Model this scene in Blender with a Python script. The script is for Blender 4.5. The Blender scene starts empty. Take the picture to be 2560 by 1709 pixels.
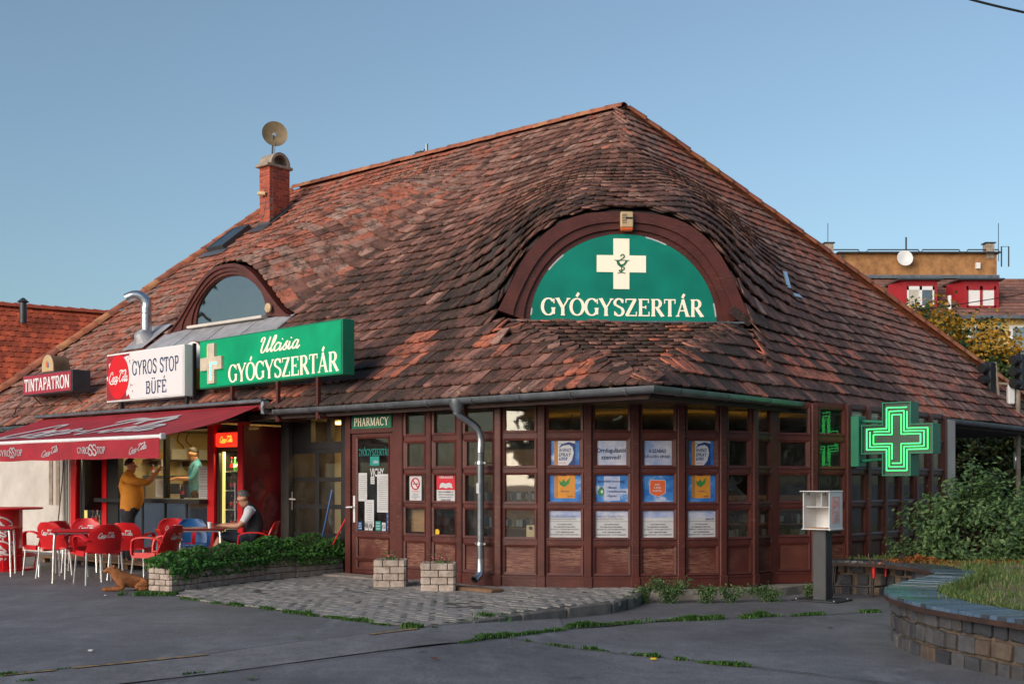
import bpy, bmesh, math, random
from mathutils import Vector, Matrix, noise as mnoise
PI = math.pi
rng = random.Random(11)
scene = bpy.context.scene
COL = scene.collection

# ------------------------------------------------------------------ camera
FPX = 2950.0                      # focal length in photograph pixels
EYE = 1.4
cam_d = bpy.data.cameras.new('camera')
cam_d.sensor_width = 36.0
cam_d.lens = FPX / 2560 * 36
cam_d.shift_y = (1205 - 854.5) / 2560
cam_d.clip_end = 3000
cam_d.clip_start = 0.1
cam = bpy.data.objects.new('camera', cam_d)
cam.location = (0, 0, EYE)
cam.rotation_euler = (PI / 2, 0, 0)
COL.objects.link(cam)
scene.camera = cam

# ------------------------------------------------------------------ world, sun, exposure
SUN_AZ = math.radians(222)        # compass-like angle, clockwise from +Y: behind the camera on the left
SUN_EL = math.radians(9)
world = bpy.data.worlds.new('World')
scene.world = world
world.use_nodes = True
wn = world.node_tree
bg = wn.nodes['Background']
sky = wn.nodes.new('ShaderNodeTexSky')
sky.sky_type = 'NISHITA'
sky.sun_disc = False
sky.sun_elevation = SUN_EL
sky.sun_rotation = SUN_AZ
sky.air_density = 1.0
sky.dust_density = 1.3
sky.ozone_density = 3.0
hsv = wn.nodes.new('ShaderNodeHueSaturation')
hsv.inputs['Saturation'].default_value = 0.76
wn.links.new(sky.outputs[0], hsv.inputs['Color'])
tnt = wn.nodes.new('ShaderNodeMix'); tnt.data_type = 'RGBA'; tnt.blend_type = 'MULTIPLY'; tnt.inputs[0].default_value = 1.0
tnt.inputs[7].default_value = (.91, 1.0, 1.0, 1)
wn.links.new(hsv.outputs[0], tnt.inputs[6]); wn.links.new(tnt.outputs[2], bg.inputs['Color'])
bg.inputs['Strength'].default_value = 0.118
sun_d = bpy.data.lights.new('sun', 'SUN')
sun_d.energy = 2.0
sun_d.angle = math.radians(50)
sun_d.color = (1.0, 0.86, 0.76)
sun = bpy.data.objects.new('sun', sun_d)
COL.objects.link(sun)
sdir = Vector((math.sin(SUN_AZ) * math.cos(math.radians(22)), math.cos(SUN_AZ) * math.cos(math.radians(22)), math.sin(math.radians(22))))
sun.rotation_euler = sdir.to_track_quat('Z', 'Y').to_euler()
scene.view_settings.view_transform = 'Standard'
scene.view_settings.look = 'None'
scene.view_settings.exposure = 0.80
scene.view_settings.gamma = 1.0
scene.view_settings.use_curve_mapping = False
scene.cycles.use_denoising = True
scene.cycles.max_bounces = 6
scene.cycles.transparent_max_bounces = 12
scene.cycles.sample_clamp_indirect = 4.0

# ------------------------------------------------------------------ materials
def nm(name):
    m = bpy.data.materials.new(name)
    m.use_nodes = True
    nt = m.node_tree
    return m, nt, nt.nodes['Principled BSDF']

def _unused_node(nt, kind, **kw):
    n = nt.nodes.new(kind)
    for k, v in kw.items():
        if k in n.inputs.keys() if isinstance(k, str) else False:
            n.inputs[k].default_value = v
        else:
            setattr(n, k, v)
    return n

def ramp(nt, fac, stops):
    r = nt.nodes.new('ShaderNodeValToRGB')
    el = r.color_ramp.elements
    while len(el) > 1:
        el.remove(el[-1])
    el[0].position = stops[0][0]; el[0].color = (*stops[0][1], 1)
    for p, c in stops[1:]:
        e = el.new(p); e.color = (*c, 1)
    nt.links.new(fac, r.inputs[0])
    return r

def noise_tex(nt, scale, detail=4, rough=.6, stretch=None, coord='Object'):
    tc = nt.nodes.new('ShaderNodeTexCoord')
    out = tc.outputs[coord]
    if stretch:
        mp = nt.nodes.new('ShaderNodeMapping'); mp.inputs['Scale'].default_value = stretch
        nt.links.new(out, mp.inputs[0]); out = mp.outputs[0]
    n = nt.nodes.new('ShaderNodeTexNoise')
    n.inputs['Scale'].default_value = scale; n.inputs['Detail'].default_value = detail; n.inputs['Roughness'].default_value = rough
    nt.links.new(out, n.inputs['Vector'])
    return n

def mixc(nt, fac, a, b, mode='MIX'):
    m = nt.nodes.new('ShaderNodeMix'); m.data_type = 'RGBA'; m.blend_type = mode
    for sock, v in ((m.inputs[0], fac), (m.inputs[6], a), (m.inputs[7], b)):
        if hasattr(v, 'links') or hasattr(v, 'is_linked'): nt.links.new(v, sock)
        elif isinstance(v, (int, float)): sock.default_value = v
        else: sock.default_value = (*v, 1)
    return m.outputs[2]

def bump(nt, b, h, strength=.3, dist=.01):
    bn = nt.nodes.new('ShaderNodeBump'); bn.inputs['Strength'].default_value = strength; bn.inputs['Distance'].default_value = dist
    nt.links.new(h, bn.inputs['Height']); nt.links.new(bn.outputs[0], b.inputs['Normal'])

def simple(name, c, rough=.6, var=.25, scale=6, bmp=.15, bscale=60, metal=0., spec=.5, c2=None, coat=0., stretch=None):
    m, nt, b = nm(name)
    n1 = noise_tex(nt, scale, 5, .6, stretch)
    lo = tuple(x * (1 - var) for x in c)
    hi = c2 if c2 else tuple(min(1, x * (1 + var)) for x in c)
    r = ramp(nt, n1.outputs['Fac'], [(.3, lo), (.72, hi)])
    nt.links.new(r.outputs[0], b.inputs['Base Color'])
    b.inputs['Roughness'].default_value = rough; b.inputs['Metallic'].default_value = metal
    b.inputs['Specular IOR Level'].default_value = spec
    if coat: b.inputs['Coat Weight'].default_value = coat
    if bmp:
        n2 = noise_tex(nt, bscale, 3, .6, stretch); bump(nt, b, n2.outputs['Fac'], bmp, .01)
    return m

def emis(name, c, s, base=None):
    m, nt, b = nm(name)
    b.inputs['Base Color'].default_value = (*(base or c), 1)
    b.inputs['Emission Color'].default_value = (*c, 1)
    b.inputs['Emission Strength'].default_value = s
    b.inputs['Roughness'].default_value = .4
    return m

def glass_mat(name, tint=(.90, .93, .92), wav=.0, haze=0.0, f0=.05):
    m, nt, b = nm(name)
    nt.nodes.remove(b)
    out = nt.nodes['Material Output']
    tr = nt.nodes.new('ShaderNodeBsdfTransparent'); tr.inputs[0].default_value = (*tint, 1)
    gl = nt.nodes.new('ShaderNodeBsdfGlossy'); gl.inputs['Roughness'].default_value = .02
    lw = nt.nodes.new('ShaderNodeLayerWeight'); lw.inputs[0].default_value = .5
    pw = nt.nodes.new('ShaderNodeMath'); pw.operation = 'POWER'; pw.inputs[1].default_value = 5.0
    nt.links.new(lw.outputs['Facing'], pw.inputs[0])
    mu = nt.nodes.new('ShaderNodeMath'); mu.operation = 'MULTIPLY_ADD'; mu.inputs[1].default_value = .55 * (1 - f0); mu.inputs[2].default_value = f0; mu.use_clamp = True
    nt.links.new(pw.outputs[0], mu.inputs[0])
    if wav:
        nz = noise_tex(nt, 1.7, 1, .4)
        bn = nt.nodes.new('ShaderNodeBump'); bn.inputs['Strength'].default_value = wav; bn.inputs['Distance'].default_value = .05
        nt.links.new(nz.outputs['Fac'], bn.inputs['Height']); nt.links.new(bn.outputs[0], gl.inputs['Normal'])
    mx = nt.nodes.new('ShaderNodeMixShader')
    nt.links.new(mu.outputs[0], mx.inputs[0]); nt.links.new(tr.outputs[0], mx.inputs[1]); nt.links.new(gl.outputs[0], mx.inputs[2])
    last = mx
    if haze:
        df = nt.nodes.new('ShaderNodeBsdfDiffuse'); df.inputs[0].default_value = (.55, .53, .5, 1)
        dn = noise_tex(nt, 5, 5, .7)
        dr = ramp(nt, dn.outputs['Fac'], [(.35, (0, 0, 0)), (.8, (haze,) * 3)])
        m2 = nt.nodes.new('ShaderNodeMixShader')
        nt.links.new(dr.outputs[0], m2.inputs[0]); nt.links.new(mx.outputs[0], m2.inputs[1]); nt.links.new(df.outputs[0], m2.inputs[2])
        last = m2
    nt.links.new(last.outputs[0], out.inputs[0])
    return m

def tile_mat(name, stops, dark=.82, spots=.6):
    """clay beaver-tail tiles: per-tile tint, black algae patches, pale lichen specks"""
    m, nt, b = nm(name)
    at = nt.nodes.new('ShaderNodeAttribute'); at.attribute_name = 'tint'
    r = ramp(nt, at.outputs['Fac'], stops)
    geo = nt.nodes.new('ShaderNodeNewGeometry')
    def wn_(scale, det, rough):
        n = nt.nodes.new('ShaderNodeTexNoise'); n.inputs['Scale'].default_value = scale; n.inputs['Detail'].default_value = det; n.inputs['Roughness'].default_value = rough
        nt.links.new(geo.outputs['Position'], n.inputs['Vector']); return n
    n1 = wn_(5.5, 7, .75)
    k1 = ramp(nt, n1.outputs['Fac'], [(.47, (0, 0, 0)), (.60, (dark,) * 3)])
    c = mixc(nt, k1.outputs[0], r.outputs[0], (.032, .023, .019))
    n2 = wn_(34, 4, .75)
    k2 = ramp(nt, n2.outputs['Fac'], [(.57, (0, 0, 0)), (.70, (spots,) * 3)])
    c = mixc(nt, k2.outputs[0], c, (.33, .27, .23))
    n4 = wn_(2.2, 3, .6)
    k4 = ramp(nt, n4.outputs['Fac'], [(.35, (.72, .72, .72)), (.68, (1.2, 1.2, 1.2))])
    c = mixc(nt, 1.0, c, k4.outputs[0], 'MULTIPLY')
    nt.links.new(c, b.inputs['Base Color'])
    b.inputs['Roughness'].default_value = .82; b.inputs['Specular IOR Level'].default_value = .3
    n3 = wn_(70, 4, .7)
    bump(nt, b, n3.outputs['Fac'], .35, .006)
    return m

def wood_paint(name, c, wear, wear_c, amount=.5):
    """old brown paint, worn to bare wood in streaks along the grain"""
    m, nt, b = nm(name)
    n1 = noise_tex(nt, 3.2, 5, .6)
    r = ramp(nt, n1.outputs['Fac'], [(.3, tuple(x * .72 for x in c)), (.72, tuple(x * 1.3 for x in c))])
    g = noise_tex(nt, 6, 6, .75, (1.2, 1.2, 16))
    k = ramp(nt, g.outputs['Fac'], [(.62 - .14 * amount, (0, 0, 0)), (.66 - .08 * amount, (wear,) * 3)])
    big = noise_tex(nt, 1.3, 3, .5)
    kb = ramp(nt, big.outputs['Fac'], [(.42, (0, 0, 0)), (.6, (1, 1, 1))])
    f = mixc(nt, 1.0, k.outputs[0], kb.outputs[0], 'MULTIPLY')
    col = mixc(nt, f, r.outputs[0], wear_c)
    nt.links.new(col, b.inputs['Base Color'])
    b.inputs['Roughness'].default_value = .5; b.inputs['Specular IOR Level'].default_value = .4
    bump(nt, b, g.outputs['Fac'], .25, .004)
    return m

M = {}
M['asphalt'] = None
def asphalt(name, c, patch):
    m, nt, b = nm(name)
    n1 = noise_tex(nt, .55, 5, .6); n2 = noise_tex(nt, 5, 4, .65); n3 = noise_tex(nt, 42, 5, .85)
    r1 = ramp(nt, n1.outputs['Fac'], [(.30, tuple(x * .66 for x in c)), (.72, tuple(x * 1.30 for x in c))])
    r2 = ramp(nt, n2.outputs['Fac'], [(.3, (.8,) * 3), (.7, (1.15,) * 3)])
    cc = mixc(nt, 1.0, r1.outputs[0], r2.outputs[0], 'MULTIPLY')
    r3 = ramp(nt, n3.outputs['Fac'], [(.34, (.45,) * 3), (.5, (1.0,) * 3), (.62, (1.35,) * 3), (.70, (2.6,) * 3)])
    cc = mixc(nt, .85, cc, r3.outputs[0], 'MULTIPLY')
    n5 = noise_tex(nt, .9, 6, .7, (1, .35, 1))
    k5 = ramp(nt, n5.outputs['Fac'], [(.56, (0, 0, 0)), (.72, (patch,) * 3)])
    cc = mixc(nt, k5.outputs[0], cc, tuple(x * .45 for x in c))
    n6 = noise_tex(nt, 2.4, 6, .7, (1, .3, 1)); k6 = ramp(nt, n6.outputs['Fac'], [(.55, (0, 0, 0)), (.75, (.5,) * 3)])
    cc = mixc(nt, k6.outputs[0], cc, tuple(min(1, x * 2.0) for x in c))
    n7 = noise_tex(nt, 3.1, 2, .5); k7 = ramp(nt, n7.outputs['Fac'], [(.70, (0, 0, 0)), (.76, (.7,) * 3)])
    cc = mixc(nt, k7.outputs[0], cc, tuple(x * .35 for x in c))
    nt.links.new(cc, b.inputs['Base Color']); b.inputs['Roughness'].default_value = .68
    b.inputs['Specular IOR Level'].default_value = .45
    bump(nt, b, n3.outputs['Fac'], .5, .004)
    return m
M['asphalt'] = asphalt('asphalt', (.148, .148, .158), .55)
M['asphalt_pale'] = asphalt('asphalt_pale', (.175, .172, .180), .6)
M['paver'] = simple('paver', (.17, .16, .155), .85, .3, 2.2, .5, 90, c2=(.26, .245, .235))
M['joint'] = simple('joint', (.065, .06, .054), .95, .4, 8, .4, 60)
M['concrete'] = simple('concrete', (.23, .20, .17), .9, .35, 4, .6, 40, c2=(.36, .31, .26))
M['roof_tile'] = tile_mat('roof_tile', [(0, (.032, .022, .018)), (.22, (.092, .046, .034)), (.42, (.185, .080, .060)), (.56, (.30, .140, .106)), (.68, (.37, .225, .175)), (.78, (.42, .135, .085)), (1, (.54, .160, .085))])
M['red_tile'] = tile_mat('red_tile', [(0, (.32, .062, .030)), (1, (.62, .115, .048))], .35, .1)
M['ridge'] = simple('ridge', (.36, .12, .05), .8, .45, 5, .3, 50)
M['roof_felt'] = simple('roof_felt', (.03, .02, .018), .95, .3, 4, .2, 40)
M['frame'] = wood_paint('frame', (.082, .019, .014), .8, (.21, .11, .08), .35)
M['panel'] = wood_paint('panel', (.086, .020, .015), .9, (.28, .14, .09), 1.15)
M['panel_bare'] = wood_paint('panel_bare', (.12, .035, .022), .95, (.40, .19, .08), 1.5)
M['black_wood'] = simple('black_wood', (.014, .013, .014), .5, .4, 4, .15, 50)
M['soffit'] = simple('soffit', (.045, .022, .018), .8, .3, 4, .2, 40)
M['glass'] = glass_mat('glass', wav=.03, haze=.04)
M['glass_dormer'] = glass_mat('glass_dormer', (.5, .55, .55), .05, .03, .32)
M['zinc'] = simple('zinc', (.20, .215, .235), .42, .3, 5, .1, 30, metal=.75)
M['zinc_light'] = simple('zinc_light', (.36, .36, .38), .5, .25, 4, .1, 30, metal=.25)
M['steel'] = simple('steel', (.55, .56, .58), .28, .2, 7, .06, 20, metal=.95)
M['alu'] = simple('alu', (.66, .66, .66), .35, .12, 8, .03, 50, metal=.85)
M['white_plaster'] = simple('white_plaster', (.52, .47, .42), .9, .18, 1.6, .3, 60, c2=(.62, .57, .52))
M['white'] = simple('white', (.70, .69, .68), .5, .06, 5, .03, 60)
M['paper'] = simple('paper', (.50, .495, .50), .8, .08, 5, 0)
M['ink'] = simple('ink', (.03, .03, .035), .6, .1, 5, 0)
M['ink_blue'] = simple('ink_blue', (.012, .03, .10), .5, .1, 5, 0)
M['sign_white'] = emis('sign_white', (.62, .58, .58), .12, (.60, .57, .57))
M['sign_cream'] = emis('sign_cream', (.78, .62, .44), .30, (.72, .62, .50))
M['sign_green'] = simple('sign_green', (.006, .145, .070), .35, .3, 2.0, .0, coat=.3)
M['sign_green_lit'] = None
M['green_paint'] = simple('green_paint', (.0, .16, .078), .5, .15, 4, .03, 40)
M['neon'] = emis('neon', (.06, 1.0, .20), 1.25)
M['teal'] = simple('teal', (.01, .22, .19), .5, .1, 4, 0)
M['sign_red'] = simple('sign_red', (.30, .018, .026), .45, .2, 4, .05, 30)
M['cola_red'] = simple('cola_red', (.62, .008, .014), .4, .12, 3, .03, 40)
M['chair_red'] = simple('chair_red', (.60, .012, .016), .38, .1, 5, .03, 60)
M['dark_red'] = simple('dark_red', (.20, .008, .014), .35, .3, 2, .05, 30, coat=.2)
M['canvas'] = simple('canvas', (.30, .010, .022), .75, .22, 2.5, .3, 160)
M['canvas_white'] = simple('canvas_white', (.42, .37, .39), .8, .2, 4, .3, 160)
M['skin'] = simple('skin', (.42, .20, .125), .5, .12, 8, .05, 90)
M['hair'] = simple('hair', (.018, .013, .011), .6, .3, 40, .4, 120)
M['hair_grey'] = simple('hair_grey', (.085, .078, .072), .6, .4, 60, .4, 120)
M['shirt_orange'] = simple('shirt_orange', (.46, .17, .012), .85, .15, 5, .4, 14)
M['shirt_teal'] = simple('shirt_teal', (.05, .22, .34), .85, .15, 5, .3, 14)
M['shirt_white'] = simple('shirt_white', (.55, .55, .58), .85, .1, 5, .3, 14)
M['black_cloth'] = simple('black_cloth', (.012, .013, .017), .85, .3, 5, .3, 14)
M['navy_cloth'] = simple('navy_cloth', (.014, .02, .038), .85, .3, 5, .3, 14)
M['black'] = simple('black', (.015, .015, .017), .45, .2, 5, .05, 30)
M['grey_metal'] = simple('grey_metal', (.052, .054, .060), .45, .15, 8, .06, 120, metal=.3)
M['blue'] = simple('blue', (.01, .09, .27), .4, .1, 5, .03, 40)
M['yellow'] = simple('yellow', (.65, .42, .02), .5, .1, 5, .03, 40)
M['orange'] = simple('orange', (.62, .10, .02), .5, .1, 5, 0)
M['cream_plastic'] = simple('cream_plastic', (.50, .36, .20), .5, .1, 6, .03, 40)
M['stone_block'] = simple('stone_block', (.40, .31, .25), .9, .35, 9, 1.0, 38, c2=(.56, .46, .39))
M['soil'] = simple('soil', (.03, .02, .015), .95, .4, 12, .6, 40)
M['dog'] = simple('dog', (.30, .105, .032), .85, .35, 10, .6, 90)
M['brick'] = simple('brick', (.31, .060, .030), .85, .3, 9, .4, 60, c2=(.40, .085, .045))
M['mortar'] = simple('mortar', (.24, .17, .13), .9, .3, 20, .3, 60)
M['cap_stone'] = simple('cap_stone', (.29, .23, .18), .9, .35, 6, .5, 40)
M['slat'] = simple('slat', (.050, .060, .078), .42, .3, 5, .25, 50, stretch=(1, 1, 1))
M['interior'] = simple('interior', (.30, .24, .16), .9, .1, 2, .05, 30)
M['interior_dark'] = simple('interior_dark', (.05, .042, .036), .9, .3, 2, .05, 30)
M['kiosk_wall'] = simple('kiosk_wall', (.58, .46, .26), .9, .12, 2, .05, 30)
M['shelf_wood'] = simple('shelf_wood', (.36, .19, .085), .6, .25, 3, .1, 30, stretch=(1, 1, 9))
M['board_wood'] = simple('board_wood', (.17, .095, .05), .7, .35, 5, .2, 40)
M['mirror_panel'] = simple('mirror_panel', (.30, .36, .45), .12, .08, 3, .02, 8, metal=.9)
M['gold'] = simple('gold', (.21, .155, .085), .6, .35, 3, .2, 60, metal=.1)
M['yellow_wall'] = simple('yellow_wall', (.62, .46, .19), .9, .1, 1, .1, 10)
M['far_brick'] = simple('far_brick', (.34, .155, .06), .9, .4, 2.6, .3, 14, c2=(.46, .23, .09))
M['far_tile'] = simple('far_tile', (.145, .066, .05), .9, .45, 1.2, .4, 12, c2=(.22, .09, .065))
M['dormer_red'] = simple('dormer_red', (.30, .012, .018), .6, .12, 2, .05, 20)
M['lamp_warm'] = emis('lamp_warm', (1.0, .6, .2), 3.5)
M['lamp_amber'] = emis('lamp_amber', (1.0, .48, .06), 3.0)
M['fridge_light'] = emis('fridge_light', (1.0, .78, .25), .55)
M['box_red_lit'] = emis('box_red_lit', (.85, .03, .012), .75)
M['lit_yellow'] = emis('lit_yellow', (1.0, .5, .05), .9)
M['curtain'] = simple('curtain', (.46, .42, .36), .9, .15, 3, .2, 20)

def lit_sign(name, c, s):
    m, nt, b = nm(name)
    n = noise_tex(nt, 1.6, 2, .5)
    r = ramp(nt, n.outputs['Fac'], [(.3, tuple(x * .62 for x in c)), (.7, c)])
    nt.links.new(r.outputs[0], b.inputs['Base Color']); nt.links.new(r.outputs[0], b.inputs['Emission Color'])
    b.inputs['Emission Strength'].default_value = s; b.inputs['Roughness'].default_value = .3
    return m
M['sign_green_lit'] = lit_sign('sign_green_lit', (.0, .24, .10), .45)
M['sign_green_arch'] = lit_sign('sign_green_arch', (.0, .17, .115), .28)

def leaf_mat(name, cols, rough=.55):
    m, nt, b = nm(name)
    at = nt.nodes.new('ShaderNodeAttribute'); at.attribute_name = 'tint'
    r = ramp(nt, at.outputs['Fac'], [(i / max(1, len(cols) - 1), c) for i, c in enumerate(cols)])
    nt.links.new(r.outputs[0], b.inputs['Base Color'])
    b.inputs['Roughness'].default_value = rough
    out = nt.nodes['Material Output']
    tl = nt.nodes.new('ShaderNodeBsdfTranslucent'); nt.links.new(r.outputs[0], tl.inputs[0])
    mx = nt.nodes.new('ShaderNodeMixShader'); mx.inputs[0].default_value = .3
    nt.links.new(b.outputs[0], mx.inputs[1]); nt.links.new(tl.outputs[0], mx.inputs[2]); nt.links.new(mx.outputs[0], out.inputs[0])
    return m
M['ivy'] = leaf_mat('ivy', [(.028, .09, .016), (.06, .19, .03), (.11, .31, .05)])
M['bush'] = leaf_mat('bush', [(.034, .078, .030), (.08, .16, .05), (.17, .26, .085)])
M['grass'] = leaf_mat('grass', [(.028, .085, .014), (.06, .16, .025), (.13, .22, .04)])
M['lawn'] = leaf_mat('lawn', [(.06, .13, .025), (.13, .21, .05), (.32, .28, .11)])
M['autumn'] = leaf_mat('autumn', [(.025, .06, .016), (.05, .10, .02), (.46, .27, .02), (.62, .29, .015)])
M['dark_tree'] = leaf_mat('dark_tree', [(.016, .035, .012), (.04, .065, .015), (.13, .10, .018)])
M['dry_leaf'] = leaf_mat('dry_leaf', [(.16, .05, .015), (.34, .11, .02), (.42, .20, .05)])
M['flower'] = simple('flower', (.62, .12, .20), .6, .2, 20, 0)
M['bark'] = simple('bark', (.06, .045, .035), .9, .4, 8, .6, 30)
M['lawn_soil'] = simple('lawn_soil', (.14, .11, .055), .95, .4, 3, .4, 40, c2=(.26, .20, .10))

def sky_print(name):
    m, nt, b = nm(name)
    n = noise_tex(nt, 3.0, 5, .6, (1, 1, 1.6))
    r = ramp(nt, n.outputs['Fac'], [(.40, (.012, .10, .36)), (.56, (.045, .20, .50)), (.66, (.42, .46, .58)), (.8, (.6, .6, .66))])
    nt.links.new(r.outputs[0], b.inputs['Base Color']); b.inputs['Roughness'].default_value = .5
    return m
M['print_sky'] = sky_print('print_sky')
def cloud_print(name):
    m, nt, b = nm(name)
    n = noise_tex(nt, 3.5, 5, .6)
    r = ramp(nt, n.outputs['Fac'], [(.35, (.22, .30, .52)), (.5, (.42, .44, .56)), (.62, (.58, .57, .62))])
    nt.links.new(r.outputs[0], b.inputs['Base Color']); b.inputs['Roughness'].default_value = .5
    return m
M['print_cloud'] = cloud_print('print_cloud')
M['print_orange'] = simple('print_orange', (.60, .24, .02), .5, .2, 6, 0)
M['print_green'] = simple('print_green', (.03, .20, .04), .5, .3, 9, 0)
M['print_navy'] = simple('print_navy', (.01, .035, .16), .5, .1, 6, 0)
M['print_white'] = simple('print_white', (.55, .55, .58), .5, .05, 6, 0)
M['print_red'] = simple('print_red', (.52, .014, .03), .5, .15, 6, 0)
M['print_wood'] = simple('print_wood', (.38, .16, .03), .5, .2, 6, 0)

# ------------------------------------------------------------------ mesh helpers
WLOC = {}
def frame_m(o, x, y=None, z=None):
    """4x4 with the given origin and axes; x and y given -> z = x cross y"""
    x = Vector(x).normalized()
    if y is not None:
        y = Vector(y); y = (y - x * y.dot(x)).normalized(); z = x.cross(y)
    else:
        z = Vector(z); z = (z - x * z.dot(x)).normalized(); y = z.cross(x)
    m = Matrix.Identity(4)
    for i in range(3):
        m[i][0] = x[i]; m[i][1] = y[i]; m[i][2] = z[i]; m[i][3] = o[i]
    return m

def setp(o, label=None, category=None, group=None, kind=None):
    if label: o['label'] = label
    if category: o['category'] = category
    if group: o['group'] = group
    if kind: o['kind'] = kind
    return o

def empty(name, loc=(0, 0, 0), label=None, category=None, group=None, parent=None, kind=None):
    o = bpy.data.objects.new(name, None)
    o.empty_display_size = .1
    COL.objects.link(o)
    if parent is not None:
        o.parent = parent; o.location = Vector(loc) - WLOC[parent.as_pointer()]
    else:
        o.location = loc
    WLOC[o.as_pointer()] = Vector(loc)
    return setp(o, label, category, group, kind)

class MB:
    def __init__(s): s.v = []; s.f = []; s.m = []; s.t = []
    def add(s, vs, fs, mi=0, X=None, tint=0.5):
        k = len(s.v)
        if X is not None: s.v += [tuple(X @ Vector(p)) for p in vs]
        else: s.v += [tuple(p) for p in vs]
        s.f += [tuple(i + k for i in f) for f in fs]
        s.m += [mi] * len(fs); s.t += [tint] * len(fs)
        return s
    def box(s, c, d, X=None, mi=0, tint=.5):
        x, y, z = c; a, b, e = d[0] / 2, d[1] / 2, d[2] / 2
        vs = [(x - a, y - b, z - e), (x + a, y - b, z - e), (x + a, y + b, z - e), (x - a, y + b, z - e),
              (x - a, y - b, z + e), (x + a, y - b, z + e), (x + a, y + b, z + e), (x - a, y + b, z + e)]
        return s.add(vs, [(3, 2, 1, 0), (4, 5, 6, 7), (0, 1, 5, 4), (1, 2, 6, 5), (2, 3, 7, 6), (3, 0, 4, 7)], mi, X, tint)
    def bbox(s, c, d, bev=.01, X=None, mi=0, tint=.5):
        """box with chamfered edges along all axes (26-gon style, cheap)"""
        x, y, z = c; a, b, e = d[0] / 2, d[1] / 2, d[2] / 2
        r = min(bev, a * .9, b * .9, e * .9)
        lay = []
        for zz, k in ((-e, r), (-e + r, 0), (e - r, 0), (e, r)):
            A, B = a - k, b - k; r2 = r if k == 0 else r * .6
            lay.append([(x - A + r2, y - B, z + zz), (x + A - r2, y - B, z + zz), (x + A, y - B + r2, z + zz), (x + A, y + B - r2, z + zz),
                        (x + A - r2, y + B, z + zz), (x - A + r2, y + B, z + zz), (x - A, y + B - r2, z + zz), (x - A, y - B + r2, z + zz)])
        vs = [p for l in lay for p in l]; fs = [tuple(range(7, -1, -1)), tuple(range(24, 32))]
        for i in range(3):
            for j in range(8):
                k = (j + 1) % 8; fs.append((i * 8 + j, i * 8 + k, i * 8 + 8 + k, i * 8 + 8 + j))
        return s.add(vs, fs, mi, X, tint)
    def prism(s, poly, z0, z1, X=None, mi=0, tint=.5):
        n = len(poly)
        ar = sum(poly[i][0] * poly[(i + 1) % n][1] - poly[(i + 1) % n][0] * poly[i][1] for i in range(n))
        if ar < 0: poly = poly[::-1]
        vs = [(p[0], p[1], z0) for p in poly] + [(p[0], p[1], z1) for p in poly]
        fs = [tuple(range(n - 1, -1, -1)), tuple(range(n, 2 * n))] + [(i, (i + 1) % n, n + (i + 1) % n, n + i) for i in range(n)]
        return s.add(vs, fs, mi, X, tint)
    def wallpoly(s, poly, y0, y1, X=None, mi=0, tint=.5):
        """polygon given in (x,z), extruded along y from y0 (front) to y1"""
        n = len(poly)
        ar = sum(poly[i][0] * poly[(i + 1) % n][1] - poly[(i + 1) % n][0] * poly[i][1] for i in range(n))
        if ar < 0: poly = poly[::-1]
        vs = [(p[0], y0, p[1]) for p in poly] + [(p[0], y1, p[1]) for p in poly]
        fs = [tuple(range(n)), tuple(range(2 * n - 1, n - 1, -1))] + [(n + i, n + (i + 1) % n, (i + 1) % n, i) for i in range(n)]
        return s.add(vs, fs, mi, X, tint)
    def tube(s, pts, r, n=8, X=None, mi=0, cap=True, tint=.5):
        pts = [Vector(p) for p in pts]
        rs = r if isinstance(r, (list, tuple)) else [r] * len(pts)
        t0 = (pts[1] - pts[0]).normalized()
        up = Vector((0, 0, 1)) if abs(t0.z) < .9 else Vector((1, 0, 0))
        u = t0.cross(up).normalized(); vs = []
        for i, p in enumerate(pts):
            t = (pts[min(i + 1, len(pts) - 1)] - pts[max(i - 1, 0)]).normalized()
            u = (u - t * u.dot(t)).normalized(); w = t.cross(u)
            vs += [p + (u * math.cos(2 * PI * j / n) + w * math.sin(2 * PI * j / n)) * rs[i] for j in range(n)]
        fs = []
        for i in range(len(pts) - 1):
            for j in range(n):
                k = (j + 1) % n; fs.append((i * n + j, i * n + k, (i + 1) * n + k, (i + 1) * n + j))
        if cap: fs += [tuple(range(n - 1, -1, -1)), tuple(range((len(pts) - 1) * n, len(pts) * n))]
        return s.add(vs, fs, mi, X, tint)
    def lathe(s, prof, n=24, X=None, mi=0, tint=.5):
        vs = [(r * math.cos(2 * PI * j / n), r * math.sin(2 * PI * j / n), z) for r, z in prof for j in range(n)]
        fs = []
        for i in range(len(prof) - 1):
            for j in range(n):
                k = (j + 1) % n; fs.append((i * n + j, i * n + k, (i + 1) * n + k, (i + 1) * n + j))
        fs.append(tuple(range(n - 1, -1, -1))); fs.append(tuple(range((len(prof) - 1) * n, len(prof) * n)))
        return s.add(vs, fs, mi, X, tint)
    def shell(s, fn, nu, nv, th, X=None, mi=0, tint=.5):
        """thin closed shell over fn(u,v), u and v in 0..1"""
        P = [[Vector(fn(i / nu, j / nv)) for i in range(nu + 1)] for j in range(nv + 1)]
        Q = []
        for j in range(nv + 1):
            row = []
            for i in range(nu + 1):
                du = P[j][min(i + 1, nu)] - P[j][max(i - 1, 0)]; dv = P[min(j + 1, nv)][i] - P[max(j - 1, 0)][i]
                nn = du.cross(dv); nn = nn.normalized() if nn.length > 1e-9 else Vector((0, 0, 1))
                row.append(P[j][i] - nn * th)
            Q.append(row)
        W = nu + 1; H = nv + 1
        vs = [p for r in P for p in r] + [p for r in Q for p in r]; o = W * H; fs = []
        for j in range(nv):
            for i in range(nu):
                a, b, c, d = j * W + i, j * W + i + 1, (j + 1) * W + i + 1, (j + 1) * W + i
                fs += [(a, b, c, d), (o + d, o + c, o + b, o + a)]
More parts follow.
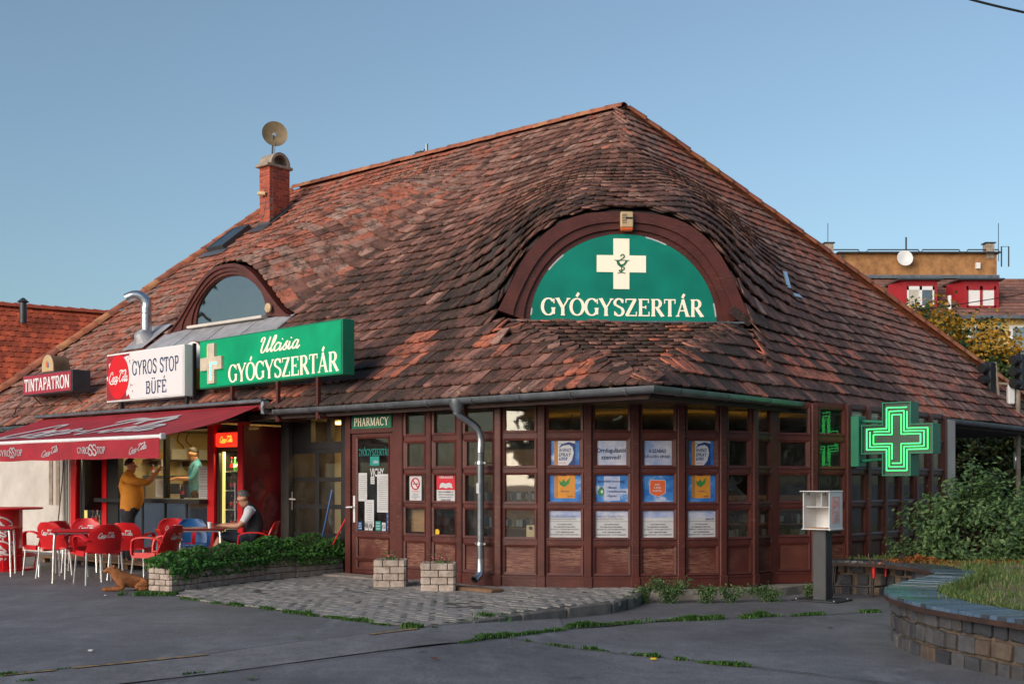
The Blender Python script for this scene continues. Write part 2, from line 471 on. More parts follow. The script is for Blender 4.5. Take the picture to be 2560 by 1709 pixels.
        for i in range(nu):
            fs += [(i + 1, i, o + i, o + i + 1), (nv * W + i, nv * W + i + 1, o + nv * W + i + 1, o + nv * W + i)]
        for j in range(nv):
            fs += [(j * W, (j + 1) * W, o + (j + 1) * W, o + j * W), ((j + 1) * W + nu, j * W + nu, o + j * W + nu, o + (j + 1) * W + nu)]
        return s.add(vs, fs, mi, X, tint)
    def mesh(s, name, mats, smooth=False):
        me = bpy.data.meshes.new(name)
        me.from_pydata(s.v, [], s.f)
        for m in (mats if isinstance(mats, (list, tuple)) else [mats]):
            me.materials.append(M[m] if isinstance(m, str) else m)
        if any(s.m): me.polygons.foreach_set('material_index', s.m)
        at = me.attributes.new('tint', 'FLOAT', 'FACE'); at.data.foreach_set('value', s.t)
        if smooth:
            me.polygons.foreach_set('use_smooth', [True] * len(s.f))
            try: me.set_sharp_from_angle(angle=math.radians(38))
            except Exception: pass
        me.update()
        return me
    def build(s, name, mats, parent=None, smooth=False, local=False, label=None, category=None, group=None, kind=None, origin=None):
        """origin: world point for a top-level mesh's own origin (verts are world coordinates)"""
        if parent is None and origin is not None:
            ox, oy, oz = origin
            s.v = [(x - ox, y - oy, z - oz) for x, y, z in s.v]
        o = bpy.data.objects.new(name, s.mesh(name, mats, smooth))
        COL.objects.link(o)
        if parent is None:
            if origin is not None: o.location = origin
            WLOC[o.as_pointer()] = Vector(origin or (0, 0, 0))
        else:
            o.parent = parent
            if not local: o.location = -WLOC[parent.as_pointer()]
            WLOC[o.as_pointer()] = Vector((0, 0, 0))
        return setp(o, label, category, group, kind)

def inst(name, me, X, parent=None):
    o = bpy.data.objects.new(name, me)
    COL.objects.link(o)
    if parent is not None:
        o.parent = parent
        o.matrix_basis = Matrix.Translation(-WLOC[parent.as_pointer()]) @ X
    else:
        o.matrix_basis = X
    return o

def copy_tree(o, parent=None):
    c = o.copy(); COL.objects.link(c); c.parent = parent
    for ch in o.children: copy_tree(ch, c)
    return c

def G(u, v, z=0.0):
    """where the line of sight through photograph point (u,v) meets height z (used to survey the ground)"""
    Y = FPX * (EYE - z) / (v - 1205.0)
    return Vector(((u - 1280) / FPX * Y, Y, z))

def catmull(pts, k=8, closed=False):
    out = []; n = len(pts); P = [Vector(p) for p in pts]
    for i in range(n if closed else n - 1):
        p0 = P[(i - 1) % n] if closed or i > 0 else P[0] * 2 - P[1]
        p1 = P[i]; p2 = P[(i + 1) % n]
        p3 = P[(i + 2) % n] if closed or i + 2 < n else P[n - 1] * 2 - P[n - 2]
        for j in range(k):
            t = j / k
            out.append(.5 * ((2 * p1) + (p2 - p0) * t + (2 * p0 - 5 * p1 + 4 * p2 - p3) * t * t + (3 * p1 - p0 - 3 * p2 + p3) * t ** 3))
    if not closed: out.append(P[-1])
    return out

# ------------------------------------------------------------------ lettering
def pen(mb, pts, thick, thin, zi, sp=True):
    """one pen stroke: thick where it runs vertically, thin where it runs horizontally"""
    P = catmull([Vector((p[0], p[1], 0)) for p in pts], 5) if sp and len(pts) > 2 else [Vector((p[0], p[1], 0)) for p in pts]
    L = []; Rr = []
    for i, p in enumerate(P):
        t = (P[min(i + 1, len(P) - 1)] - P[max(i - 1, 0)])
        t = t.normalized() if t.length > 1e-6 else Vector((1, 0, 0))
        w = (thin + (thick - thin) * abs(t.y) ** 1.5) / 2
        n = Vector((-t.y, t.x, 0)) * w
        L.append(p + n); Rr.append(p - n)
    k = len(P); z = zi
    vs = [(p.x, p.y, z) for p in L] + [(p.x, p.y, z) for p in Rr]
    mb.add(vs, [(i, k + i, k + i + 1, i + 1) for i in range(k - 1)])

def ell(cx, cy, rx, ry, a0, a1, n=9):
    return [(cx + rx * math.cos(math.radians(a0 + (a1 - a0) * i / n)), cy + ry * math.sin(math.radians(a0 + (a1 - a0) * i / n))) for i in range(n + 1)]

def glyph(ch, T, n, S):
    """strokes (points, thick, thin, smooth) and advance width of a serif capital; T stem, n hairline, S serif half-length"""
    h = T / 2; st = []; acc = None
    base = {'Ó': 'O', 'Á': 'A', 'É': 'E', 'Ü': 'U'}
    b = base.get(ch, ch)
    def stem(x, y0=0, y1=1, t=None): st.append(([(x, y0), (x, y1)], t or T, t or T, False))
    def ser(x, y, s=None): st.append(([(x - (s or S) - h * .6, y), (x + (s or S) + h * .6, y)], n, n, False))
    def hl(x0, x1, y): st.append(([(x0, y), (x1, y)], n, n, False))
    def dg(x0, y0, x1, y1, t): st.append(([(x0, y0), (x1, y1)], t, t, False))
    e = n / 2
    if b == 'I': stem(.2); ser(.2, e); ser(.2, 1 - e); w = .4
    elif b == 'G':
        st.append((ell(.46, .5, .38, .47, 42, 315), T, n, True)); stem(.76, .08, .42); ser(.76, .42); stem(.8, .68, .96, n); w = .92
    elif b == 'C':
        st.append((ell(.46, .5, .38, .47, 42, 318), T, n, True)); stem(.78, .68, .96, n); w = .86
    elif b == 'O': st.append((ell(.46, .5, .38, .47, 90, 450, 16), T, n, True)); w = .92
    elif b == 'U':
        st.append(([(.2, 1), (.2, .35), (.3, .08), (.5, .03), (.68, .12), (.74, .35), (.74, 1)], T, n, True)); ser(.2, 1 - e); ser(.74, 1 - e, S * .8); w = .92
    elif b == 'Y':
        dg(.10, .98, .42, .45, T); dg(.78, .98, .44, .45, n * 1.3); stem(.43, 0, .5); ser(.1, 1 - e); ser(.78, 1 - e, S * .8); ser(.43, e); w = .86
    elif b == 'S':
        st.append(([(.62, .80), (.50, .95), (.30, .97), (.14, .84), (.15, .66), (.36, .54), (.57, .42), (.64, .24), (.52, .06), (.30, .03), (.12, .18)], T * .95, n * 1.2, True))
        stem(.62, .74, .97, n); stem(.12, .03, .27, n); w = .74
    elif b == 'Z':
        hl(.06, .72, 1 - e); hl(.06, .74, e); dg(.66, .97, .12, .03, T); stem(.08, .76, 1, n); stem(.73, 0, .26, n); w = .8
    elif b == 'E':
        stem(.2); hl(.06, .7, 1 - e); hl(.06, .74, e); hl(.2, .52, .52); stem(.69, .76, 1, n); stem(.73, 0, .26, n); stem(.52, .42, .62, n); w = .8
    elif b == 'F':
        stem(.2); hl(.06, .7, 1 - e); ser(.2, e); hl(.2, .52, .5); stem(.69, .76, 1, n); stem(.52, .4, .6, n); w = .74
    elif b in 'RPB':
        stem(.2); hl(.06, .45, 1 - e)
        st.append((ell(.4, .74, .24, .235, 90, -90), T, n, True)); hl(.2, .42, .505)
        if b == 'R': dg(.42, .5, .78, .02, T); ser(.2, e); ser(.8, e, S * .5); w = .86
        elif b == 'P': ser(.2, e); w = .72
        else: st.append((ell(.42, .26, .27, .235, 90, -90), T, n, True)); hl(.06, .45, e); w = .78
    elif b == 'T':
        stem(.38); hl(.04, .72, 1 - e); stem(.05, .74, 1, n); stem(.71, .74, 1, n); ser(.38, e); w = .76
    elif b == 'A':
        dg(.12, .02, .43, .98, n * 1.3); dg(.43, 1, .74, .02, T); hl(.24, .64, .34); ser(.12, e, S * .8); ser(.75, e); w = .88
    elif b == 'H': stem(.2); stem(.72); hl(.2, .72, .52); ser(.2, e); ser(.2, 1 - e); ser(.72, e); ser(.72, 1 - e); w = .92
    elif b == 'M':
        stem(.16, 0, 1, n * 1.3); stem(.9); dg(.16, .98, .52, .05, T); dg(.52, .05, .88, .98, n * 1.2); ser(.16, e); ser(.9, e); ser(.12, 1 - e, S * .6); ser(.94, 1 - e, S * .6); w = 1.08
    elif b == 'N':
        stem(.16, 0, 1, n * 1.3); stem(.74, 0, 1, n * 1.3); dg(.16, .97, .74, .03, T); ser(.16, e); ser(.12, 1 - e, S * .6); ser(.74, 1 - e); w = .92
    elif b == ' ': w = .4
    else: stem(.2); w = .4
    if ch in 'ÓÁÉ': st.append(([(w * .46, 1.08), (w * .62, 1.30)], T * .8, T * .8, False))
    if ch == 'Ü': st.append(([(w * .32, 1.12), (w * .32, 1.24)], T, T, False)); st.append(([(w * .66, 1.12), (w * .66, 1.24)], T, T, False))
    return st, w

def serif_mb(text, T=.17, n=.06, S=.09, gap=.04):
    mb = MB(); x = 0; k = 0
    for ch in text:
        st, w = glyph(ch, T, n, S)
        for pts, t, th, sm in st:
            k += 1; pen(mb, [(p[0] + x, p[1]) for p in pts], t, th, .00025 * (k % 6), sm)
        x += w + gap
    return mb

SCRIPT = {
 'C': ([[(.95, .72), (.86, .98), (.55, .96), (.25, .66), (.12, .30), (.25, .03), (.55, .02), (.90, .26)]], .92),
 'o': ([[(.30, .52), (.12, .36), (.10, .12), (.26, .0), (.44, .16), (.44, .42), (.30, .54), (.36, .40), (.62, .42)]], .5),
 'c': ([[(.44, .44), (.30, .54), (.12, .36), (.10, .12), (.26, .0), (.52, .18)]], .46),
 'a': ([[(.46, .46), (.30, .54), (.12, .36), (.10, .12), (.24, .0), (.42, .18), (.48, .5)], [(.48, .52), (.44, .14), (.52, .0), (.70, .18)]], .62),
 'l': ([[(.02, .16), (.30, .62), (.34, .96), (.24, 1.0), (.16, .7), (.14, .2), (.24, .0), (.42, .18)]], .36),
 '-': ([[(.02, .3), (.3, .36)]], .34),
 'U': ([[(.08, .70), (.10, .92), (.26, .98), (.34, .82), (.26, .4), (.30, .06), (.50, .02), (.70, .4), (.82, .98)], [(.82, .98), (.74, .3), (.82, .02), (1.0, .2)]], .98),
 'i': ([[(.10, .5), (.10, .12), (.20, .0), (.36, .18)], [(.14, .68), (.16, .74)]], .34),
 's': ([[(.0, .1), (.24, .5), (.30, .52), (.24, .36), (.34, .16), (.22, .0), (.06, .06)], [(.28, .04), (.46, .18)]], .42),
}
def script_mb(text, T=.15, n=.06, slant=.35):
    mb = MB(); x = 0; k = 0
    for ch in text:
        sts, w = SCRIPT.get(ch, ([], .3))
        for pts in sts:
            k += 1; pen(mb, [(p[0] + x + slant * p[1], p[1]) for p in pts], T, n, .0003 * (k % 6))
        x += w
    if text == 'Coca-Cola':
        k += 1
        pen(mb, [(.3, .0), (.8, -.18), (1.5, -.12), (2.0, -.22), (2.4, -.05)], T * .8, n * 1.4, .0012)
        pen(mb, [(3.1, .95), (3.6, 1.12), (4.2, 1.02), (4.9, 1.15)], T * .8, n * 1.6, .0013)
    return mb

def sans_mb(text):
    cu = bpy.data.curves.new('t', 'FONT'); cu.body = text; cu.resolution_u = 2; cu.offset = .022
    ob = bpy.data.objects.new('t', cu)
    me = bpy.data.meshes.new_from_object(ob)
    mb = MB(); mb.add([v.co.copy() for v in me.vertices], [tuple(p.vertices) for p in me.polygons])
    bpy.data.objects.remove(ob); bpy.data.curves.remove(cu); bpy.data.meshes.remove(me)
    return mb

def letter(name, text, X, cx, cz, w, h, mat, parent, style='sans', y=0, local=False, shear=0, fat=0, target=None, mi=0, **kw):
    """flat lettering fitted to w x h, centred at (cx,cz) of the wall frame X, facing -y"""
    mb = {'sans': lambda: sans_mb(text), 'serif': lambda: serif_mb(text, **kw), 'script': lambda: script_mb(text, **kw)}[style]()
    xs = [p[0] for p in mb.v]; ys = [p[1] for p in mb.v]
    x0, x1, y0, y1 = min(xs), max(xs), min(ys), max(ys)
    sx = w / (x1 - x0); sy = h / (y1 - y0)
    out = []
    for p in mb.v:
        px = (p[0] - (x0 + x1) / 2) * sx; pz = (p[1] - (y0 + y1) / 2) * sy
        out.append((cx + px + shear * pz, y - p[2], cz + pz))
    mb.v = [tuple(X @ Vector(p)) for p in out] if X is not None else out
    if target is not None:
        k = len(target.v); target.v += mb.v; target.f += [tuple(i + k for i in f) for f in mb.f]
        target.m += [mi] * len(mb.f); target.t += [.5] * len(mb.f); return None
    return mb.build(name, mat, parent, local=local)
# ------------------------------------------------------------------ building frame: s runs left along the street front, t runs into the building
C0 = Vector((1.63, 13.69, 0))
VA = Vector((-.76, .65, 0)).normalized(); VB = Vector((.65, .76, 0)).normalized()
VE = (VA + VB).normalized(); VN = (VB - VA).normalized()
EAVE = 2.5; RIDGE_T = 8.0; APEX_S = 6.1; RISE = 6.4; SLOPE_L = RISE / RIDGE_T; SLOPE_R = RISE / APEX_S
END_S = 18.2; RIDGE_END = 16.3; WID = 16.0
def P(s, t, z=0.0): return C0 + VA * s + VB * t + Vector((0, 0, z))
def FAC(s, t, z=0.0): return frame_m(P(s, t, z), -VA, VB)      # street-front frame: x right, y inward, z up
def smin(a, b, k):
    if k < 1e-6: return min(a, b)
    h = max(0., min(1., .5 + .5 * (b - a) / k)); return b + (a - b) * h - k * h * (1 - h)
def clamp(x, a=0., b=1.): return max(a, min(b, x))
def smooth01(q): q = clamp(q); return q * q * (3 - 2 * q)
def phi(s, t):
    k = 1.0 * clamp(.3 * (s + t)) * clamp((RIDGE_T - t) / 3 + .08)
    return smin(SLOPE_L * t, SLOPE_R * s, k)
# the big corner dormer
E0 = 3.9; DX0 = .35; DW = 1.92; DH = 1.70; SILL = 3.75
SC = (SILL - EAVE) / E0
def en(s, t): return (s + t) / math.sqrt(2), (t - s) / math.sqrt(2) - DX0
def g_big(x, w, r):
    def g(x):
        q = abs(x) / w
        return 0. if q >= 1 else (1 - q ** 2.3) ** .72
    return (g(x - r) + g(x + r) + 2 * g(x - r * .6) + 2 * g(x + r * .6) + 3 * g(x - r * .3) + 3 * g(x + r * .3) + 3 * g(x)) / 15
# the small street-front dormer
S1 = 11.47; T1 = 2.4; W1 = 2.15; H1 = 1.22
def g_small(x, w=W1):
    q = abs(x) / w
    return 0. if q >= 1 else .5 * (1 + math.cos(PI * q ** 1.28))
def zroof(s, t, front=False):
    """height of the tiled surface; front=True: ignore the dormers' raised parts"""
    z = phi(s, t)
    xe, xn = en(s, t)
    if not front:
        side = xe < E0 and abs(xn) > DW - .04
        if xe >= E0 or (side and xe > E0 - 1.4):
            de = max(0, xe - E0); w = DW - .06 + .16 * de; f = clamp(de / 6.07)
            b = (SILL + DH - EAVE) + .50 * de - z
            q = clamp((9.4 - xe) / 4.2); q = q * q * (3 - 2 * q)
            if side: q *= smooth01((xe - E0 + 1.4) / 1.4)
            if b > 0: z += g_big(xn - 1.07 * f, w, .26 + .42 * min(de, 2.2)) * b * q
        if t >= T1:
            b = (SLOPE_L * T1 + H1) + .66 * (t - T1) - z
            q = smooth01((7.9 - t) / 3.0)
            if b > 0: z += g_small(s - S1 + .12 * (t - T1), W1 + .18 * (t - T1)) * b * q
    if xe < E0: z = smin(z, SC * xe + .02, .12)
    # slow sag of an old roof
    z += .035 * mnoise.noise(Vector((s * .45, t * .45, 3.1)))
    return EAVE + z
def in_chamfer(s, t):
    xe, xn = en(s, t)
    return xe < E0 and SC * xe < phi(s, t)
def s_end(t): return END_S - (END_S - RIDGE_END) * t / RIDGE_T
def t_end(s): return WID - RIDGE_T * s / APEX_S

bld = empty('pharmacy_building', P(5, 3, 0), 'low brown pharmacy with a huge tiled roof, arched dormers and glazed rounded corner', 'building')
# sheathing under the tiles
mb = MB(); st_ = .14; ns = int(END_S / st_) + 1; nt_ = int(RIDGE_T / st_) + 1
idx = {}
def vkey(i, j, side):
    if (i, j, side) not in idx:
        s, t = i * st_, j * st_
        if side == 2: t = min(t, WID)
        idx[(i, j, side)] = len(mb.v); mb.v.append(tuple(P(s, t, zroof(s, t) - .05)))
    return idx[(i, j, side)]
NJ = int(WID / st_) + 1
for i in range(ns):
    for j in range(NJ):
        s, t = (i + .5) * st_, (j + .5) * st_
        if t <= RIDGE_T + .02:
            if s > s_end(t): continue
        elif s > APEX_S or t > t_end(s): continue
        cs = [(i * st_, j * st_), ((i + 1) * st_, j * st_), ((i + 1) * st_, (j + 1) * st_), (i * st_, (j + 1) * st_)]
        sd = set((en(*c)[0] >= E0) for c in cs) 
        if len(sd) > 1 and abs(en(s, t)[1]) < DW + .05: continue
        if len(set(c[1] >= T1 for c in cs)) > 1 and abs(s - S1) < W1: continue
        q = [vkey(i, j, 0), vkey(i + 1, j, 0), vkey(i + 1, j + 1, 0), vkey(i, j + 1, 0)]
        mb.f.append(tuple(q)); mb.m.append(0); mb.t.append(.2)
# the far slopes, which only keep light out
r0, r1 = P(APEX_S, RIDGE_T, EAVE + RISE - .05), P(RIDGE_END, RIDGE_T, EAVE + RISE - .05)
mb.add([r0, r1, P(END_S, WID, EAVE), P(0, WID, EAVE)], [(0, 1, 2, 3)])
mb.add([r1, P(END_S, 0, EAVE - .02), P(END_S, WID, EAVE)], [(0, 1, 2)])
roof = mb.build('roof', 'roof_felt', bld)

# --- tiles
TW = .178; TL = .37; TH = .022; DPHI = .194
def tile_poly():
    h = TW / 2 - .004
    pts = [(h, TL), (-h, TL), (-h, .035)]
    for k in range(1, 6):
        a = PI + PI * k / 6
        pts.append((h * math.cos(a), .035 + .035 * math.sin(a)))
    pts.append((h, .035)); return pts
TPOLY = tile_poly()
def tile_tint(s, t, z, zone, r):
    n1 = mnoise.noise(Vector((s * .42, t * .42, 1.7))); n2 = mnoise.noise(Vector((s * 2.0, t * .9, 5.2)))
    if zone == 'C':
        xe, xn = en(s, t)
        fresh = .06 + .5 * clamp((1.7 - xe) / 1.4) * clamp(.75 + xn * .5)
        if mnoise.noise(Vector((xe * 1.4, xn * 1.1, 2.2))) > .42 - fresh * .8 and r.random() < .75: return r.uniform(.77, .95)
        return r.choice([.10, .16, .22, .30, .36, .48, .55]) + r.uniform(-.05, .05)
    if zone == 'R':
        m = .31 + .31 * clamp((t - 5.5) / 5) + .18 * clamp((z - 5.2) / 2.5)
        if s < 1.0 and mnoise.noise(Vector((s * 1.2, t * .9, 4.3))) > .15 and r.random() < .6: return r.uniform(.75, .90)
        return clamp(m + .26 * n1 + .18 * n2 + r.gauss(0, .125), .03, .82)
    m = .41 + .16 * clamp((z - 5.0) / 2.6) + .26 * clamp((s - 8.6) / 2.5)
    m -= .11 * clamp((4.6 - t) / 1.5) * clamp((10.2 - s) / 1.5)
    if t < 1.5 and s < 11 and mnoise.noise(Vector((s * 1.1, t * 1.3, 9.3))) > .18 and r.random() < .6: return r.uniform(.76, .93)
    return clamp(m + .26 * n1 + .20 * n2 + r.gauss(0, .125), .03, .8)
tiles = []      # (matrix, tint, distance)
def put_tile(s, t, T2, G2, zone, r, lift=0.0, fn=zroof, sc=1.0):
    d = .03
    z = fn(s, t)
    zt = (fn(s + T2[0] * d, t + T2[1] * d) - fn(s - T2[0] * d, t - T2[1] * d)) / (2 * d)
    zg = (fn(s + G2[0] * .12, t + G2[1] * .12) - z) / .12
    T3 = (VA * T2[0] + VB * T2[1] + Vector((0, 0, zt))).normalized()
    G3 = (VA * G2[0] + VB * G2[1] + Vector((0, 0, zg)))
    G3 = (G3 - T3 * G3.dot(T3)).normalized(); Nn = T3.cross(G3)
    o = P(s, t, z) + Nn * (.070 + lift + r.uniform(-.003, .004)) + G3 * r.uniform(-.008, .008) + G3 * .02 * mnoise.noise(Vector((s * .8, t * 7, 0)))
    X = frame_m(o, T3, G3)
    X = X @ Matrix.Rotation(-.125 + r.gauss(0, .014), 4, 'X') @ Matrix.Rotation(r.gauss(0, .014), 4, 'Z') @ Matrix.Rotation(r.gauss(0, .014), 4, 'Y')
    tiles.append((X, tile_tint(s, t, z, zone, r), (o - Vector((0, 0, EYE))).length * (1.0 if lift >= 0 else 2)))
def grad(s, t):
    d = .01
    gs = (phi(s + d, t) - phi(s - d, t)) / (2 * d); gt = (phi(s, t + d) - phi(s, t - d)) / (2 * d)
    l = math.hypot(gs, gt) or 1; return gs, gt, l
tr = random.Random(3)
nrow = int(RISE / DPHI)
for k in range(nrow + 1):
    for lay in (0, 1):
        c = .012 + k * DPHI + (-.012 if lay == 0 else .016)
        if c > RISE - .08: continue
        t = c / SLOPE_L; s = s_end(t) - (.02 if (k + lay) % 2 else .11)
        for _ in range(400):
            gs, gt, l = grad(s, t)
            f = phi(s, t) - c; s -= f * gs / l / l; t -= f * gt / l / l
            gs, gt, l = grad(s, t); T2 = (-gt / l, gs / l); G2 = (gs / l, gt / l)
            if (s < APEX_S and t > t_end(max(s, 0)) - .02) or s < -.02: break
            xe, xn = en(s, t)
            ok = not in_chamfer(s, t)
            if abs(xn) < DW + .02 and E0 - .45 < xe < E0 - .07 and not ok: ok = False
            # keep the openings in front of the dormers clear
            xe2, xn2 = en(s + G2[0] * .3, t + G2[1] * .3)
            if xe < E0 - .07 and xe2 > E0 + .02 and abs(xn2) < DW - .03: ok = False
            if T1 - .75 < t < T1 - .02 and abs(s - S1) < W1 - .05: ok = False
            if ok: put_tile(s, t, T2, G2, 'R' if -gt / l > -.5 else 'L', tr, 0 if lay == 0 else -.030)
            d = .02
            zl = (zroof(s + T2[0] * d, t + T2[1] * d) - zroof(s - T2[0] * d, t - T2[1] * d)) / (2 * d)
            st2 = TW / math.sqrt(1 + min(zl * zl, 6))
            s += T2[0] * st2; t += T2[1] * st2
# rounded corner apron below the big dormer: its own short courses
def zfront(s, t): return zroof(s, t, True)
k = 0; xe = -.02
while xe < E0 - .10:
    for lay in (0, 1):
        xq = xe + (.05 if lay else 0)
        xn = -.44 * xq - .5 + (.089 if (k + lay) % 2 else 0)
        while xn < .60 * xq + .6:
            s = (xq - xn - DX0) / math.sqrt(2); t = (xq + xn + DX0) / math.sqrt(2)
            if in_chamfer(s, t) and s > -.01 and t > -.01 and tr.random() > .015:
                q = 1 / math.sqrt(2); d = .02
                # courses bend with the contour of the corner
                gx = (zfront(s + d, t) - zfront(s - d, t)) / (2 * d); gy = (zfront(s, t + d) - zfront(s, t - d)) / (2 * d)
                l = math.hypot(gx, gy) or 1
                th = clamp(-.16 * xn, -.3, .3) + PI / 4; G2 = (math.cos(th), math.sin(th)); T2 = (-G2[1], G2[0])
                put_tile(s, t, T2, G2, 'C', tr, (0 if lay == 0 else -.030) + tr.uniform(0, .010), zfront)
            xn += TW * tr.uniform(.96, 1.03)
    xe += .262 + tr.uniform(-.012, .012); k += 1
tiles.sort(key=lambda q: q[2])
NV = 14
tile_me = []
for i in range(NV):
    m_ = MB(); m_.prism(TPOLY, -TH, 0, tint=.06 + .9 * i / (NV - 1)); tile_me.append(m_.mesh('roof_tile', 'roof_tile'))
mb = MB()
for i, (X, tt, d) in enumerate(tiles):
    if i < 296: inst('roof_tile', tile_me[int(clamp((tt - .06) / .9 * (NV - 1) + .5, 0, NV - 1))], X, roof)
    else: mb.prism(TPOLY, -TH, 0, X, tint=tt)
mb.build('roof_tiles_far', 'roof_tile', roof, kind='stuff')
print('TILES', len(tiles))

# --- ridge and hip caps, each a half-round clay tile
def cap_mesh():
    m_ = MB(); L = .42; n = 7; vs = []
    for y, r in ((0, .175), (L, .135)):
        for rr in (r, r - .018):
            vs += [(rr * math.cos(PI * j / n), y, rr * .8 * math.sin(PI * j / n)) for j in range(n + 1)]
    w = n + 1; fs = []
    for j in range(n):
        fs += [(j, j + 1, 2 * w + j + 1, 2 * w + j), (3 * w + j, 3 * w + j + 1, w + j + 1, w + j), (w + j, w + j + 1, j + 1, j), (2 * w + j, 2 * w + j + 1, 3 * w + j + 1, 3 * w + j)]
    m_.add(vs, fs); return m_
CAPS = []
for i in range(4):
    c_ = cap_mesh(); CAPS.append(c_.mesh('ridge_tile', simple('ridge%d' % i, [(.31, .10, .048), (.26, .085, .042), (.35, .15, .07), (.22, .07, .04)][i], .8, .4, 5, .3, 50), True))
def cap_run(p0, p1, up, step=.36):
    d = (p1 - p0); n = int(d.length / step); y = d.normalized(); x = y.cross(up).normalized()
    for i in range(n):
        X = frame_m(p0 + y * (i * d.length / n * .985) + up * rng.uniform(-.006, .006), x, y) @ Matrix.Rotation(.04 + rng.gauss(0, .012), 4, 'X') @ Matrix.Rotation(rng.gauss(0, .02), 4, 'Z')
        inst('ridge_tile', CAPS[rng.choice([0, 0, 1, 1, 2, 3])], X, roof)
UP = Vector((0, 0, 1))
cap_run(P(RIDGE_END, RIDGE_T, EAVE + RISE + .02), P(APEX_S - .20, RIDGE_T, EAVE + RISE + .0), UP)
cap_run(P(0, WID, EAVE + .14), P(APEX_S, RIDGE_T, EAVE + RISE + .05), UP)
cap_run(P(END_S - .02, 0, EAVE + .08), P(RIDGE_END + .02, RIDGE_T, EAVE + RISE + .02), UP)

# --- soffit, fascia
mb = MB()
mb.box((0, 0, 0), (1, 1, .04), Matrix.Translation(P(END_S / 2, WID / 2, EAVE - .06)) @ FAC(0, 0).to_3x3().to_4x4() @ Matrix.Diagonal((END_S - .16, WID - .16, 1, 1)))
mb.build('soffit', 'soffit', roof)
mb = MB()
for (pa, pb) in ((P(END_S, .1, 2.45), P(.1, .1, 2.45)), (P(.1, .1, 2.45), P(.1, WID, 2.45))):
    d = pb - pa; mb.box((d.length / 2, .012, 0), (d.length, .024, .14), frame_m(pa, d, z=UP))
mb.build('fascia', 'soffit', roof)

# --- gutters with straps
def gutter(pts, name='gutter'):
    m_ = MB(); r = .068; n = 8
    P3 = [Vector(p) for p in pts]; rows = []
    for i, p in enumerate(P3):
        d0 = (P3[i] - P3[i - 1]).normalized() if i else (P3[1] - P3[0]).normalized()
        d1 = (P3[i + 1] - P3[i]).normalized() if i < len(P3) - 1 else d0
        bis = (d0 + d1).normalized(); x = Vector((-bis.y, bis.x, 0)).normalized(); sc = 1 / max(.4, bis.dot(d0))
        rows.append([p + x * (r * sc * math.cos(PI * j / n)) - UP * r * math.sin(PI * j / n) + UP * .012 * (j in (0, n)) for j in range(n + 1)])
    vs = [q for rw in rows for q in rw]; w = n + 1; k = len(vs)
    fs = [(i * w + j, i * w + j + 1, (i + 1) * w + j + 1, (i + 1) * w + j) for i in range(len(rows) - 1) for j in range(n)]
    m_.add(vs, fs); m_.add([q + (Vector((0, 0, .006))) for q in vs], [tuple(reversed(f)) for f in fs])
    go = m_.build(name, 'zinc', bld, smooth=True)
    return go
g1 = gutter([P(6.95, 0, 2.5), P(0, 0, 2.5), P(0, WID, 2.5)])
g2 = gutter([P(END_S + .1, 0, 2.5), P(14.25, 0, 2.5)])
def strap(p, d, par):
    m_ = MB(); X = frame_m(p, d, z=UP); r = .073; n = 8
    for j in range(n):
        a0, a1 = PI * j / n, PI * (j + 1) / n
        m_.add([(x, rr * math.cos(a), -rr * math.sin(a)) for x in (-.02, .02) for a, rr in ((a0, r), (a1, r), (a1, r + .005), (a0, r + .005))],
               [(0, 1, 5, 4), (3, 2, 6, 7)[::-1], (0, 3, 2, 1), (4, 5, 6, 7)], 0, X)
    m_.build('strap', 'zinc', par)
for i in range(9): strap(P(.35 + i * .82, 0, 2.5), VA, g1)
for i in range(14): strap(P(0, .55 + i * 1.1, 2.5), VB, g1)
for i in range(4): strap(P(14.6 + i, 0, 2.5), VA, g2)
# --- timber packing pieces that show between tiles and gutter
for s_, t_ in ((.62, .05), (3.1, .05), (2.05, .05)):
    m_ = MB(); m_.box((0, 0, 0), (.03, .05, .12), FAC(s_, t_, 2.55)); m_.build('rafter_peg', 'shelf_wood', bld)

# --- big arched dormer
dm = empty('dormer', P(*[(E0 - DX0) / math.sqrt(2)] * 2, SILL), parent=bld)
DO = C0 + VE * E0 + VN * DX0
DF = frame_m(DO, VN, VE)          # x right, y inward, z up (absolute heights)
def dorm_out(x):
    s = (E0 + .02 - (x + DX0)) / math.sqrt(2); t = (E0 + .02 + x + DX0) / math.sqrt(2)
    return zroof(s, t)
NA = 40
def ring(mb, A, B, y0, y1, X):
    """solid between curves A (outer) and B (inner) given in (x,z)"""
    n = len(A)
    vs = [(p[0], y0, p[1]) for p in A] + [(p[0], y0, p[1]) for p in B] + [(p[0], y1, p[1]) for p in A] + [(p[0], y1, p[1]) for p in B]
    fs = []
    for i in range(n - 1):
        fs += [(i, n + i, n + i + 1, i + 1), (2 * n + i + 1, 3 * n + i + 1, 3 * n + i, 2 * n + i), (i + 1, 2 * n + i + 1, 2 * n + i, i), (n + i, 3 * n + i, 3 * n + i + 1, n + i + 1)]
    fs += [(0, 2 * n, 3 * n, n), (n - 1, 2 * n - 1, 4 * n - 1, 3 * n - 1)]
    mb.add(vs, fs, 0, X)
inner = []; outer = []; 
for i in range(NA + 1):
    th = PI - PI * i / NA
    inner.append((1.41 * math.cos(th), SILL + .03 + 1.33 * math.sin(th)))
    xo = 1.90 * math.copysign(abs(math.cos(th)) ** .92, math.cos(th)); outer.append((xo, max(dorm_out(xo) - .035, SILL + .001)))
def lerp2(A, B, f): return [(p[0] + (q[0] - p[0]) * f, p[1] + (q[1] - p[1]) * f) for p, q in zip(A, B)]
mA = lerp2(outer, inner, .48); mB_ = lerp2(outer, inner, .80)
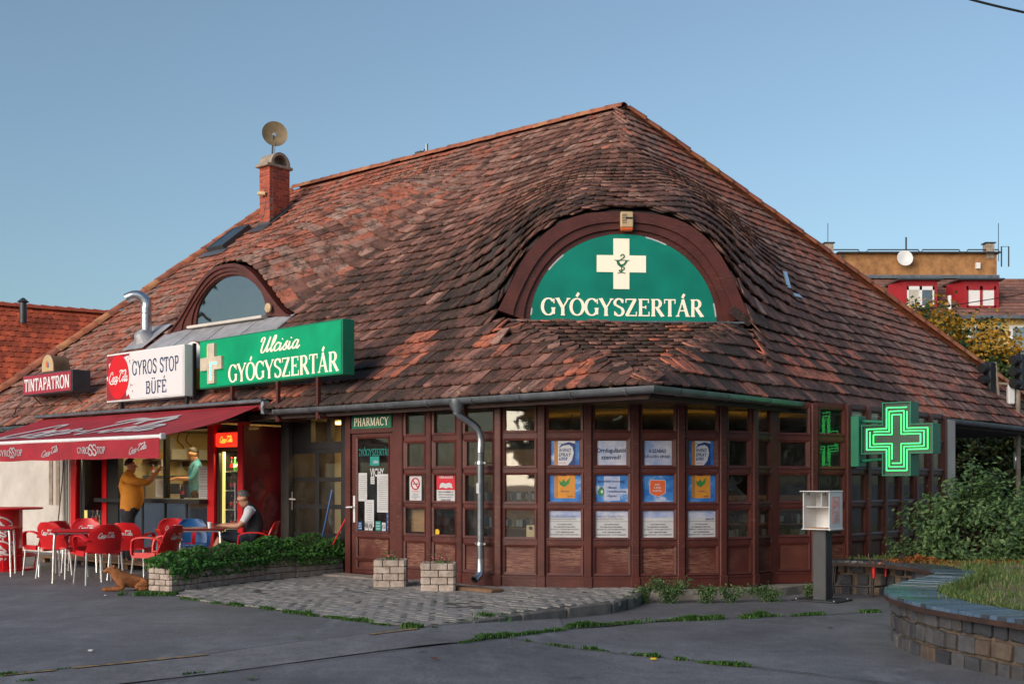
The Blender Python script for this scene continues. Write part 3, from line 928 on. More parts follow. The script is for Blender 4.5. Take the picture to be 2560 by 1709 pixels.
for (A, B, y0, y1) in ((outer, mA, -.05, .12), (mA, mB_, -.01, .12), (mB_, inner, .035, .12)):
    mb = MB(); ring(mb, A, B, y0, y1, DF); mb.build('arch_board', 'frame', dm)
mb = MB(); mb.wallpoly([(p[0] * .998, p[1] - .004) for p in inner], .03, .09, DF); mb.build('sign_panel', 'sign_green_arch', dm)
mb = MB()     # pale cracked edge of the sign panel
for i0, i1 in ((8, 11), (23, 26), (1, 2), (37, 39)):
    A = inner[i0:i1 + 1]; B = [(p[0] * .985, SILL + (p[1] - SILL) * .985) for p in A]
    mb.add([(p[0], .028, p[1]) for p in A] + [(p[0], .028, p[1]) for p in B], [(j, len(A) + j, len(A) + j + 1, j + 1) for j in range(len(A) - 1)], 0, DF)
for x0, x1 in ((-.55, -.15), (.35, .48), (.62, .9)):
    mb.add([(x0, .028, SILL + .034), (x1, .028, SILL + .034), ((x0 + x1) / 2, .028, SILL + .06)], [(0, 1, 2)], 0, DF)
mb.build('sign_edge', 'paper', dm)
mb = MB()
mb.wallpoly([(-.11, 4.22), (.11, 4.22), (.11, 4.45), (.34, 4.45), (.34, 4.68), (.11, 4.68), (.11, 4.91), (-.11, 4.91), (-.11, 4.68), (-.34, 4.68), (-.34, 4.45), (-.11, 4.45)], .015, .03,
            DF @ Matrix.Translation((-.04, 0, 4.66)) @ Matrix.Scale(1.09, 4) @ Matrix.Translation((0, 0, -4.565)))
cr = mb.build('cross', 'sign_cream', dm)
mb = MB()      # bowl and snake
XB = DF @ Matrix.Translation((-.04, .008, 4.52))
for pts, t1_, t0_ in (([(-.11, .19), (-.04, .19), (.04, .19), (.12, .19)], .012, .012), ([(-.07, .185), (-.03, .13), (.0, .115), (.04, .13), (.08, .185)], .03, .03),
                      ([(0, .12), (0, .0)], .016, .016), ([(-.06, -.005), (0, .008), (.06, -.005)], .012, .012),
                      ([(-.02, .25), (.02, .28), (.04, .24), (-.01, .20), (-.06, .15), (-.02, .10), (.035, .085), (.03, .05), (-.03, .04), (-.02, .02), (.02, .03)], .022, .014)):
    q = MB(); pen(q, pts, t1_, t0_, 0, len(pts) > 2)
    mb.add([(p[0], -.0006 * len(mb.f) / 20, p[1]) for p in q.v], q.f, 0, XB)
mb.build('emblem', 'green_paint', dm)
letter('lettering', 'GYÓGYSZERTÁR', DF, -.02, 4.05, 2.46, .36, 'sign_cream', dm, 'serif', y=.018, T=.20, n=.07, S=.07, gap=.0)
mb = MB(); mb.box((0, -.10, SILL + .012), (3.5, .34, .022), DF @ Matrix.Translation((0, 0, 0))); mb.build('sill_flashing', 'zinc', dm)
# siren box at the crown of the arch
al = empty('alarm_siren', DF @ Vector((.02, -.06, 5.28)), parent=bld)
mb = MB(); mb.bbox((.02, -.085, 5.29), (.185, .10, .235), .012, DF); mb.build('housing', 'cream_plastic', al)
mb = MB(); mb.bbox((.02, -.085, 5.150), (.18, .098, .042), .01, DF); mb.build('strobe_lens', 'orange', al)
mb = MB()
for i in range(6): mb.box((-.02, -.1365, 5.24 + i * .024), (.07, .004, .008), DF)
mb.box((.05, -.1368, 5.31), (.10, .004, .028), DF); mb.build('grille', 'black', al)

# --- small street-front dormer
sd = empty('dormer', P(S1, T1, 4.42), parent=bld)
SF = FAC(S1, T1)
SILL1 = EAVE + SLOPE_L * T1 + .03
def small_out(x): return zroof(S1 - x, T1 + .02)
inner = []; outer = []
for i in range(NA + 1):
    th = PI - PI * i / NA
    inner.append((.02 + 1.13 * math.cos(th), SILL1 + .08 + .88 * max(0, math.sin(th)) ** .9))
    xo = 2.12 * math.copysign(abs(math.cos(th)) ** 1.0, math.cos(th)); outer.append((xo, max(small_out(xo) - .03, SILL1 - .05 + .001)))
m1 = lerp2(outer, inner, .3); m2 = lerp2(outer, inner, .62); m3 = lerp2(outer, inner, .9)
for (A, B, y0, y1) in ((outer, m1, -.09, .10), (m1, m2, -.05, .10), (m2, m3, -.015, .10), (m3, inner, .025, .10)):
    mb = MB(); ring(mb, A, B, y0, y1, SF); mb.build('arch_board', 'frame', sd)
mb = MB(); mb.wallpoly(inner, .05, .056, SF); mb.build('pane', 'glass_dormer', sd)
mb = MB(); mb.box((.02, -.06, SILL1 + .05), (2.4, .16, .05), SF); mb.build('sill', 'white_plaster', sd)
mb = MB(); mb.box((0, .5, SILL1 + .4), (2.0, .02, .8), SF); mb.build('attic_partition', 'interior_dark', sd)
mb = MB(); mb.lathe([(.0, 0), (.085, 0), (.085, .03), (.06, .04), (.0, .04)], 20, SF @ Matrix.Translation((1.38, -.09, SILL1 + .20)) @ Matrix.Rotation(PI / 2, 4, 'X'))
for i in range(5): mb.box((1.38, -.132, SILL1 + .16 + i * .02), (.08, .006, .006), SF)
mb.build('vent_grille', 'cream_plastic', sd)
for i in range(4):
    x0, x1 = -2.05 + i * 1.03, -2.05 + (i + 1) * 1.03 - .01
    mb = MB(); z0, z1 = EAVE + SLOPE_L * (T1 - .70) + .10, SILL1 + .03
    mb.add([(x0, -.70, z0), (x1, -.70, z0), (x1, -.02, z1), (x0, -.02, z1), (x0, -.70, z0 - .05), (x1, -.70, z0 - .05), (x1, -.02, z1 - .05), (x0, -.02, z1 - .05)],
           [(0, 1, 2, 3), (0, 4, 5, 1), (1, 5, 6, 2), (3, 7, 4, 0)], 0, SF)
    mb.tube([(x1, -.70, z0 + .006), (x1, -.02, z1 + .006)], .012, 5, SF)
    mb.build('flashing_sheet', 'zinc_light', sd)

def plus(h, a): return [(-a, -h), (a, -h), (a, -a), (h, -a), (h, a), (a, a), (a, h), (-a, h), (-a, a), (-h, a), (-h, -a), (-a, -a)]
# ------------------------------------------------------------------ glazed walls
TW_ = .45
WP = [P(4.63, TW_), P(4.06, TW_), P(3.466, TW_), P(2.765, TW_)] + [Vector((x, y, 0)) for x, y in
      ((.393, 15.67), (1.003, 15.58), (1.625, 15.56), (2.233, 15.61), (2.81, 15.76), (3.287, 16.0), (3.622, 16.39), (4.22, 16.5), (4.78, 16.8), (5.2, 17.25))]
for i in range(1, 6): WP.append(WP[13] + VB * (.6 * i))
PANES = [(.66, 1.04), (1.13, 1.51), (1.61, 1.97), (2.08, 2.435)]
BAYX = []
def strip(mb, x0, x1, z0, z1, y0, y1, X): mb.box(((x0 + x1) / 2, (y0 + y1) / 2, (z0 + z1) / 2), (x1 - x0, y1 - y0, z1 - z0), X)
def bead(mb, x0, x1, z0, z1, w, y0, y1, X):
    """moulding round an opening, mitred"""
    o = [(x0, z0), (x1, z0), (x1, z1), (x0, z1)]; i = [(x0 + w, z0 + w), (x1 - w, z0 + w), (x1 - w, z1 - w), (x0 + w, z1 - w)]
    for k in range(4):
        j = (k + 1) % 4; A, B, C_, D = o[k], o[j], i[j], i[k]
        mb.add([(A[0], y0, A[1]), (B[0], y0, B[1]), (C_[0], y0 + .012, C_[1]), (D[0], y0 + .012, D[1]), (A[0], y1, A[1]), (B[0], y1, B[1]), (C_[0], y1, C_[1]), (D[0], y1, D[1])],
               [(0, 1, 2, 3), (0, 4, 5, 1), (3, 2, 6, 7), (1, 5, 6, 2), (3, 7, 4, 0)], 0, X)
for i in range(len(WP) - 1):
    a_, b_ = WP[i], WP[i + 1]; L = (b_ - a_).length
    X = frame_m(a_, b_ - a_, z=UP); BAYX.append((X, L))
    mb = MB(); x0, x1 = .045, L - .045
    for z0, z1 in ((.0, .13),): strip(mb, -.01, L + .01, z0, z1, -.035, .06, X)
    strip(mb, -.01, L + .01, .13, .155, -.045, .05, X)
    prev = .155
    for z0, z1 in [(.19, .55)] + PANES + [(2.52, 2.52)]:
        strip(mb, x0, x1, prev, z0, -.004, .05, X); prev = z1
    strip(mb, x0, x0 + .035, .15, 2.5, -.002, .052, X); strip(mb, x1 - .035, x1, .15, 2.5, -.002, .052, X)
    for z0, z1 in [(.19, .55)] + PANES: bead(mb, x0 + .02, x1 - .02, z0 - .018, z1 + .018, .03, -.024, .02, X)
    if i not in (3,): bead(mb, x0 + .045, x1 - .045, 1.60, 1.98, .028, -.012, .03, X)
    bay = mb.build('glazed_bay', 'frame', bld)
    for k, (z0, z1) in enumerate(PANES):
        mb = MB()
        if i == 8 and k == 1:
            w0, w1 = x0 + .03, x1 - .03
            mb.wallpoly([(w0, z0), (w1, z0), (w1, z0 + .06), (w1 - .10, z0 + .13), (w1 - .19, z0 + .20), (w1 - .22, z0 + .24), (w1 - .14, z0 + .27), (w1 - .06, z1), (w0, z1)], .022, .027, X)
        else: strip(mb, x0 + .03, x1 - .03, z0 - .005, z1 + .005, .022, .027, X)
        mb.build('pane', 'glass', bay)
    mb = MB(); strip(mb, x0 + .03, x1 - .03, .195, .545, .012, .03, X)
    mb.build('lower_panel', 'panel_bare' if i == 10 else 'panel', bay)
for i, p in enumerate(WP):
    d = (WP[min(i + 1, len(WP) - 1)] - WP[max(i - 1, 0)])
    mb = MB(); X = frame_m(p, d, z=UP)
    mb.bbox((0, .01, 1.25), (.105 if i != 10 else .13, .10, 2.5), .012, X); mb.bbox((0, .008, .08), (.125, .125, .16), .01, X)
    mb.build('post', 'frame', bld)
# white pier at the porch end, and the white house wall at the left end
mb = MB(); pp = WP[-1] + VB * .28; mb.box((0, .12, 1.22), (.30, .30, 2.44), frame_m(pp, VB, z=UP)); mb.build('pier', 'white_plaster', bld)
mb = MB(); mb.box((2.4, .15, 1.22), (4.9, .3, 2.44), FAC(13.2 + 4.9, .45)); mb.build('plaster_wall', 'white_plaster', bld)
for sx in (14.35, 14.62):
    mb = MB(); mb.box((0, 0, 0), (.14, .02, 1.0), FAC(sx, .445, 1.45)); mb.build('wall_niche', 'cap_stone', bld)
# porch rear wall
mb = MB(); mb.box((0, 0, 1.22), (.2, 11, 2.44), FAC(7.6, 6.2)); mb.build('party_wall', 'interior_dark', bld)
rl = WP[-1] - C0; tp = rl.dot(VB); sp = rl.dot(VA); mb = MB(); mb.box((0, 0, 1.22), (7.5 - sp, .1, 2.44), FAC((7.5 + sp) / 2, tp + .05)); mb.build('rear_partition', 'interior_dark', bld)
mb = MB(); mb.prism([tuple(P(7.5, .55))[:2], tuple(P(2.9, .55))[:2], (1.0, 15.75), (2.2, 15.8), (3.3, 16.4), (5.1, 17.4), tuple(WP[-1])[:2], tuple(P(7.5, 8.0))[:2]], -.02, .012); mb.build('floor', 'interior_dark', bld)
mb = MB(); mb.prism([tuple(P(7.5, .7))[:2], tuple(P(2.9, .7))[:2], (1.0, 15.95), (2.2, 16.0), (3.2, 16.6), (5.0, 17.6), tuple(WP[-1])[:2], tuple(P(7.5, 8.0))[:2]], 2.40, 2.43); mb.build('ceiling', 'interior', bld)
# the concrete plinth along the right-hand wall
edge = [Vector((1.68, 15.30, 0)), Vector((2.35, 15.28, 0)), Vector((3.0, 15.40, 0)), Vector((3.6, 15.75, 0)), Vector((4.0, 16.15, 0)), Vector((4.6, 16.35, 0)), Vector((5.2, 16.9, 0)), Vector((5.9, 17.7, 0))]
edge = catmull(edge, 4)
inn = [Vector((1.6, 15.7, 0)), Vector((3.0, 16.2, 0)), Vector((4.5, 17.2, 0)), Vector((5.7, 18.2, 0))]
mb = MB(); mb.prism([tuple(p)[:2] for p in edge] + [tuple(p)[:2] for p in reversed(inn)], -.4, -.008); mb.build('plinth', 'concrete', bld)

# ------------------------------------------------------------------ pharmacy door
S0 = 5.817
DRX = FAC(S0, TW_)                  # x from the left edge of the door frame
dw = S0 - 4.63
door = empty('door', P(5.2, TW_), parent=bld)
mb = MB()
strip(mb, 0, .115, 0, 2.5, -.03, .09, DRX); strip(mb, dw - .15, dw - .05, 0, 2.5, -.03, .09, DRX); strip(mb, .115, dw - .15, 2.13, 2.2, -.025, .08, DRX); strip(mb, .115, dw - .15, 2.2, 2.5, .0, .08, DRX)
strip(mb, .115, dw - .15, 0, .04, -.05, .1, DRX)
mb.build('door_frame', 'frame', door)
mb = MB(); lx0, lx1 = .125, dw - .16
strip(mb, lx0, lx0 + .115, .045, 2.12, .0, .05, DRX); strip(mb, lx1 - .105, lx1, .045, 2.12, .0, .05, DRX)
for z0, z1 in ((2.06, 2.12), (.58, .67), (.245, .29), (.045, .12)): strip(mb, lx0 + .115, lx1 - .105, z0, z1, .0, .05, DRX)
bead(mb, lx0 + .10, lx1 - .09, .655, 2.075, .028, -.014, .03, DRX); bead(mb, lx0 + .10, lx1 - .09, .275, .595, .028, -.014, .03, DRX); bead(mb, lx0 + .10, lx1 - .09, .105, .26, .028, -.014, .03, DRX)
mb.build('door_leaf', 'frame', door)
mb = MB(); strip(mb, lx0 + .11, lx1 - .10, .115, .59, .02, .035, DRX); mb.build('door_panel', 'panel', door)
mb = MB(); strip(mb, lx0 + .11, lx1 - .10, .66, 2.07, .022, .027, DRX); mb.build('pane', 'glass', door)
mb = MB(); mb.bbox((lx0 + .06, -.008, 1.0), (.04, .016, .40), .004, DRX); mb.tube([(lx0 + .06, -.01, 1.03), (lx0 + .06, -.06, 1.03), (lx0 + .02, -.065, 1.03), (lx0 - .06, -.062, 1.025)], .012, 7, DRX); mb.build('door_handle', 'white', door, True)
mb = MB(); mb.bbox((dw / 2 - .02, -.012, 2.295), (.86, .03, .20), .004, DRX); ps = mb.build('header_sign', 'sign_green', bld)
letter('lettering', 'PHARMACY', DRX, dw / 2 - .02, 2.295, .74, .125, 'sign_cream', ps, 'serif', y=-.029, T=.13, n=.06, S=.06)
gx = (lx0 + .11 + lx1 - .10) / 2
letter('glass_lettering', 'GYÓGYSZERTÁR', DRX, gx, 1.86, .70, .14, 'teal', door, 'serif', y=.018, T=.17, n=.08, S=.05)
letter('glass_lettering', 'VICHY', DRX, gx + .07, 1.545, .30, .125, 'paper', door, 'sans', y=.018)
mb = MB(); mb.box((gx + .02, .018, 1.715), (.20, .002, .135), DRX); lb = mb.build('closed_plate', 'teal', door)
letter('lettering', 'ZÁRVA', DRX, gx + .05, 1.705, .11, .05, 'paper', lb, 'sans', y=.016)

def sheet(name, X, cx, cz, w, h, y, mat, label, category='notice', group=None, lines=None, title=None, tcol='ink', lcol='ink', par_extra=None):
    """a printed sheet behind or on a pane, with its printed lines as parts"""
    o_ = X @ Vector((cx, y, cz - h / 2))
    e = empty(name, o_, label, category, group)
    mb = MB(); mb.box((cx, y, cz), (w, .002, h), X); mb.build('sheet', mat, e)
    if title:
        for tx, dx, dz, tw, th in title: letter('print', tx, X, cx + dx, cz + dz, tw, th, tcol, e, 'sans', y=y - .0025)
    if lines:
        mb = MB(); rr = random.Random(int(cx * 991) + int(cz * 77))
        for z0, z1, n, f, hgt in lines:
            for i in range(n):
                zz = cz + z0 + (z1 - z0) * i / max(1, n - 1); ww = w * f * rr.uniform(.7, 1.0)
                x = cx - ww / 2
                while x < cx + ww / 2:
                    l = rr.uniform(.012, .04); mb.box((x + l / 2, y - .0022, zz), (l, .001, hgt)); x += l + .007
        if mb.v:
            mb.v = [tuple(X @ Vector(p)) for p in mb.v]; mb.build('print_lines', lcol, e, kind='stuff')
    return e
yn = .014
sheet('notice_paper', DRX, gx - .24, 1.33, .20, .42, yn, 'paper', 'narrow paper notice at upper left on the pharmacy door glass', lines=[(.16, -.16, 12, .8, .005)])
sheet('notice_paper', DRX, gx + .22, 1.24, .28, .56, yn, 'paper', 'largest paper notice, at the right on the pharmacy door glass', lines=[(.24, -.24, 18, .85, .006)])
sheet('notice_paper', DRX, gx - .09, .94, .20, .40, yn, 'paper', 'lowest paper notice, in the middle of the pharmacy door glass', lines=[(.15, -.12, 9, .6, .006)])
sheet('notice_card', DRX, gx - .02, 1.43, .085, .11, yn, 'paper', 'tiny white card between the notices on the pharmacy door', lines=[(.03, -.03, 3, .8, .008)])
STK = [(-.31, .12, .12, 'blue', 'blue sticker low at the left of the pharmacy door glass'), (-.15, .08, .12, 'paper', 'white no-dogs sticker low on the pharmacy door glass'), (-.06, .08, .12, 'paper', 'white no-ice-cream sticker low on the pharmacy door glass'),
       (.10, .11, .14, 'teal', 'pale opening-hours sticker low on the pharmacy door glass'), (.22, .08, .12, 'paper', 'white no-skating sticker low at the right of the pharmacy door glass'), (.32, .075, .27, 'blue', 'tall blue sticker in the lower right corner of the pharmacy door glass')]
for j, (dx, w, h, mt, lab) in enumerate(STK):
    e = sheet('door_sticker', DRX, gx + dx, .69 + h / 2, w, h, yn, mt, lab, 'sticker', lines=[(h * .3, -h * .3, 3, .8, .012)] if mt != 'paper' else None, lcol='paper')
    if mt == 'paper':
        mb = MB(); mb.tube([(math.cos(q * PI / 8) * .028 + gx + dx, yn - .004, .75 + math.sin(q * PI / 8) * .03) for q in range(17)], .004, 4, DRX); mb.tube([(gx + dx - .02, yn - .004, .77), (gx + dx + .02, yn - .004, .73)], .004, 4, DRX)
        mb.build('pictogram', 'ink', e)

# ------------------------------------------------------------------ recessed black side door
rec = empty('side_door', P(6.9, .8), parent=bld)
RX = FAC(7.72, .8)
def rx(s): return 7.72 - s
mb = MB()
strip(mb, 0, rx(7.50), 0, 2.46, -.02, .08, RX); strip(mb, rx(6.32), rx(5.85), 0, 2.46, -.02, .08, RX); strip(mb, rx(7.5), rx(6.32), 1.93, 2.04, -.01, .08, RX); strip(mb, rx(7.5), rx(7.05), 2.04, 2.46, -.01, .08, RX)
strip(mb, rx(6.66), rx(6.58), 2.04, 2.46, -.01, .08, RX); strip(mb, rx(7.5), rx(6.32), .02, .60, .0, .05, RX); strip(mb, rx(6.95), rx(6.86), .60, 1.93, .0, .05, RX)
for z0, z1 in ((.98, 1.05), (1.41, 1.48), (1.86, 1.93)): strip(mb, rx(7.5), rx(6.32), z0, z1, .002, .048, RX)
mb.build('door_leaf', 'black_wood', rec)
for s0, s1 in ((7.49, 6.95), (6.86, 6.33)):
    for z0, z1 in ((.60, .98), (1.05, 1.41), (1.48, 1.86)):
        mb = MB(); strip(mb, rx(s0), rx(s1), z0, z1, .02, .025, RX); mb.build('pane', 'glass', rec)
for s0, s1 in ((7.05, 6.66), (6.58, 6.2)):
    mb = MB(); strip(mb, rx(s0), rx(s1), 2.05, 2.46, .02, .025, RX); mb.build('transom_pane', 'glass', rec)
mb = MB(); mb.bbox((rx(7.52), -.03, 1.1), (.045, .016, .30), .004, RX); mb.tube([(rx(7.52), -.03, 1.13), (rx(7.52), -.08, 1.13), (rx(7.42), -.082, 1.13), (rx(7.36), -.08, 1.125)], .012, 7, RX); mb.build('door_handle', 'white', rec, True)
mb = MB(); mb.box((0, 0, 1.23), (.05, .35, 2.46), FAC(5.845, .66)); mb.build('reveal', 'black_wood', rec)
mb = MB(); mb.box((.9, .9, 1.22), (1.9, .05, 2.4), RX); mb.build('hall_wall', 'kiosk_wall', rec)
mb = MB(); mb.box((0, 0, 1.2), (.05, 1.5, 2.4), FAC(5.80, 1.35)); mb.build('hall_light_partition', 'interior_dark', rec)  # added unseen wall, stops the hall lamp leaking into the pharmacy
mb = MB(); mb.box((rx(6.5), .45, 2.36), (.9, .08, .05), RX); mb.build('hall_lamp', 'lamp_warm', rec)
mb = MB()
for q in range(9):
    mb.lathe([(.03, 0), (.03, .15), (.012, .2), (.012, .26)], 7, RX @ Matrix.Translation((rx(6.82) + q * .055, .5, 1.49)))
mb.box((rx(6.6), .5, 1.475), (.55, .16, .02), RX); mb.build('bottle_shelf', 'black', rec)
def broom(p0, p1, mat, head, label):
    e = empty('broom', p0, label, 'broom')
    mb = MB(); mb.tube([p0, p1], .014, 8); mb.build('handle', mat, e, True)
    d = (Vector(p1) - Vector(p0)).normalized()
    mb = MB(); mb.tube([Vector(p0) + d * .0, Vector(p0) + d * .10], .02, 8); mb.build('socket', 'white', e, True)
    mb = MB(); mb.bbox((0, 0, -.02), (.26, .05, .05), .01, frame_m(p0, VA, z=UP)); 
    for q in range(9): mb.tube([Vector(p0) + VA * (-.12 + q * .03) - UP * .04, Vector(p0) + VA * (-.13 + q * .0325) - UP * .13], .012, 5)
    mb.build('brush', head, e)
broom(P(6.62, .55, .14), P(6.48, .74, 1.28), 'blue', 'blue', 'blue-handled broom leaning against the black side door')
broom(P(6.35, .45, .14), P(5.93, .70, 1.10), 'cola_red', 'red_tile', 'red-handled broom leaning into the corner by the black side door')

# ------------------------------------------------------------------ window posters
def poster(bay, row, label, mat, builder=None, inset=(0, 0, 0, 0), category='poster', name='window_poster', group=None):
    X, L = BAYX[bay]; z0, z1 = PANES[row]
    x0, x1 = .08 + inset[0], L - .08 - inset[1]; z0 += inset[2]; z1 -= inset[3]; y = .017
    e = empty(name, X @ Vector(((x0 + x1) / 2, y, z0)), label, category, group)
    mb = MB(); mb.box(((x0 + x1) / 2, y + .001, (z0 + z1) / 2), (x1 - x0, .002, z1 - z0), X); mb.build('sheet', mat, e)
    if builder: builder(e, X, x0, x1, z0, z1, y)
    return e
def flat(e, name, pts, X, x0, z0, w, h, y, mat):
    mb = MB(); mb.wallpoly([(x0 + p[0] * w, z0 + p[1] * h) for p in pts], y, y + .0004, X); mb.build(name, mat, e)
def art_boxtop(e, X, x0, x1, z0, z1, y):
    w, h = x1 - x0, z1 - z0
    flat(e, 'carton_side', [(.19, 0), (.30, 0), (.30, .94), (.19, .93)], X, x0, z0, w, h, y - .002, 'print_wood')
    flat(e, 'carton_front', [(.30, 0), (.80, 0), (.80, .94), (.30, .94)], X, x0, z0, w, h, y - .0025, 'print_white')
    flat(e, 'carton_stripe', [(.78, 0), (.80, 0), (.80, .84), (.62, .90), (.40, .82), (.31, .66), (.45, .77), (.62, .80), (.72, .72), (.76, .5), (.70, .22), (.55, .0), (.70, .0)], X, x0, z0, w, h, y - .003, 'print_navy')
    letter('lettering', 'RHINO', X, x0 + w * .51, z0 + h * .60, w * .34, h * .14, 'ink_blue', e, 'sans', y=y - .0036, shear=.15)
    letter('lettering', 'SPRAY', X, x0 + w * .50, z0 + h * .43, w * .36, h * .14, 'ink_blue', e, 'sans', y=y - .0036, shear=.15)
    flat(e, 'badge', [(.32, .23), (.56, .23), (.58, .34), (.34, .34)], X, x0, z0, w, h, y - .0036, 'print_navy')
    letter('lettering', 'PLUS', X, x0 + w * .45, z0 + h * .285, w * .19, h * .085, 'print_white', e, 'sans', y=y - .0042)
    letter('fine_print', '15 ml', X, x0 + w * .36, z0 + h * .84, w * .09, h * .05, 'ink', e, 'sans', y=y - .0036)
    letter('fine_print', '1,25 mg/ml oldatos', X, x0 + w * .43, z0 + h * .13, w * .22, h * .045, 'print_red', e, 'sans', y=y - .0036)
def art_boxbottom(e, X, x0, x1, z0, z1, y):
    w, h = x1 - x0, z1 - z0
    flat(e, 'carton_side', [(.19, .18), (.30, .14), (.30, 1), (.19, 1)], X, x0, z0, w, h, y - .002, 'print_wood')
    flat(e, 'carton_front', [(.30, .16), (.80, .16), (.80, 1), (.30, 1)], X, x0, z0, w, h, y - .0025, 'print_orange')
    flat(e, 'carton_stripe', [(.30, .97), (.50, .93), (.64, 1), (.30, 1)], X, x0, z0, w, h, y - .003, 'print_navy')
    flat(e, 'leaf', [(.36, .62), (.33, .78), (.40, .72), (.46, .84), (.52, .72), (.68, .92), (.62, .66), (.48, .54)], X, x0, z0, w, h, y - .0032, 'print_green')
    letter('fine_print', 'SANOFI', X, x0 + w * .66, z0 + h * .22, w * .17, h * .05, 'ink', e, 'sans', y=y - .0036)
    letter('fine_print', 'Xilometazolin', X, x0 + w * .5, z0 + h * .40, w * .24, h * .05, 'print_navy', e, 'sans', y=y - .0036)
def art_lines(*rows):
    def f(e, X, x0, x1, z0, z1, y):
        w, h = x1 - x0, z1 - z0
        for tx, cx, cz, tw, th, mt in rows: letter('lettering', tx, X, x0 + w * cx, z0 + h * cz, w * tw, h * th, mt, e, 'sans', y=y - .0025)
    return f
def art_mento(e, X, x0, x1, z0, z1, y):
    w, h = x1 - x0, z1 - z0
    flat(e, 'panel', [(.28, .08), (.74, .08), (.74, .92), (.28, .92)], X, x0, z0, w, h, y - .002, 'print_cloud')
    flat(e, 'leaf', [(.10, .38), (.16, .52), (.22, .57), (.28, .48), (.30, .34), (.24, .24), (.14, .26)], X, x0, z0, w, h, y - .0026, 'print_green')
    flat(e, 'plus', [(.19, .36), (.215, .36), (.215, .31), (.24, .31), (.24, .36), (.265, .36), (.265, .41), (.24, .41), (.24, .46), (.215, .46), (.215, .41), (.19, .41)], X, x0, z0, w, h, y - .003, 'print_white')
    art_lines(('Egyedülálló hatóanyag*', .5, .74, .78, .09, 'ink_blue'), ('• Mentol', .50, .53, .28, .08, 'ink_blue'), ('• Eukaliptuszolaj', .64, .385, .54, .085, 'ink_blue'), ('• Kámfor', .51, .24, .30, .08, 'ink_blue'))(e, X, x0, x1, z0, z1, y - .001)
def art_badge(e, X, x0, x1, z0, z1, y):
    w, h = x1 - x0, z1 - z0
    sh = [(.29, .78), (.69, .78), (.72, .74), (.72, .38), (.69, .32), (.50, .22), (.30, .32), (.27, .38), (.27, .74)]
    flat(e, 'badge_edge', [(.495 + (p[0] - .495) * 1.06, .5 + (p[1] - .5) * 1.06) for p in sh], X, x0, z0, w, h, y - .002, 'print_white')
    flat(e, 'badge', sh, X, x0, z0, w, h, y - .0026, 'orange')
    art_lines(('MÁR', .49, .64, .15, .075, 'print_white'), ('6 ÉVES', .49, .53, .22, .075, 'print_white'), ('KORTÓL!', .49, .42, .28, .075, 'print_white'))(e, X, x0, x1, z0, z1, y - .001)
def art_small(extra):
    def f(e, X, x0, x1, z0, z1, y):
        w, h = x1 - x0, z1 - z0
        flat(e, 'sky_band', [(0, .72), (1, .72), (1, 1), (0, 1)], X, x0, z0, w, h, y - .001, 'print_cloud')
        rows = [('A KOCKÁZATOKRÓL', .5, .49, .46, .055, 'ink'), ('ÉS A MELLÉKHATÁSOKRÓL', .5, .40, .62, .055, 'ink'), ('OLVASSA EL A BETEGTÁJÉKOZTATÓT,', .5, .31, .82, .055, 'ink'), ('VAGY KÉRDEZZE MEG', .5, .22, .54, .055, 'ink'), ('KEZELŐORVOSÁT, GYÓGYSZERÉSZÉT!', .5, .13, .84, .055, 'ink')]
        art_lines(*(rows + extra))(e, X, x0, x1, z0, z1, y)
        mb = MB(); mb.box((x0 + w / 2, y - .0015, z0 + h * .585), (w * .96, .001, .004), X); mb.build('rule', 'ink', e)
    return f
fine = [('A Magyarországon kiadható élelmiszer kategóriákról', .46, .78, .80, .035, 'ink'), ('a RhinoSpray Plus 1,25 mg/ml oldatos orrspray', .44, .72, .76, .035, 'ink'), ('alkalmazható felnőttek és gyermekek számára', .45, .66, .78, .035, 'ink')]
poster(4, 2, 'nasal-spray carton top poster at the left of the upper poster row', 'print_sky', art_boxtop)
poster(5, 2, 'white cloudy poster reading Orrdugulástól szenved in two lines', 'print_cloud', art_lines(('Orrdugulástól', .5, .60, .88, .23, 'ink_blue'), ('szenved?', .5, .36, .60, .17, 'ink_blue')), (.01, .02, .0, .02))
poster(6, 2, 'hazy blue poster reading A szabad légzés ereje', 'print_cloud', art_lines(('A SZABAD', .5, .60, .56, .14, 'ink_blue'), ('LÉGZÉS EREJE', .5, .38, .80, .14, 'ink_blue')), (.01, .02, .0, .02))
poster(7, 2, 'nasal-spray carton top poster at the right of the upper poster row', 'print_sky', art_boxtop)
poster(4, 1, 'orange carton bottom poster at the left of the middle poster row', 'print_sky', art_boxbottom)
poster(5, 1, 'blue sky poster with a green leaf and a list of three ingredients', 'print_sky', art_mento)
poster(6, 1, 'blue sky poster with an orange shield badge', 'print_sky', art_badge)
poster(7, 1, 'orange carton bottom poster at the right of the middle poster row', 'print_sky', art_boxbottom)
poster(4, 0, 'grey warning text poster directly below the left orange carton poster', 'paper', art_small(fine))
poster(5, 0, 'grey warning text poster below the three-ingredient poster', 'paper', art_small(fine))
poster(6, 0, 'grey warning text poster below the orange shield poster', 'paper', art_small([]))
poster(7, 0, 'grey warning text poster with a maker name, below the right carton poster', 'paper', art_small([('SANOFI', .78, .66, .28, .07, 'ink_blue')]))
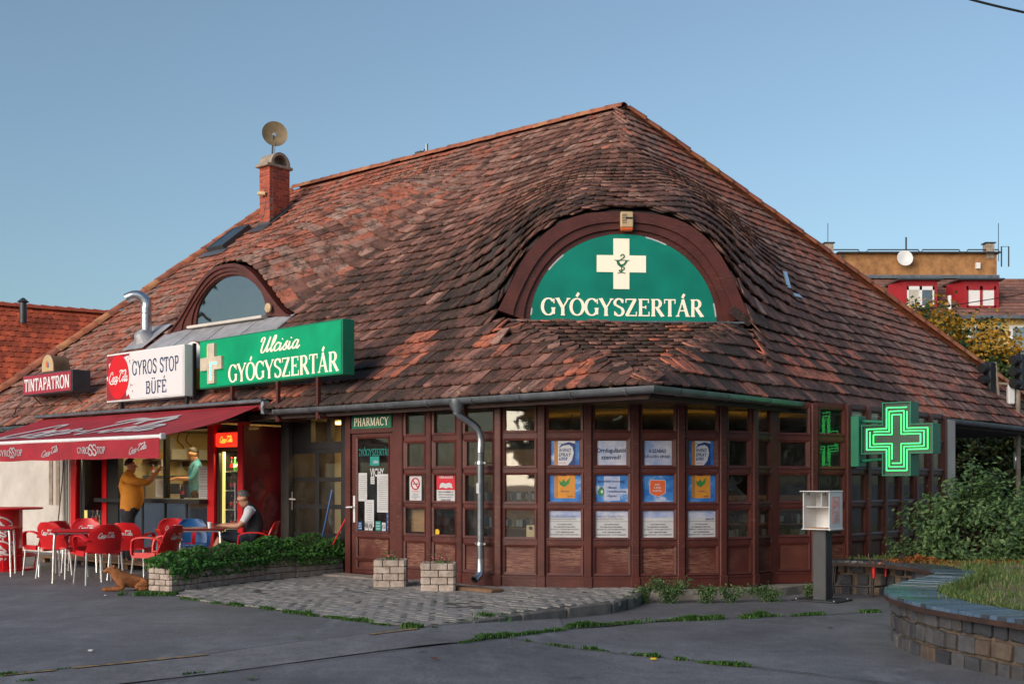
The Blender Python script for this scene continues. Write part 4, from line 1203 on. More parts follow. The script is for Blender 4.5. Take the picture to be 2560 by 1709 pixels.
def art_smoke(e, X, x0, x1, z0, z1, y):
    w, h = x1 - x0, z1 - z0; cx, cz = (x0 + x1) / 2, z0 + h * .70
    mb = MB(); mb.tube([(cx + w * .33 * math.cos(q * PI / 10), y - .004, cz + w * .33 * math.sin(q * PI / 10)) for q in range(21)], .010, 5, X); mb.tube([(cx - w * .24, y - .004, cz + w * .24), (cx + w * .24, y - .004, cz - w * .24)], .010, 5, X); mb.build('ban_ring', 'print_red', e)
    mb = MB(); mb.box((cx, y - .002, cz), (w * .42, .001, .014), X); mb.build('cigarette', 'ink', e)
    art_lines(('TILOS A DOHÁNYZÁS', .5, .41, .74, .04, 'print_red'), ('dohányozni tilos', .5, .32, .5, .035, 'ink'), ('az épületben', .5, .26, .4, .035, 'ink'), ('és öt méteren belül', .5, .2, .6, .035, 'ink'), ('tilos', .5, .13, .3, .035, 'ink'))(e, X, x0, x1, z0, z1, y)
poster(0, 1, 'white no-smoking notice in the window next to the pharmacy door', 'paper', art_smoke, (.07, .10, -.01, .02), 'notice', 'notice_poster')
def art_blood(e, X, x0, x1, z0, z1, y):
    w, h = x1 - x0, z1 - z0
    flat(e, 'red_field', [(0, .44), (1, .44), (1, 1), (0, 1)], X, x0, z0, w, h, y - .001, 'print_red')
    flat(e, 'book', [(.15, .50), (.20, .66), (.34, .70), (.50, .66), (.66, .70), (.80, .66), (.85, .50), (.66, .53), (.5, .49), (.34, .53)], X, x0, z0, w, h, y - .002, 'paper')
    art_lines(('VÉRADÁS', .5, .90, .74, .11, 'paper'), ('2023. NOVEMBER 14.', .5, .37, .8, .05, 'ink'), ('HÉTFŐN MŰVELŐDÉSI', .5, .28, .8, .05, 'ink'), ('KÖZPONT ELŐTT', .5, .19, .7, .05, 'ink'), ('10.00-14.00', .5, .09, .5, .06, 'ink'))(e, X, x0, x1, z0, z1, y - .001)
poster(1, 1, 'red and white notice with an open book, beside the no-smoking notice', 'paper', art_blood, (.04, .03, -.01, -.005), 'notice', 'notice_poster')
# small things behind the glass
X, L = BAYX[1]; o_ = X @ Vector((.13, .03, .70))
mb = MB(); mb.lathe([(.0, 0), (.045, 0), (.045, .003), (0, .003)], 16, X @ Matrix.Translation((.13, .018, .70)) @ Matrix.Rotation(PI / 2, 4, 'X')); mb.build('round_sticker', 'yellow', label='small round yellow sticker low on a window left of the downpipe', category='sticker', origin=o_)
X, L = BAYX[3]; e = empty('intercom_box', X @ Vector((L - .16, .06, .66)), 'small cream box with a round hole inside the dark window right of the downpipe', 'box')
mb = MB(); mb.bbox((L - .16, .07, .745), (.125, .06, .17), .008, X); mb.build('housing', 'cream_plastic', e)
mb = MB(); mb.lathe([(0, 0), (.024, 0), (.024, .006), (0, .006)], 14, X @ Matrix.Translation((L - .16, .037, .79)) @ Matrix.Rotation(PI / 2, 4, 'X')); mb.build('lens', 'black', e)
# furniture and lamp inside
def unit(X, cx, y, w, h, label, mat='shelf_wood', goods=True):
    e = empty('display_shelf', X @ Vector((cx, y, 0)), label, 'shelf')
    mb = MB(); strip(mb, cx - w / 2, cx + w / 2, .02, h, y + .28, y + .30, X); mb.build('back_board', mat, e)
    for sx in (-1, 1): mb = MB(); strip(mb, cx + sx * w / 2 - .01, cx + sx * w / 2 + .01, .02, h, y, y + .28, X); mb.build('side_board', mat, e)
    for k in range(4):
        mb = MB(); z = .3 + k * (h - .3) / 4; strip(mb, cx - w / 2 + .01, cx + w / 2 - .01, z, z + .02, y, y + .28, X); mb.build('shelf_board', mat, e)
    if goods:
        mb = MB(); rr = random.Random(int(cx * 100)); 
        for k in range(4):
            x = cx - w / 2 + .03; z = .32 + k * (h - .3) / 4
            while x < cx + w / 2 - .08:
                ww = rr.uniform(.04, .09); mb.box((x + ww / 2, y + .1, z + .07), (ww, .1, rr.uniform(.08, .16)), X, rr.randint(0, 3)); x += ww + .01
        mb.build('packets', ['paper', 'slat', 'interior', 'board_wood'], e, kind='stuff')
mb = MB(); mb.box((.30, .12, .86), (.42, .02, .34), BAYX[0][0]); mb.build('wooden_board', 'shelf_wood', label='plain light wooden board behind the lowest pane beside the pharmacy door', category='board', origin=BAYX[0][0] @ Vector((.3, .12, .69)))
unit(BAYX[1][0], .1, 1.5, 1.2, 1.9, 'shelf of packets seen through the windows left of the downpipe')
unit(BAYX[10][0], .5, 1.6, 1.6, 1.2, 'low shelf of packets seen through the windows behind the white leaflet box')
e = empty('ring_lamp', (2.3, 17.9, 2.05), 'warm glowing curved tube lamp hung inside the rounded corner', 'lamp')
mb = MB(); mb.tube([(2.3 + 1.75 * math.cos(q), 18.2 + 1.5 * math.sin(q), 2.10) for q in [PI + PI * i / 28 for i in range(29)]], .022, 6); mb.build('lamp_tube', 'lamp_amber', e, True)
for q in (PI * 1.2, PI * 1.5, PI * 1.8): mb = MB(); mb.tube([(2.3 + 1.75 * math.cos(q), 18.2 + 1.5 * math.sin(q), 2.1), (2.3 + 1.75 * math.cos(q), 18.2 + 1.5 * math.sin(q), 2.42)], .006, 5); mb.build('hanger', 'black', e)

# ------------------------------------------------------------------ downpipe
dp = empty('downpipe', P(2.95, .33), 'galvanised rain downpipe with an S-bend running down the glazed wall', 'pipe')
dpx = P(2.93, .27)
top = P(3.10, 0, 2.44)
path = [top, top - UP * .10, top - UP * .16 + (dpx - P(3.10, 0)) * .15, Vector((dpx.x, dpx.y, 2.10)) - (dpx - P(3.10, 0)) * .2 + UP * .04, Vector((dpx.x, dpx.y, 2.0)), Vector((dpx.x, dpx.y, 1.8))]
mb = MB(); mb.tube(catmull(path, 5), .052, 14); mb.build('bend', 'steel', dp, True)
mb = MB(); mb.tube([Vector((dpx.x, dpx.y, 1.82)), Vector((dpx.x, dpx.y, .34))], .050, 14); mb.build('pipe', 'zinc', dp, True)
mb = MB(); mb.tube([Vector((dpx.x, dpx.y, .38)), Vector((dpx.x, dpx.y, .22)), Vector((dpx.x, dpx.y, .16)) - VB * .03, Vector((dpx.x, dpx.y, .10)) - VB * .12], .054, 14, cap=False); mb.build('shoe', 'steel', dp, True)
mb = MB(); mb.lathe([(.06, -.14), (.065, -.1), (.11, -.01), (.115, .06), (.1, .06)], 14, Matrix.Translation(top)); mb.build('hopper', 'zinc', dp, True)
for z in (1.66, .58):
    mb = MB(); mb.lathe([(.052, -.02), (.06, -.02), (.06, .02), (.052, .02)], 14, Matrix.Translation((dpx.x, dpx.y, z)))
    for sx in (-1, 1): mb.box((sx * .075, 0, 0), (.04, .012, .024), frame_m((dpx.x, dpx.y, z), VA, z=UP))
    mb.tube([(dpx.x, dpx.y, z), Vector((dpx.x, dpx.y, z)) + VB * .2], .008, 5); mb.build('clamp', 'steel', dp)
mb = MB(); mb.box((0, -.053, 1.32), (.055, .003, .14), frame_m(dpx, -VA, VB)); mb.build('paper_label', 'paper', dp)
# ------------------------------------------------------------------ ground
def gz(x): return -.12 * smooth01((x + 1.0) / 2.0)
def Gz(u, v):
    p = G(u, v, 0)
    for _ in range(6): p = G(u, v, gz(p.x))
    return p
xs = [-900, -300, -100, -40, -20] + [-12 + .5 * i for i in range(49)] + [20, 40, 100, 300, 900]
ys = [-400, -100, -30, -10, 0, 4] + [5 + 1.0 * i for i in range(30)] + [60, 120, 300, 900]
mb = MB()
for y in ys:
    for x in xs: mb.v.append((x, y, gz(x) + (.006 * mnoise.noise(Vector((x * .7, y * .7, 0))) if abs(x) < 12 and 5 <= y < 34 else 0)))
W_ = len(xs)
for j in range(len(ys) - 1):
    for i in range(W_ - 1): mb.f.append((j * W_ + i, j * W_ + i + 1, (j + 1) * W_ + i + 1, (j + 1) * W_ + i)); mb.m.append(0); mb.t.append(.5)
ground = mb.build('asphalt_ground', 'asphalt', kind='structure', smooth=True)
def lift(p, h): return Vector((p.x, p.y, gz(p.x) + .006 * 1 + h))
def resample(pts, n):
    pts = [Vector(p) for p in pts]; ds = [0]
    for a_, b_ in zip(pts, pts[1:]): ds.append(ds[-1] + (b_ - a_).length)
    out = []
    for i in range(n + 1):
        d = ds[-1] * i / n; k = 0
        while k < len(ds) - 2 and ds[k + 1] < d: k += 1
        f = (d - ds[k]) / max(1e-9, ds[k + 1] - ds[k]); out.append(pts[k].lerp(pts[k + 1], f))
    return out
def band(name, A, B, mat, h, kind='structure', n=60):
    A = resample(A, n); B = resample(B, n); mb = MB()
    vs = [lift(p, h) for p in A] + [lift(p, h) for p in B]
    mb.add(vs, [(i, i + 1, n + 2 + i, n + 1 + i) for i in range(n)]); 
    return mb.build(name, mat, kind=kind)
upper = [Gz(u, v) for u, v in ((-150, 1706), (0, 1689), (526, 1635), (1029, 1572), (1200, 1550), (1387, 1526))]
lower = [Gz(u, v) for u, v in ((-150, 1760), (0, 1745), (553, 1682), (1151, 1607), (1300, 1585), (1411, 1572))]
band('pavement_strip', upper, lower, 'asphalt_pale', .004)
def crack(pts, w, name='crack'):
    q = resample([Gz(u, v) for u, v in pts], 70); mb = MB(); vs = []
    for i, p in enumerate(q):
        t = (q[min(i + 1, len(q) - 1)] - q[max(i - 1, 0)]).normalized(); n_ = Vector((-t.y, t.x, 0))
        off = n_ * .02 * mnoise.noise(p * 3.0) + n_ * .05 * mnoise.noise(p * .8); ww = w * (.4 + .9 * abs(mnoise.noise(p * 2.2 + Vector((5, 0, 0)))))
        vs += [lift(p + off + n_ * ww, .008), lift(p + off - n_ * ww, .008)]
    mb.add(vs, [(2 * i, 2 * i + 1, 2 * i + 3, 2 * i + 2) for i in range(len(q) - 1)])
    return mb.build(name, 'joint', kind='structure')
LA = [(1151, 1607), (1200, 1598), (1411, 1572), (1607, 1556), (1870, 1544), (2052, 1537), (2193, 1530)]
LB = [(1256, 1593), (1425, 1619), (1645, 1643), (1879, 1668), (2207, 1708), (2300, 1718)]
crack(LA, .018, 'pavement_joint'); crack(LB, .018, 'pavement_joint')
crack([(-60, 1566), (0, 1560), (130, 1551), (277, 1538), (400, 1523), (553, 1513)], .013)
crack([(-50, 1694), (0, 1689), (526, 1635), (1029, 1571)], .013, 'pavement_joint')
crack([(1895, 1632), (2010, 1629), (2180, 1633)], .006)
crack([(-40, 1640), (60, 1628), (115, 1620)], .006)
crack([(320, 1716), (553, 1682), (900, 1640), (1151, 1607)], .008, 'pavement_joint')
M['worn_paint'] = None
def worn(name, c, base):
    m, nt, b = nm(name); n1 = noise_tex(nt, 14, 5, .7); r = ramp(nt, n1.outputs['Fac'], [(.42, base), (.56, c)])
    nt.links.new(r.outputs[0], b.inputs['Base Color']); b.inputs['Roughness'].default_value = .8; return m
M['worn_paint'] = worn('worn_paint', (.36, .22, .07), (.11, .105, .105))
def paint(p0, p1, w):
    a_, b_ = Gz(*p0), Gz(*p1); t = (b_ - a_).normalized(); n_ = Vector((-t.y, t.x, 0)) * w
    A = resample([a_, b_], 20); band('kerb_paint', [p + n_ for p in A], [p - n_ for p in A], 'worn_paint', .011, n=20)
paint((182, 1673), (520, 1639), .035); paint((925, 1588), (1042, 1574), .04); paint((0, 1692), (140, 1678), .03)

# ------------------------------------------------------------------ paving in front of the doors, block by block
pav = [G(415, 1484), G(500, 1503), G(564, 1513), G(664, 1521.6), G(802, 1541), G(913, 1552), G(1029, 1570)]
pav2 = [G(1200, 1546.7), G(1387, 1521), G(1565, 1500), Vector((1.66, 15.22, 0))]
inner_ = [Vector((1.6, 15.6, 0)), Vector((.4, 15.75, 0)), P(2.8, .5), P(5.8, .5), P(5.9, .8), P(7.7, .8), Vector((-2.5, 18.3, 0)), Vector((-3.16, 17.35, 0)), Vector((-4.13, 15.47, 0))]
poly = [tuple(p)[:2] for p in pav + pav2 + inner_]
def inside(x, y, pl):
    c = False; n = len(pl); j = n - 1
    for i in range(n):
        if (pl[i][1] > y) != (pl[j][1] > y) and x < (pl[j][0] - pl[i][0]) * (y - pl[i][1]) / (pl[j][1] - pl[i][1]) + pl[i][0]: c = not c
        j = i
    return c
mb = MB(); mb.prism(poly, -.2, .006); paving = mb.build('paving', 'joint', kind='structure')
PW, PD = .20, .105
def paver_poly(w, d):
    pts = []
    for sgn in (-1, 1):
        xsn = [(-.5 + k / 6) * w for k in range(7)]
        row = [(x, sgn * d / 2 + .008 * math.sin(k * PI * 2 / 3)) for k, x in enumerate(xsn)]
        pts += row if sgn < 0 else row[::-1]
    return pts
PP = paver_poly(PW - .009, PD - .009)
pm = []
for i in range(8):
    c_ = [(.235, .22, .205), (.25, .235, .22), (.26, .245, .23), (.24, .22, .205), (.275, .255, .24), (.255, .24, .23), (.23, .22, .21), (.265, .245, .225)][i]
    m_ = MB(); m_.prism(PP, -.06, 0); pm.append(m_.mesh('paver', simple('paver%d' % i, c_, .85, .28, 2.4, .5, 90)))
cand = []
for i in range(-40, 60):
    for j in range(-70, 90):
        s_, t_ = i * PW + (PW / 2 if j % 2 else 0), j * PD
        p = P(s_, t_)
        if inside(p.x, p.y, poly) and all(inside(p.x + dx, p.y + dy, poly) for dx, dy in ((.06, 0), (-.06, 0), (0, .06), (0, -.06))): cand.append((p.y ** 2 + p.x ** 2, p))
cand.sort(key=lambda q: q[0]); pr = random.Random(5)
mb = MB(); R3 = FAC(0, 0).to_3x3().to_4x4()
pale = [(-.6, 14.3), (.2, 14.6)]
for i, (d, p) in enumerate(cand):
    X = Matrix.Translation((p.x, p.y, .014 + pr.uniform(-.004, .004) + .012 * mnoise.noise(p * .9))) @ R3 @ Matrix.Rotation(pr.gauss(0, .012), 4, 'Y') @ Matrix.Rotation(pr.gauss(0, .012), 4, 'Z')
    if i < 298: inst('paver', pm[pr.randrange(8)], X, paving)
    else: mb.prism(PP, -.06, 0, X, pr.randrange(8))
mb.build('pavers_far', [m_.materials[0] for m_ in pm], paving, kind='stuff')
# kerb stones along the front edge of the paving
M['kerb_stone'] = simple('kerb_stone', (.15, .135, .12), .9, .4, 6, .7, 30, c2=(.23, .205, .18))
kerb = empty('kerb', pav2[0], kind='structure')
kp = resample([pav[-1] + Vector((.02, -.02, 0))] + pav2, 6)
for a_, b_ in zip(kp, kp[1:]):
    L = (b_ - a_).length; mb = MB(); X = frame_m(a_, b_ - a_, z=UP)
    mb.bbox((L / 2, -.03, -.135), (L - .008, .08, .30), .022, X); mb.v = [(x + rng.uniform(-.006, .006), y + rng.uniform(-.006, .006), z + rng.uniform(-.006, .006)) for x, y, z in mb.v]; mb.build('kerb_stone', 'kerb_stone', kerb)
    mb = None
for o in list(kerb.children): o.location.z += rng.uniform(-.006, .006)
# door step
mb = MB(); mb.bbox((dw / 2, -.2, .012), (1.35, .42, .05), .01, DRX); mb.build('door_step', 'concrete', kind='structure')

# ------------------------------------------------------------------ grass in the joints
def blade(mb, p, h, r, wide=.006, lean=.5):
    a_ = r.uniform(0, 2 * PI); d = Vector((math.cos(a_), math.sin(a_), 0)); n_ = Vector((-d.y, d.x, 0)) * wide
    m1_ = p + UP * h * .6 + d * h * lean * .3; tip = p + UP * h * r.uniform(.75, 1) + d * h * lean
    mb.add([p - n_, p + n_, m1_ + n_ * .8, m1_ - n_ * .8, tip], [(0, 1, 2, 3), (3, 2, 4)], tint=clamp(r.gauss(.45, .25)))
gm = MB(); gr = random.Random(21)
def grass_run(p0, p1, w, h, n):
    a_, b_ = Gz(*p0), Gz(*p1); t = (b_ - a_); n_ = Vector((-t.y, t.x, 0)).normalized()
    for _ in range(n):
        f = gr.random() * 1.15 - .075; e_ = .35 + .65 * clamp(.6 + 1.5 * mnoise.noise((a_ + t * f) * 3.3))
        if gr.random() > clamp(.55 + 1.6 * mnoise.noise((a_ + t * f) * 4.1 + Vector((7, 3, 0)))): continue
        p = a_ + t * f + n_ * gr.gauss(0, w * .5) * (.4 + .6 * e_); p.z = gz(p.x) + .004
        blade(gm, p, h * gr.uniform(.4, 1.1) * (.35 + .65 * e_) * (.6 + .8 * abs(mnoise.noise(p * 2.5))), gr, .006)
for a_, b_, w, h, n in (((308, 1487), (432, 1487), .14, .09, 900), ((455, 1497), (515, 1503), .05, .06, 300), ((525, 1507), (570, 1512), .04, .05, 200), ((563, 1512), (605, 1515), .05, .06, 260), ((635, 1517), (680, 1524), .04, .06, 260),
                        ((690, 1526), (745, 1533), .03, .04, 150), ((710, 1530), (770, 1537), .04, .06, 300), ((775, 1539), (880, 1550), .03, .045, 420), ((860, 1549), (930, 1556), .04, .06, 330), ((930, 1560), (970, 1563), .03, .05, 150), ((980, 1567), (1050, 1571), .07, .08, 500),
                        ((1170, 1556), (1270, 1545), .11, .10, 800), ((1240, 1550), (1390, 1530), .11, .12, 1100), ((1060, 1573), (1090, 1570), .03, .04, 120),
                        ((1200, 1597), (1270, 1590), .05, .06, 420), ((1270, 1590), (1420, 1572), .045, .06, 700), ((1430, 1568), (1615, 1555), .06, .09, 1300), ((1640, 1554), (1690, 1551), .03, .05, 200), ((1695, 1551), (1880, 1544), .05, .075, 1200), ((1895, 1541), (1960, 1539), .05, .07, 430), ((1980, 1539), (2055, 1536), .05, .06, 430), ((2155, 1531), (2195, 1530), .05, .06, 200),
                        ((1320, 1604), (1420, 1618), .04, .055, 500), ((1435, 1620), (1490, 1625), .04, .055, 300), ((1495, 1626), (1560, 1633), .025, .04, 250), ((1585, 1637), (1645, 1643), .035, .055, 330), ((1690, 1648), (1740, 1653), .045, .06, 300), ((1740, 1655), (1885, 1668), .03, .045, 450),
                        ((0, 1690), (60, 1684), .06, .05, 250), ((20, 1702), (80, 1704), .05, .04, 160), ((60, 1684), (170, 1674), .02, .03, 140), ((460, 1688), (510, 1682), .015, .03, 60), ((550, 1682), (575, 1679), .015, .03, 40), ((1540, 1512), (1590, 1508), .05, .12, 420), ((1480, 1521), (1500, 1518), .02, .07, 70), ((1150, 1608), (1200, 1600), .03, .04, 120)):
    grass_run(a_, b_, w * 1.15, h * 1.15, int(n * 1.7))
gm.build('joint_grass', 'grass', label='green grass growing in the joints of the pavement', category='grass', kind='stuff')

def leaf(mb, p, sz, r, nrm=None, tint=None, mi=0, asp=.55):
    n_ = Vector((r.gauss(0, 1), r.gauss(0, 1), r.gauss(0, 1) + .5)) if nrm is None else nrm + Vector((r.gauss(0, .6), r.gauss(0, .6), r.gauss(0, .6)))
    n_.normalize(); u_ = n_.orthogonal().normalized(); u_ = Matrix.Rotation(r.uniform(0, 2 * PI), 3, n_) @ u_; w_ = n_.cross(u_)
    L = sz * r.uniform(.6, 1.25); B = L * asp * .5
    mb.add([p - u_ * L * .5, p + w_ * B - n_ * L * .05, p + u_ * L * .5 - n_ * L * .12, p - w_ * B - n_ * L * .05, p + n_ * L * .06], [(0, 1, 4), (1, 2, 4), (2, 3, 4), (3, 0, 4)], mi, tint=clamp(r.gauss(.5, .28)) if tint is None else tint)
def clump(name, c, rad, n, sz, mat, label, category, seed, stems=6, group=None):
    r = random.Random(seed); e = empty(name, c, label, category, group); c = Vector(c)
    mb = MB(); tips = []
    for k in range(stems):
        a_ = r.uniform(0, 2 * PI); q = r.uniform(.2, .9); tip = c + Vector((math.cos(a_) * rad[0] * q, math.sin(a_) * rad[1] * q, rad[2] * r.uniform(.6, 1.0)))
        mid = c.lerp(tip, .5) + UP * rad[2] * .12; mb.tube([c + Vector((math.cos(a_) * .02, math.sin(a_) * .02, -.01)), mid, tip], [.006, .005, .002], 4); tips.append((mid, tip))
    mb.build('stem', 'bark', e, kind='stuff')
    mb = MB()
    for k in range(n):
        mid, tip = r.choice(tips); f = r.random() ** .7; base = c.lerp(mid, f * 2) if f < .5 else mid.lerp(tip, f * 2 - 1)
        p = base + Vector((r.gauss(0, rad[0] * .16), r.gauss(0, rad[1] * .16), r.gauss(0, rad[2] * .10)))
        if p.z < c.z + .005: p.z = c.z + .005 + r.random() * .03
        leaf(mb, p, sz, r)
    mb.build('foliage', mat, e, kind='stuff'); return e
WEEDS = [((1612, 1508), (.13, .12, .16), 240, 'low leafy weed at the left end of the weeds along the concrete plinth'), ((1675, 1507), (.27, .18, .24), 620, 'largest bushy weed growing against the concrete plinth'),
         ((1765, 1507), (.20, .12, .17), 300, 'spreading weed just right of the largest one along the plinth'), ((1828, 1506), (.14, .10, .15), 220, 'small upright weed in the middle of the concrete plinth'),
         ((1925, 1503), (.30, .12, .15), 420, 'wide low weed below the bare-wood panel along the plinth'), ((2022, 1497), (.10, .08, .15), 150, 'thin weed beside the grey post at the end of the plinth'), ((1562, 1517), (.16, .10, .10), 260, 'dusty weed at the end of the kerb stones')]
for k, ((u, v), rad, n, lab) in enumerate(WEEDS):
    clump('weed', Gz(u, v), tuple(q_ * 1.35 for q_ in rad), int(n * 2.4), .036, 'bush', lab, 'weed', 40 + k)
# litter
def litter(name, u, v, label, cat, mat, sz, kind='leaf'):
    p = Gz(u, v) + UP * .012; r = random.Random(int(u)); mb = MB()
    if kind == 'leaf':
        pts = []
        for k in range(10):
            a_ = 2 * PI * k / 10 + .3; rr = sz * (1 if k % 2 else .55); pts.append((p.x + rr * math.cos(a_), p.y + rr * .8 * math.sin(a_), p.z + r.uniform(0, .012)))
        pts.append((p.x, p.y, p.z)); mb.add(pts, [(k, (k + 1) % 10, 10) for k in range(10)], tint=r.random())
    else: mb.bbox((p.x, p.y, p.z + sz * .3), (sz * 2, sz * 1.2, sz * .7), sz * .2)
    mb.build(name, mat, label=label, category=cat, origin=tuple(p))
litter('yellow_litter', 1634, 1651, 'bright yellow plastic cap lying on the asphalt near the grassy joint', 'litter', 'yellow', .026, 'box')
litter('fallen_leaf', 627, 1699, 'pale green fallen leaf lying near the bottom edge', 'leaf', 'lawn', .055)
litter('fallen_leaf', 2076, 1571, 'curled tan leaf on the asphalt before the grey post', 'leaf', 'dry_leaf', .04)
litter('fallen_leaf', 1085, 1649, 'dark brown fallen leaf on the asphalt in the lower middle', 'leaf', 'dry_leaf', .04)
litter('fallen_leaf', 748, 1596, 'small yellowish leaf lying on the left asphalt', 'leaf', 'lawn', .03)
litter('paper_scrap', 227, 1630, 'white paper scrap on the left asphalt', 'litter', 'paper', .022, 'box')
litter('paper_scrap', 263, 1490, 'small pale scrap beside the lying dog', 'litter', 'paper', .015, 'box')
# ------------------------------------------------------------------ chimney, roof light, pipes on the roof
def on_left(u, v):
    """point of the street-side roof plane seen at (u,v)"""
    k = (u - 1280) / FPX; h = (1205 - v) / FPX
    # EYE + h*Y = EAVE + SLOPE_L*t ; (X,Y) = C0 + a s + b t ; X = k Y
    d = Vector((k, 1, h)); o = Vector((0, 0, EYE))
    n_ = Vector((-SLOPE_L * VB.x, -SLOPE_L * VB.y, 1)); p0 = P(0, 0, EAVE)
    f = (p0 - o).dot(n_) / d.dot(n_); q = o + d * f; rel = q - C0
    return q, rel.dot(VA), rel.dot(VB)
q, cs, ct = on_left(674, 566)
CW, CD = .40, .62
ch = empty('chimney', P(cs, ct, q.z), parent=bld)
ztop = EYE + (1205 - 414) / FPX * q.y
CX = FAC(cs, ct)                 # x right -> -s ; chimney spans x -CW..0, y 0..CD
mb = MB(); mb.box((-CW / 2, CD / 2, (q.z - .5 + ztop) / 2), (CW - .014, CD - .014, ztop - q.z + .5), CX); mb.build('mortar_core', 'mortar', ch)
BR = [simple('brick%d' % i, c, .85, .25, 9, .4, 60) for i, c in enumerate(((.33, .058, .030), (.27, .048, .028), (.38, .072, .036), (.22, .045, .03)))]
bh = .075; nz = int((ztop - q.z + .6) / bh); br = random.Random(2); bme = {}
def brick(c, d):
    key = (round(d[0], 3), round(d[1], 3), br.randrange(4))
    if key not in bme: m_ = MB(); m_.bbox((0, 0, 0), d, .004); bme[key] = m_.mesh('brick', BR[key[2]])
    inst('brick', bme[key], CX @ Matrix.Translation(Vector(c) + Vector((br.gauss(0, .002), br.gauss(0, .002), 0))), ch)
for i in range(nz):
    z = ztop - bh * (i + .5); off = i % 2
    for x0, x1 in (((0, .2), (.2, .4)) if off else ((0, .1), (.1, .3), (.3, .4))):
        brick((-(x0 + x1) / 2, .045, z), (x1 - x0 - .01, .09, bh - .011))
    if z > q.z - .1:
        for y0, y1 in (((.095, .30), (.30, .51), (.51, .615)) if off else ((.095, .20), (.20, .41), (.41, .615))):
            brick((-.045, (y0 + y1) / 2, z), (.09, y1 - y0 - .01, bh - .011))
zf = q.z
mb = MB(); mb.add([(-CW - .03, -.02, zf - .05), (.02, -.02, zf - .05), (.02, -.02, zf + .13), (-CW - .03, -.02, zf + .13)], [(0, 1, 2, 3)], 0, CX)
mb.add([(.02, -.02, zf - .06), (.02, CD + .02, zf + CD * .8), (.02, CD + .02, zf + CD * .8 + .14), (.02, -.02, zf + .13)], [(0, 1, 2, 3)], 0, CX)
mb.add([(-CW - .15, -.30, zf - .15), (.12, -.30, zf - .15), (.06, -.02, zf + .08), (-CW - .06, -.02, zf + .08)], [(0, 1, 2, 3)], 0, CX)
mb.add([(.12, -.30, zf - .15), (.16, CD, zf + CD * .8 + .10), (.02, CD, zf + CD * .8 + .08), (.02, -.02, zf + .08)], [(0, 1, 2, 3)], 0, CX)
mb.build('flashing', simple('lead', (.075, .075, .08), .5, .25, 6, .1, 30, metal=.4), ch)
mb = MB(); mb.bbox((-CW / 2, CD / 2 - .02, ztop + .035), (CW + .10, CD + .16, .07), .012, CX); mb.build('cap_slab', 'cap_stone', ch)
# barrel-shaped cowl, open towards the right front
mb = MB(); n = 14; Ro, Ri = .29, .225
def arc(R_, y): return [(R_ * math.cos(PI * j / n), R_ * 1.05 * math.sin(PI * j / n)) for j in range(n + 1)]
CWX = CX @ Matrix.Translation((-CW / 2, CD / 2, ztop + .07)) 
vs = []
for xx in (-.24, .24):
    vs += [(xx, p[0], p[1]) for p in arc(Ro, 0)] + [(xx, p[0], p[1]) for p in arc(Ri, 0)]
w = n + 1; fs = []
for j in range(n):
    fs += [(j, j + 1, 2 * w + j + 1, 2 * w + j), (w + j + 1, w + j, 3 * w + j, 3 * w + j + 1), (j + 1, j, w + j, w + j + 1), (2 * w + j, 2 * w + j + 1, 3 * w + j + 1, 3 * w + j)]
fs += [(0, 2 * w, 3 * w, w), (n, w + n, 3 * w + n, 2 * w + n)]
mb.add(vs, fs, 0, CWX); mb.build('cowl', 'cap_stone', ch)
mb = MB(); mb.tube([(0, 0, -.02), (0, 0, .06)], .14, 14, CWX); mb.build('flue_pot', 'black', ch, True)
zs = EYE + (1205 - 482) / FPX * q.y
mb = MB(); mb.tube([(-.28, -.10, zs + .01), (-.20, -.10, zs), (-.10, -.04, zs - .01)], [.055, .055, .045], 12, CX @ Matrix.Translation((0, 0, 0))); mb.build('spotlight', 'cream_plastic', ch, True)
mb = MB(); mb.tube([(-.12, -.015, zs), (-.20, -.015, zs - .4), (-.34, -.015, zs - .75)], .006, 5, CX); mb.build('cable', 'cap_stone', ch)
# dish
zd = EYE + (1205 - 327) / FPX * q.y; dc = CX @ Vector((-.12, .25, zd))
dish = empty('satellite_dish', CX @ Vector((-.14, .2, ztop + .36)), 'beige satellite dish on a pole above the brick chimney', 'dish')
aim = Vector((.30, -.92, .10)).normalized(); DX = frame_m(dc, aim.orthogonal(), z=aim)
mb = MB(); prof = [(r_ * .31 / 8, .075 * (r_ / 8) ** 2) for r_ in range(9)]
mb.lathe(prof + [(.31, .085), (.30, .078)] + [(r_ * .30 / 8, .065 * (r_ / 8) ** 2 + .012) for r_ in range(8, -1, -1)], 32, DX @ Matrix.Translation((0, 0, -.06)))
mb.build('reflector', 'gold', dish, True)
mb = MB(); mb.lathe([(0, 0), (.055, 0), (.05, .012), (.008, .014), (.008, .05), (0, .05)], 14, DX @ Matrix.Translation((0, 0, -.048))); mb.build('feed', 'alu', dish, True)
mb = MB(); mb.tube([CX @ Vector((-.17, .2, ztop + .30)), CX @ Vector((-.17, .25, zd - .02))], .022, 8); mb.build('pole', 'grey_metal', dish, True)
mb = MB(); mb.tube(catmull([CX @ Vector((-.05, .22, zd - .25)), CX @ Vector((-.09, .22, ztop + .45)), CX @ Vector((-.10, .2, ztop + .33))], 5), .007, 5); mb.build('cable', 'black', dish)
# roof light
q1, s1_, t1_ = on_left(578, 606); X = frame_m(q1, -VA, VB * RIDGE_T + UP * RISE)
sl = empty('roof_light', q1, parent=bld)
mb = MB(); 
for x in (-.30, .30): mb.box((x, 0, .10), (.06, 1.0, .14), X)
for y in (-.47, .47): mb.box((0, y, .10), (.54, .06, .14), X)
mb.build('casing', 'grey_metal', sl)
mb = MB(); mb.box((0, 0, .16), (.56, .90, .01), X); mb.build('pane', 'glass_dormer', sl)
mb = MB(); mb.box((0, -.62, .07), (.95, .25, .012), X); mb.build('apron', 'zinc', sl)
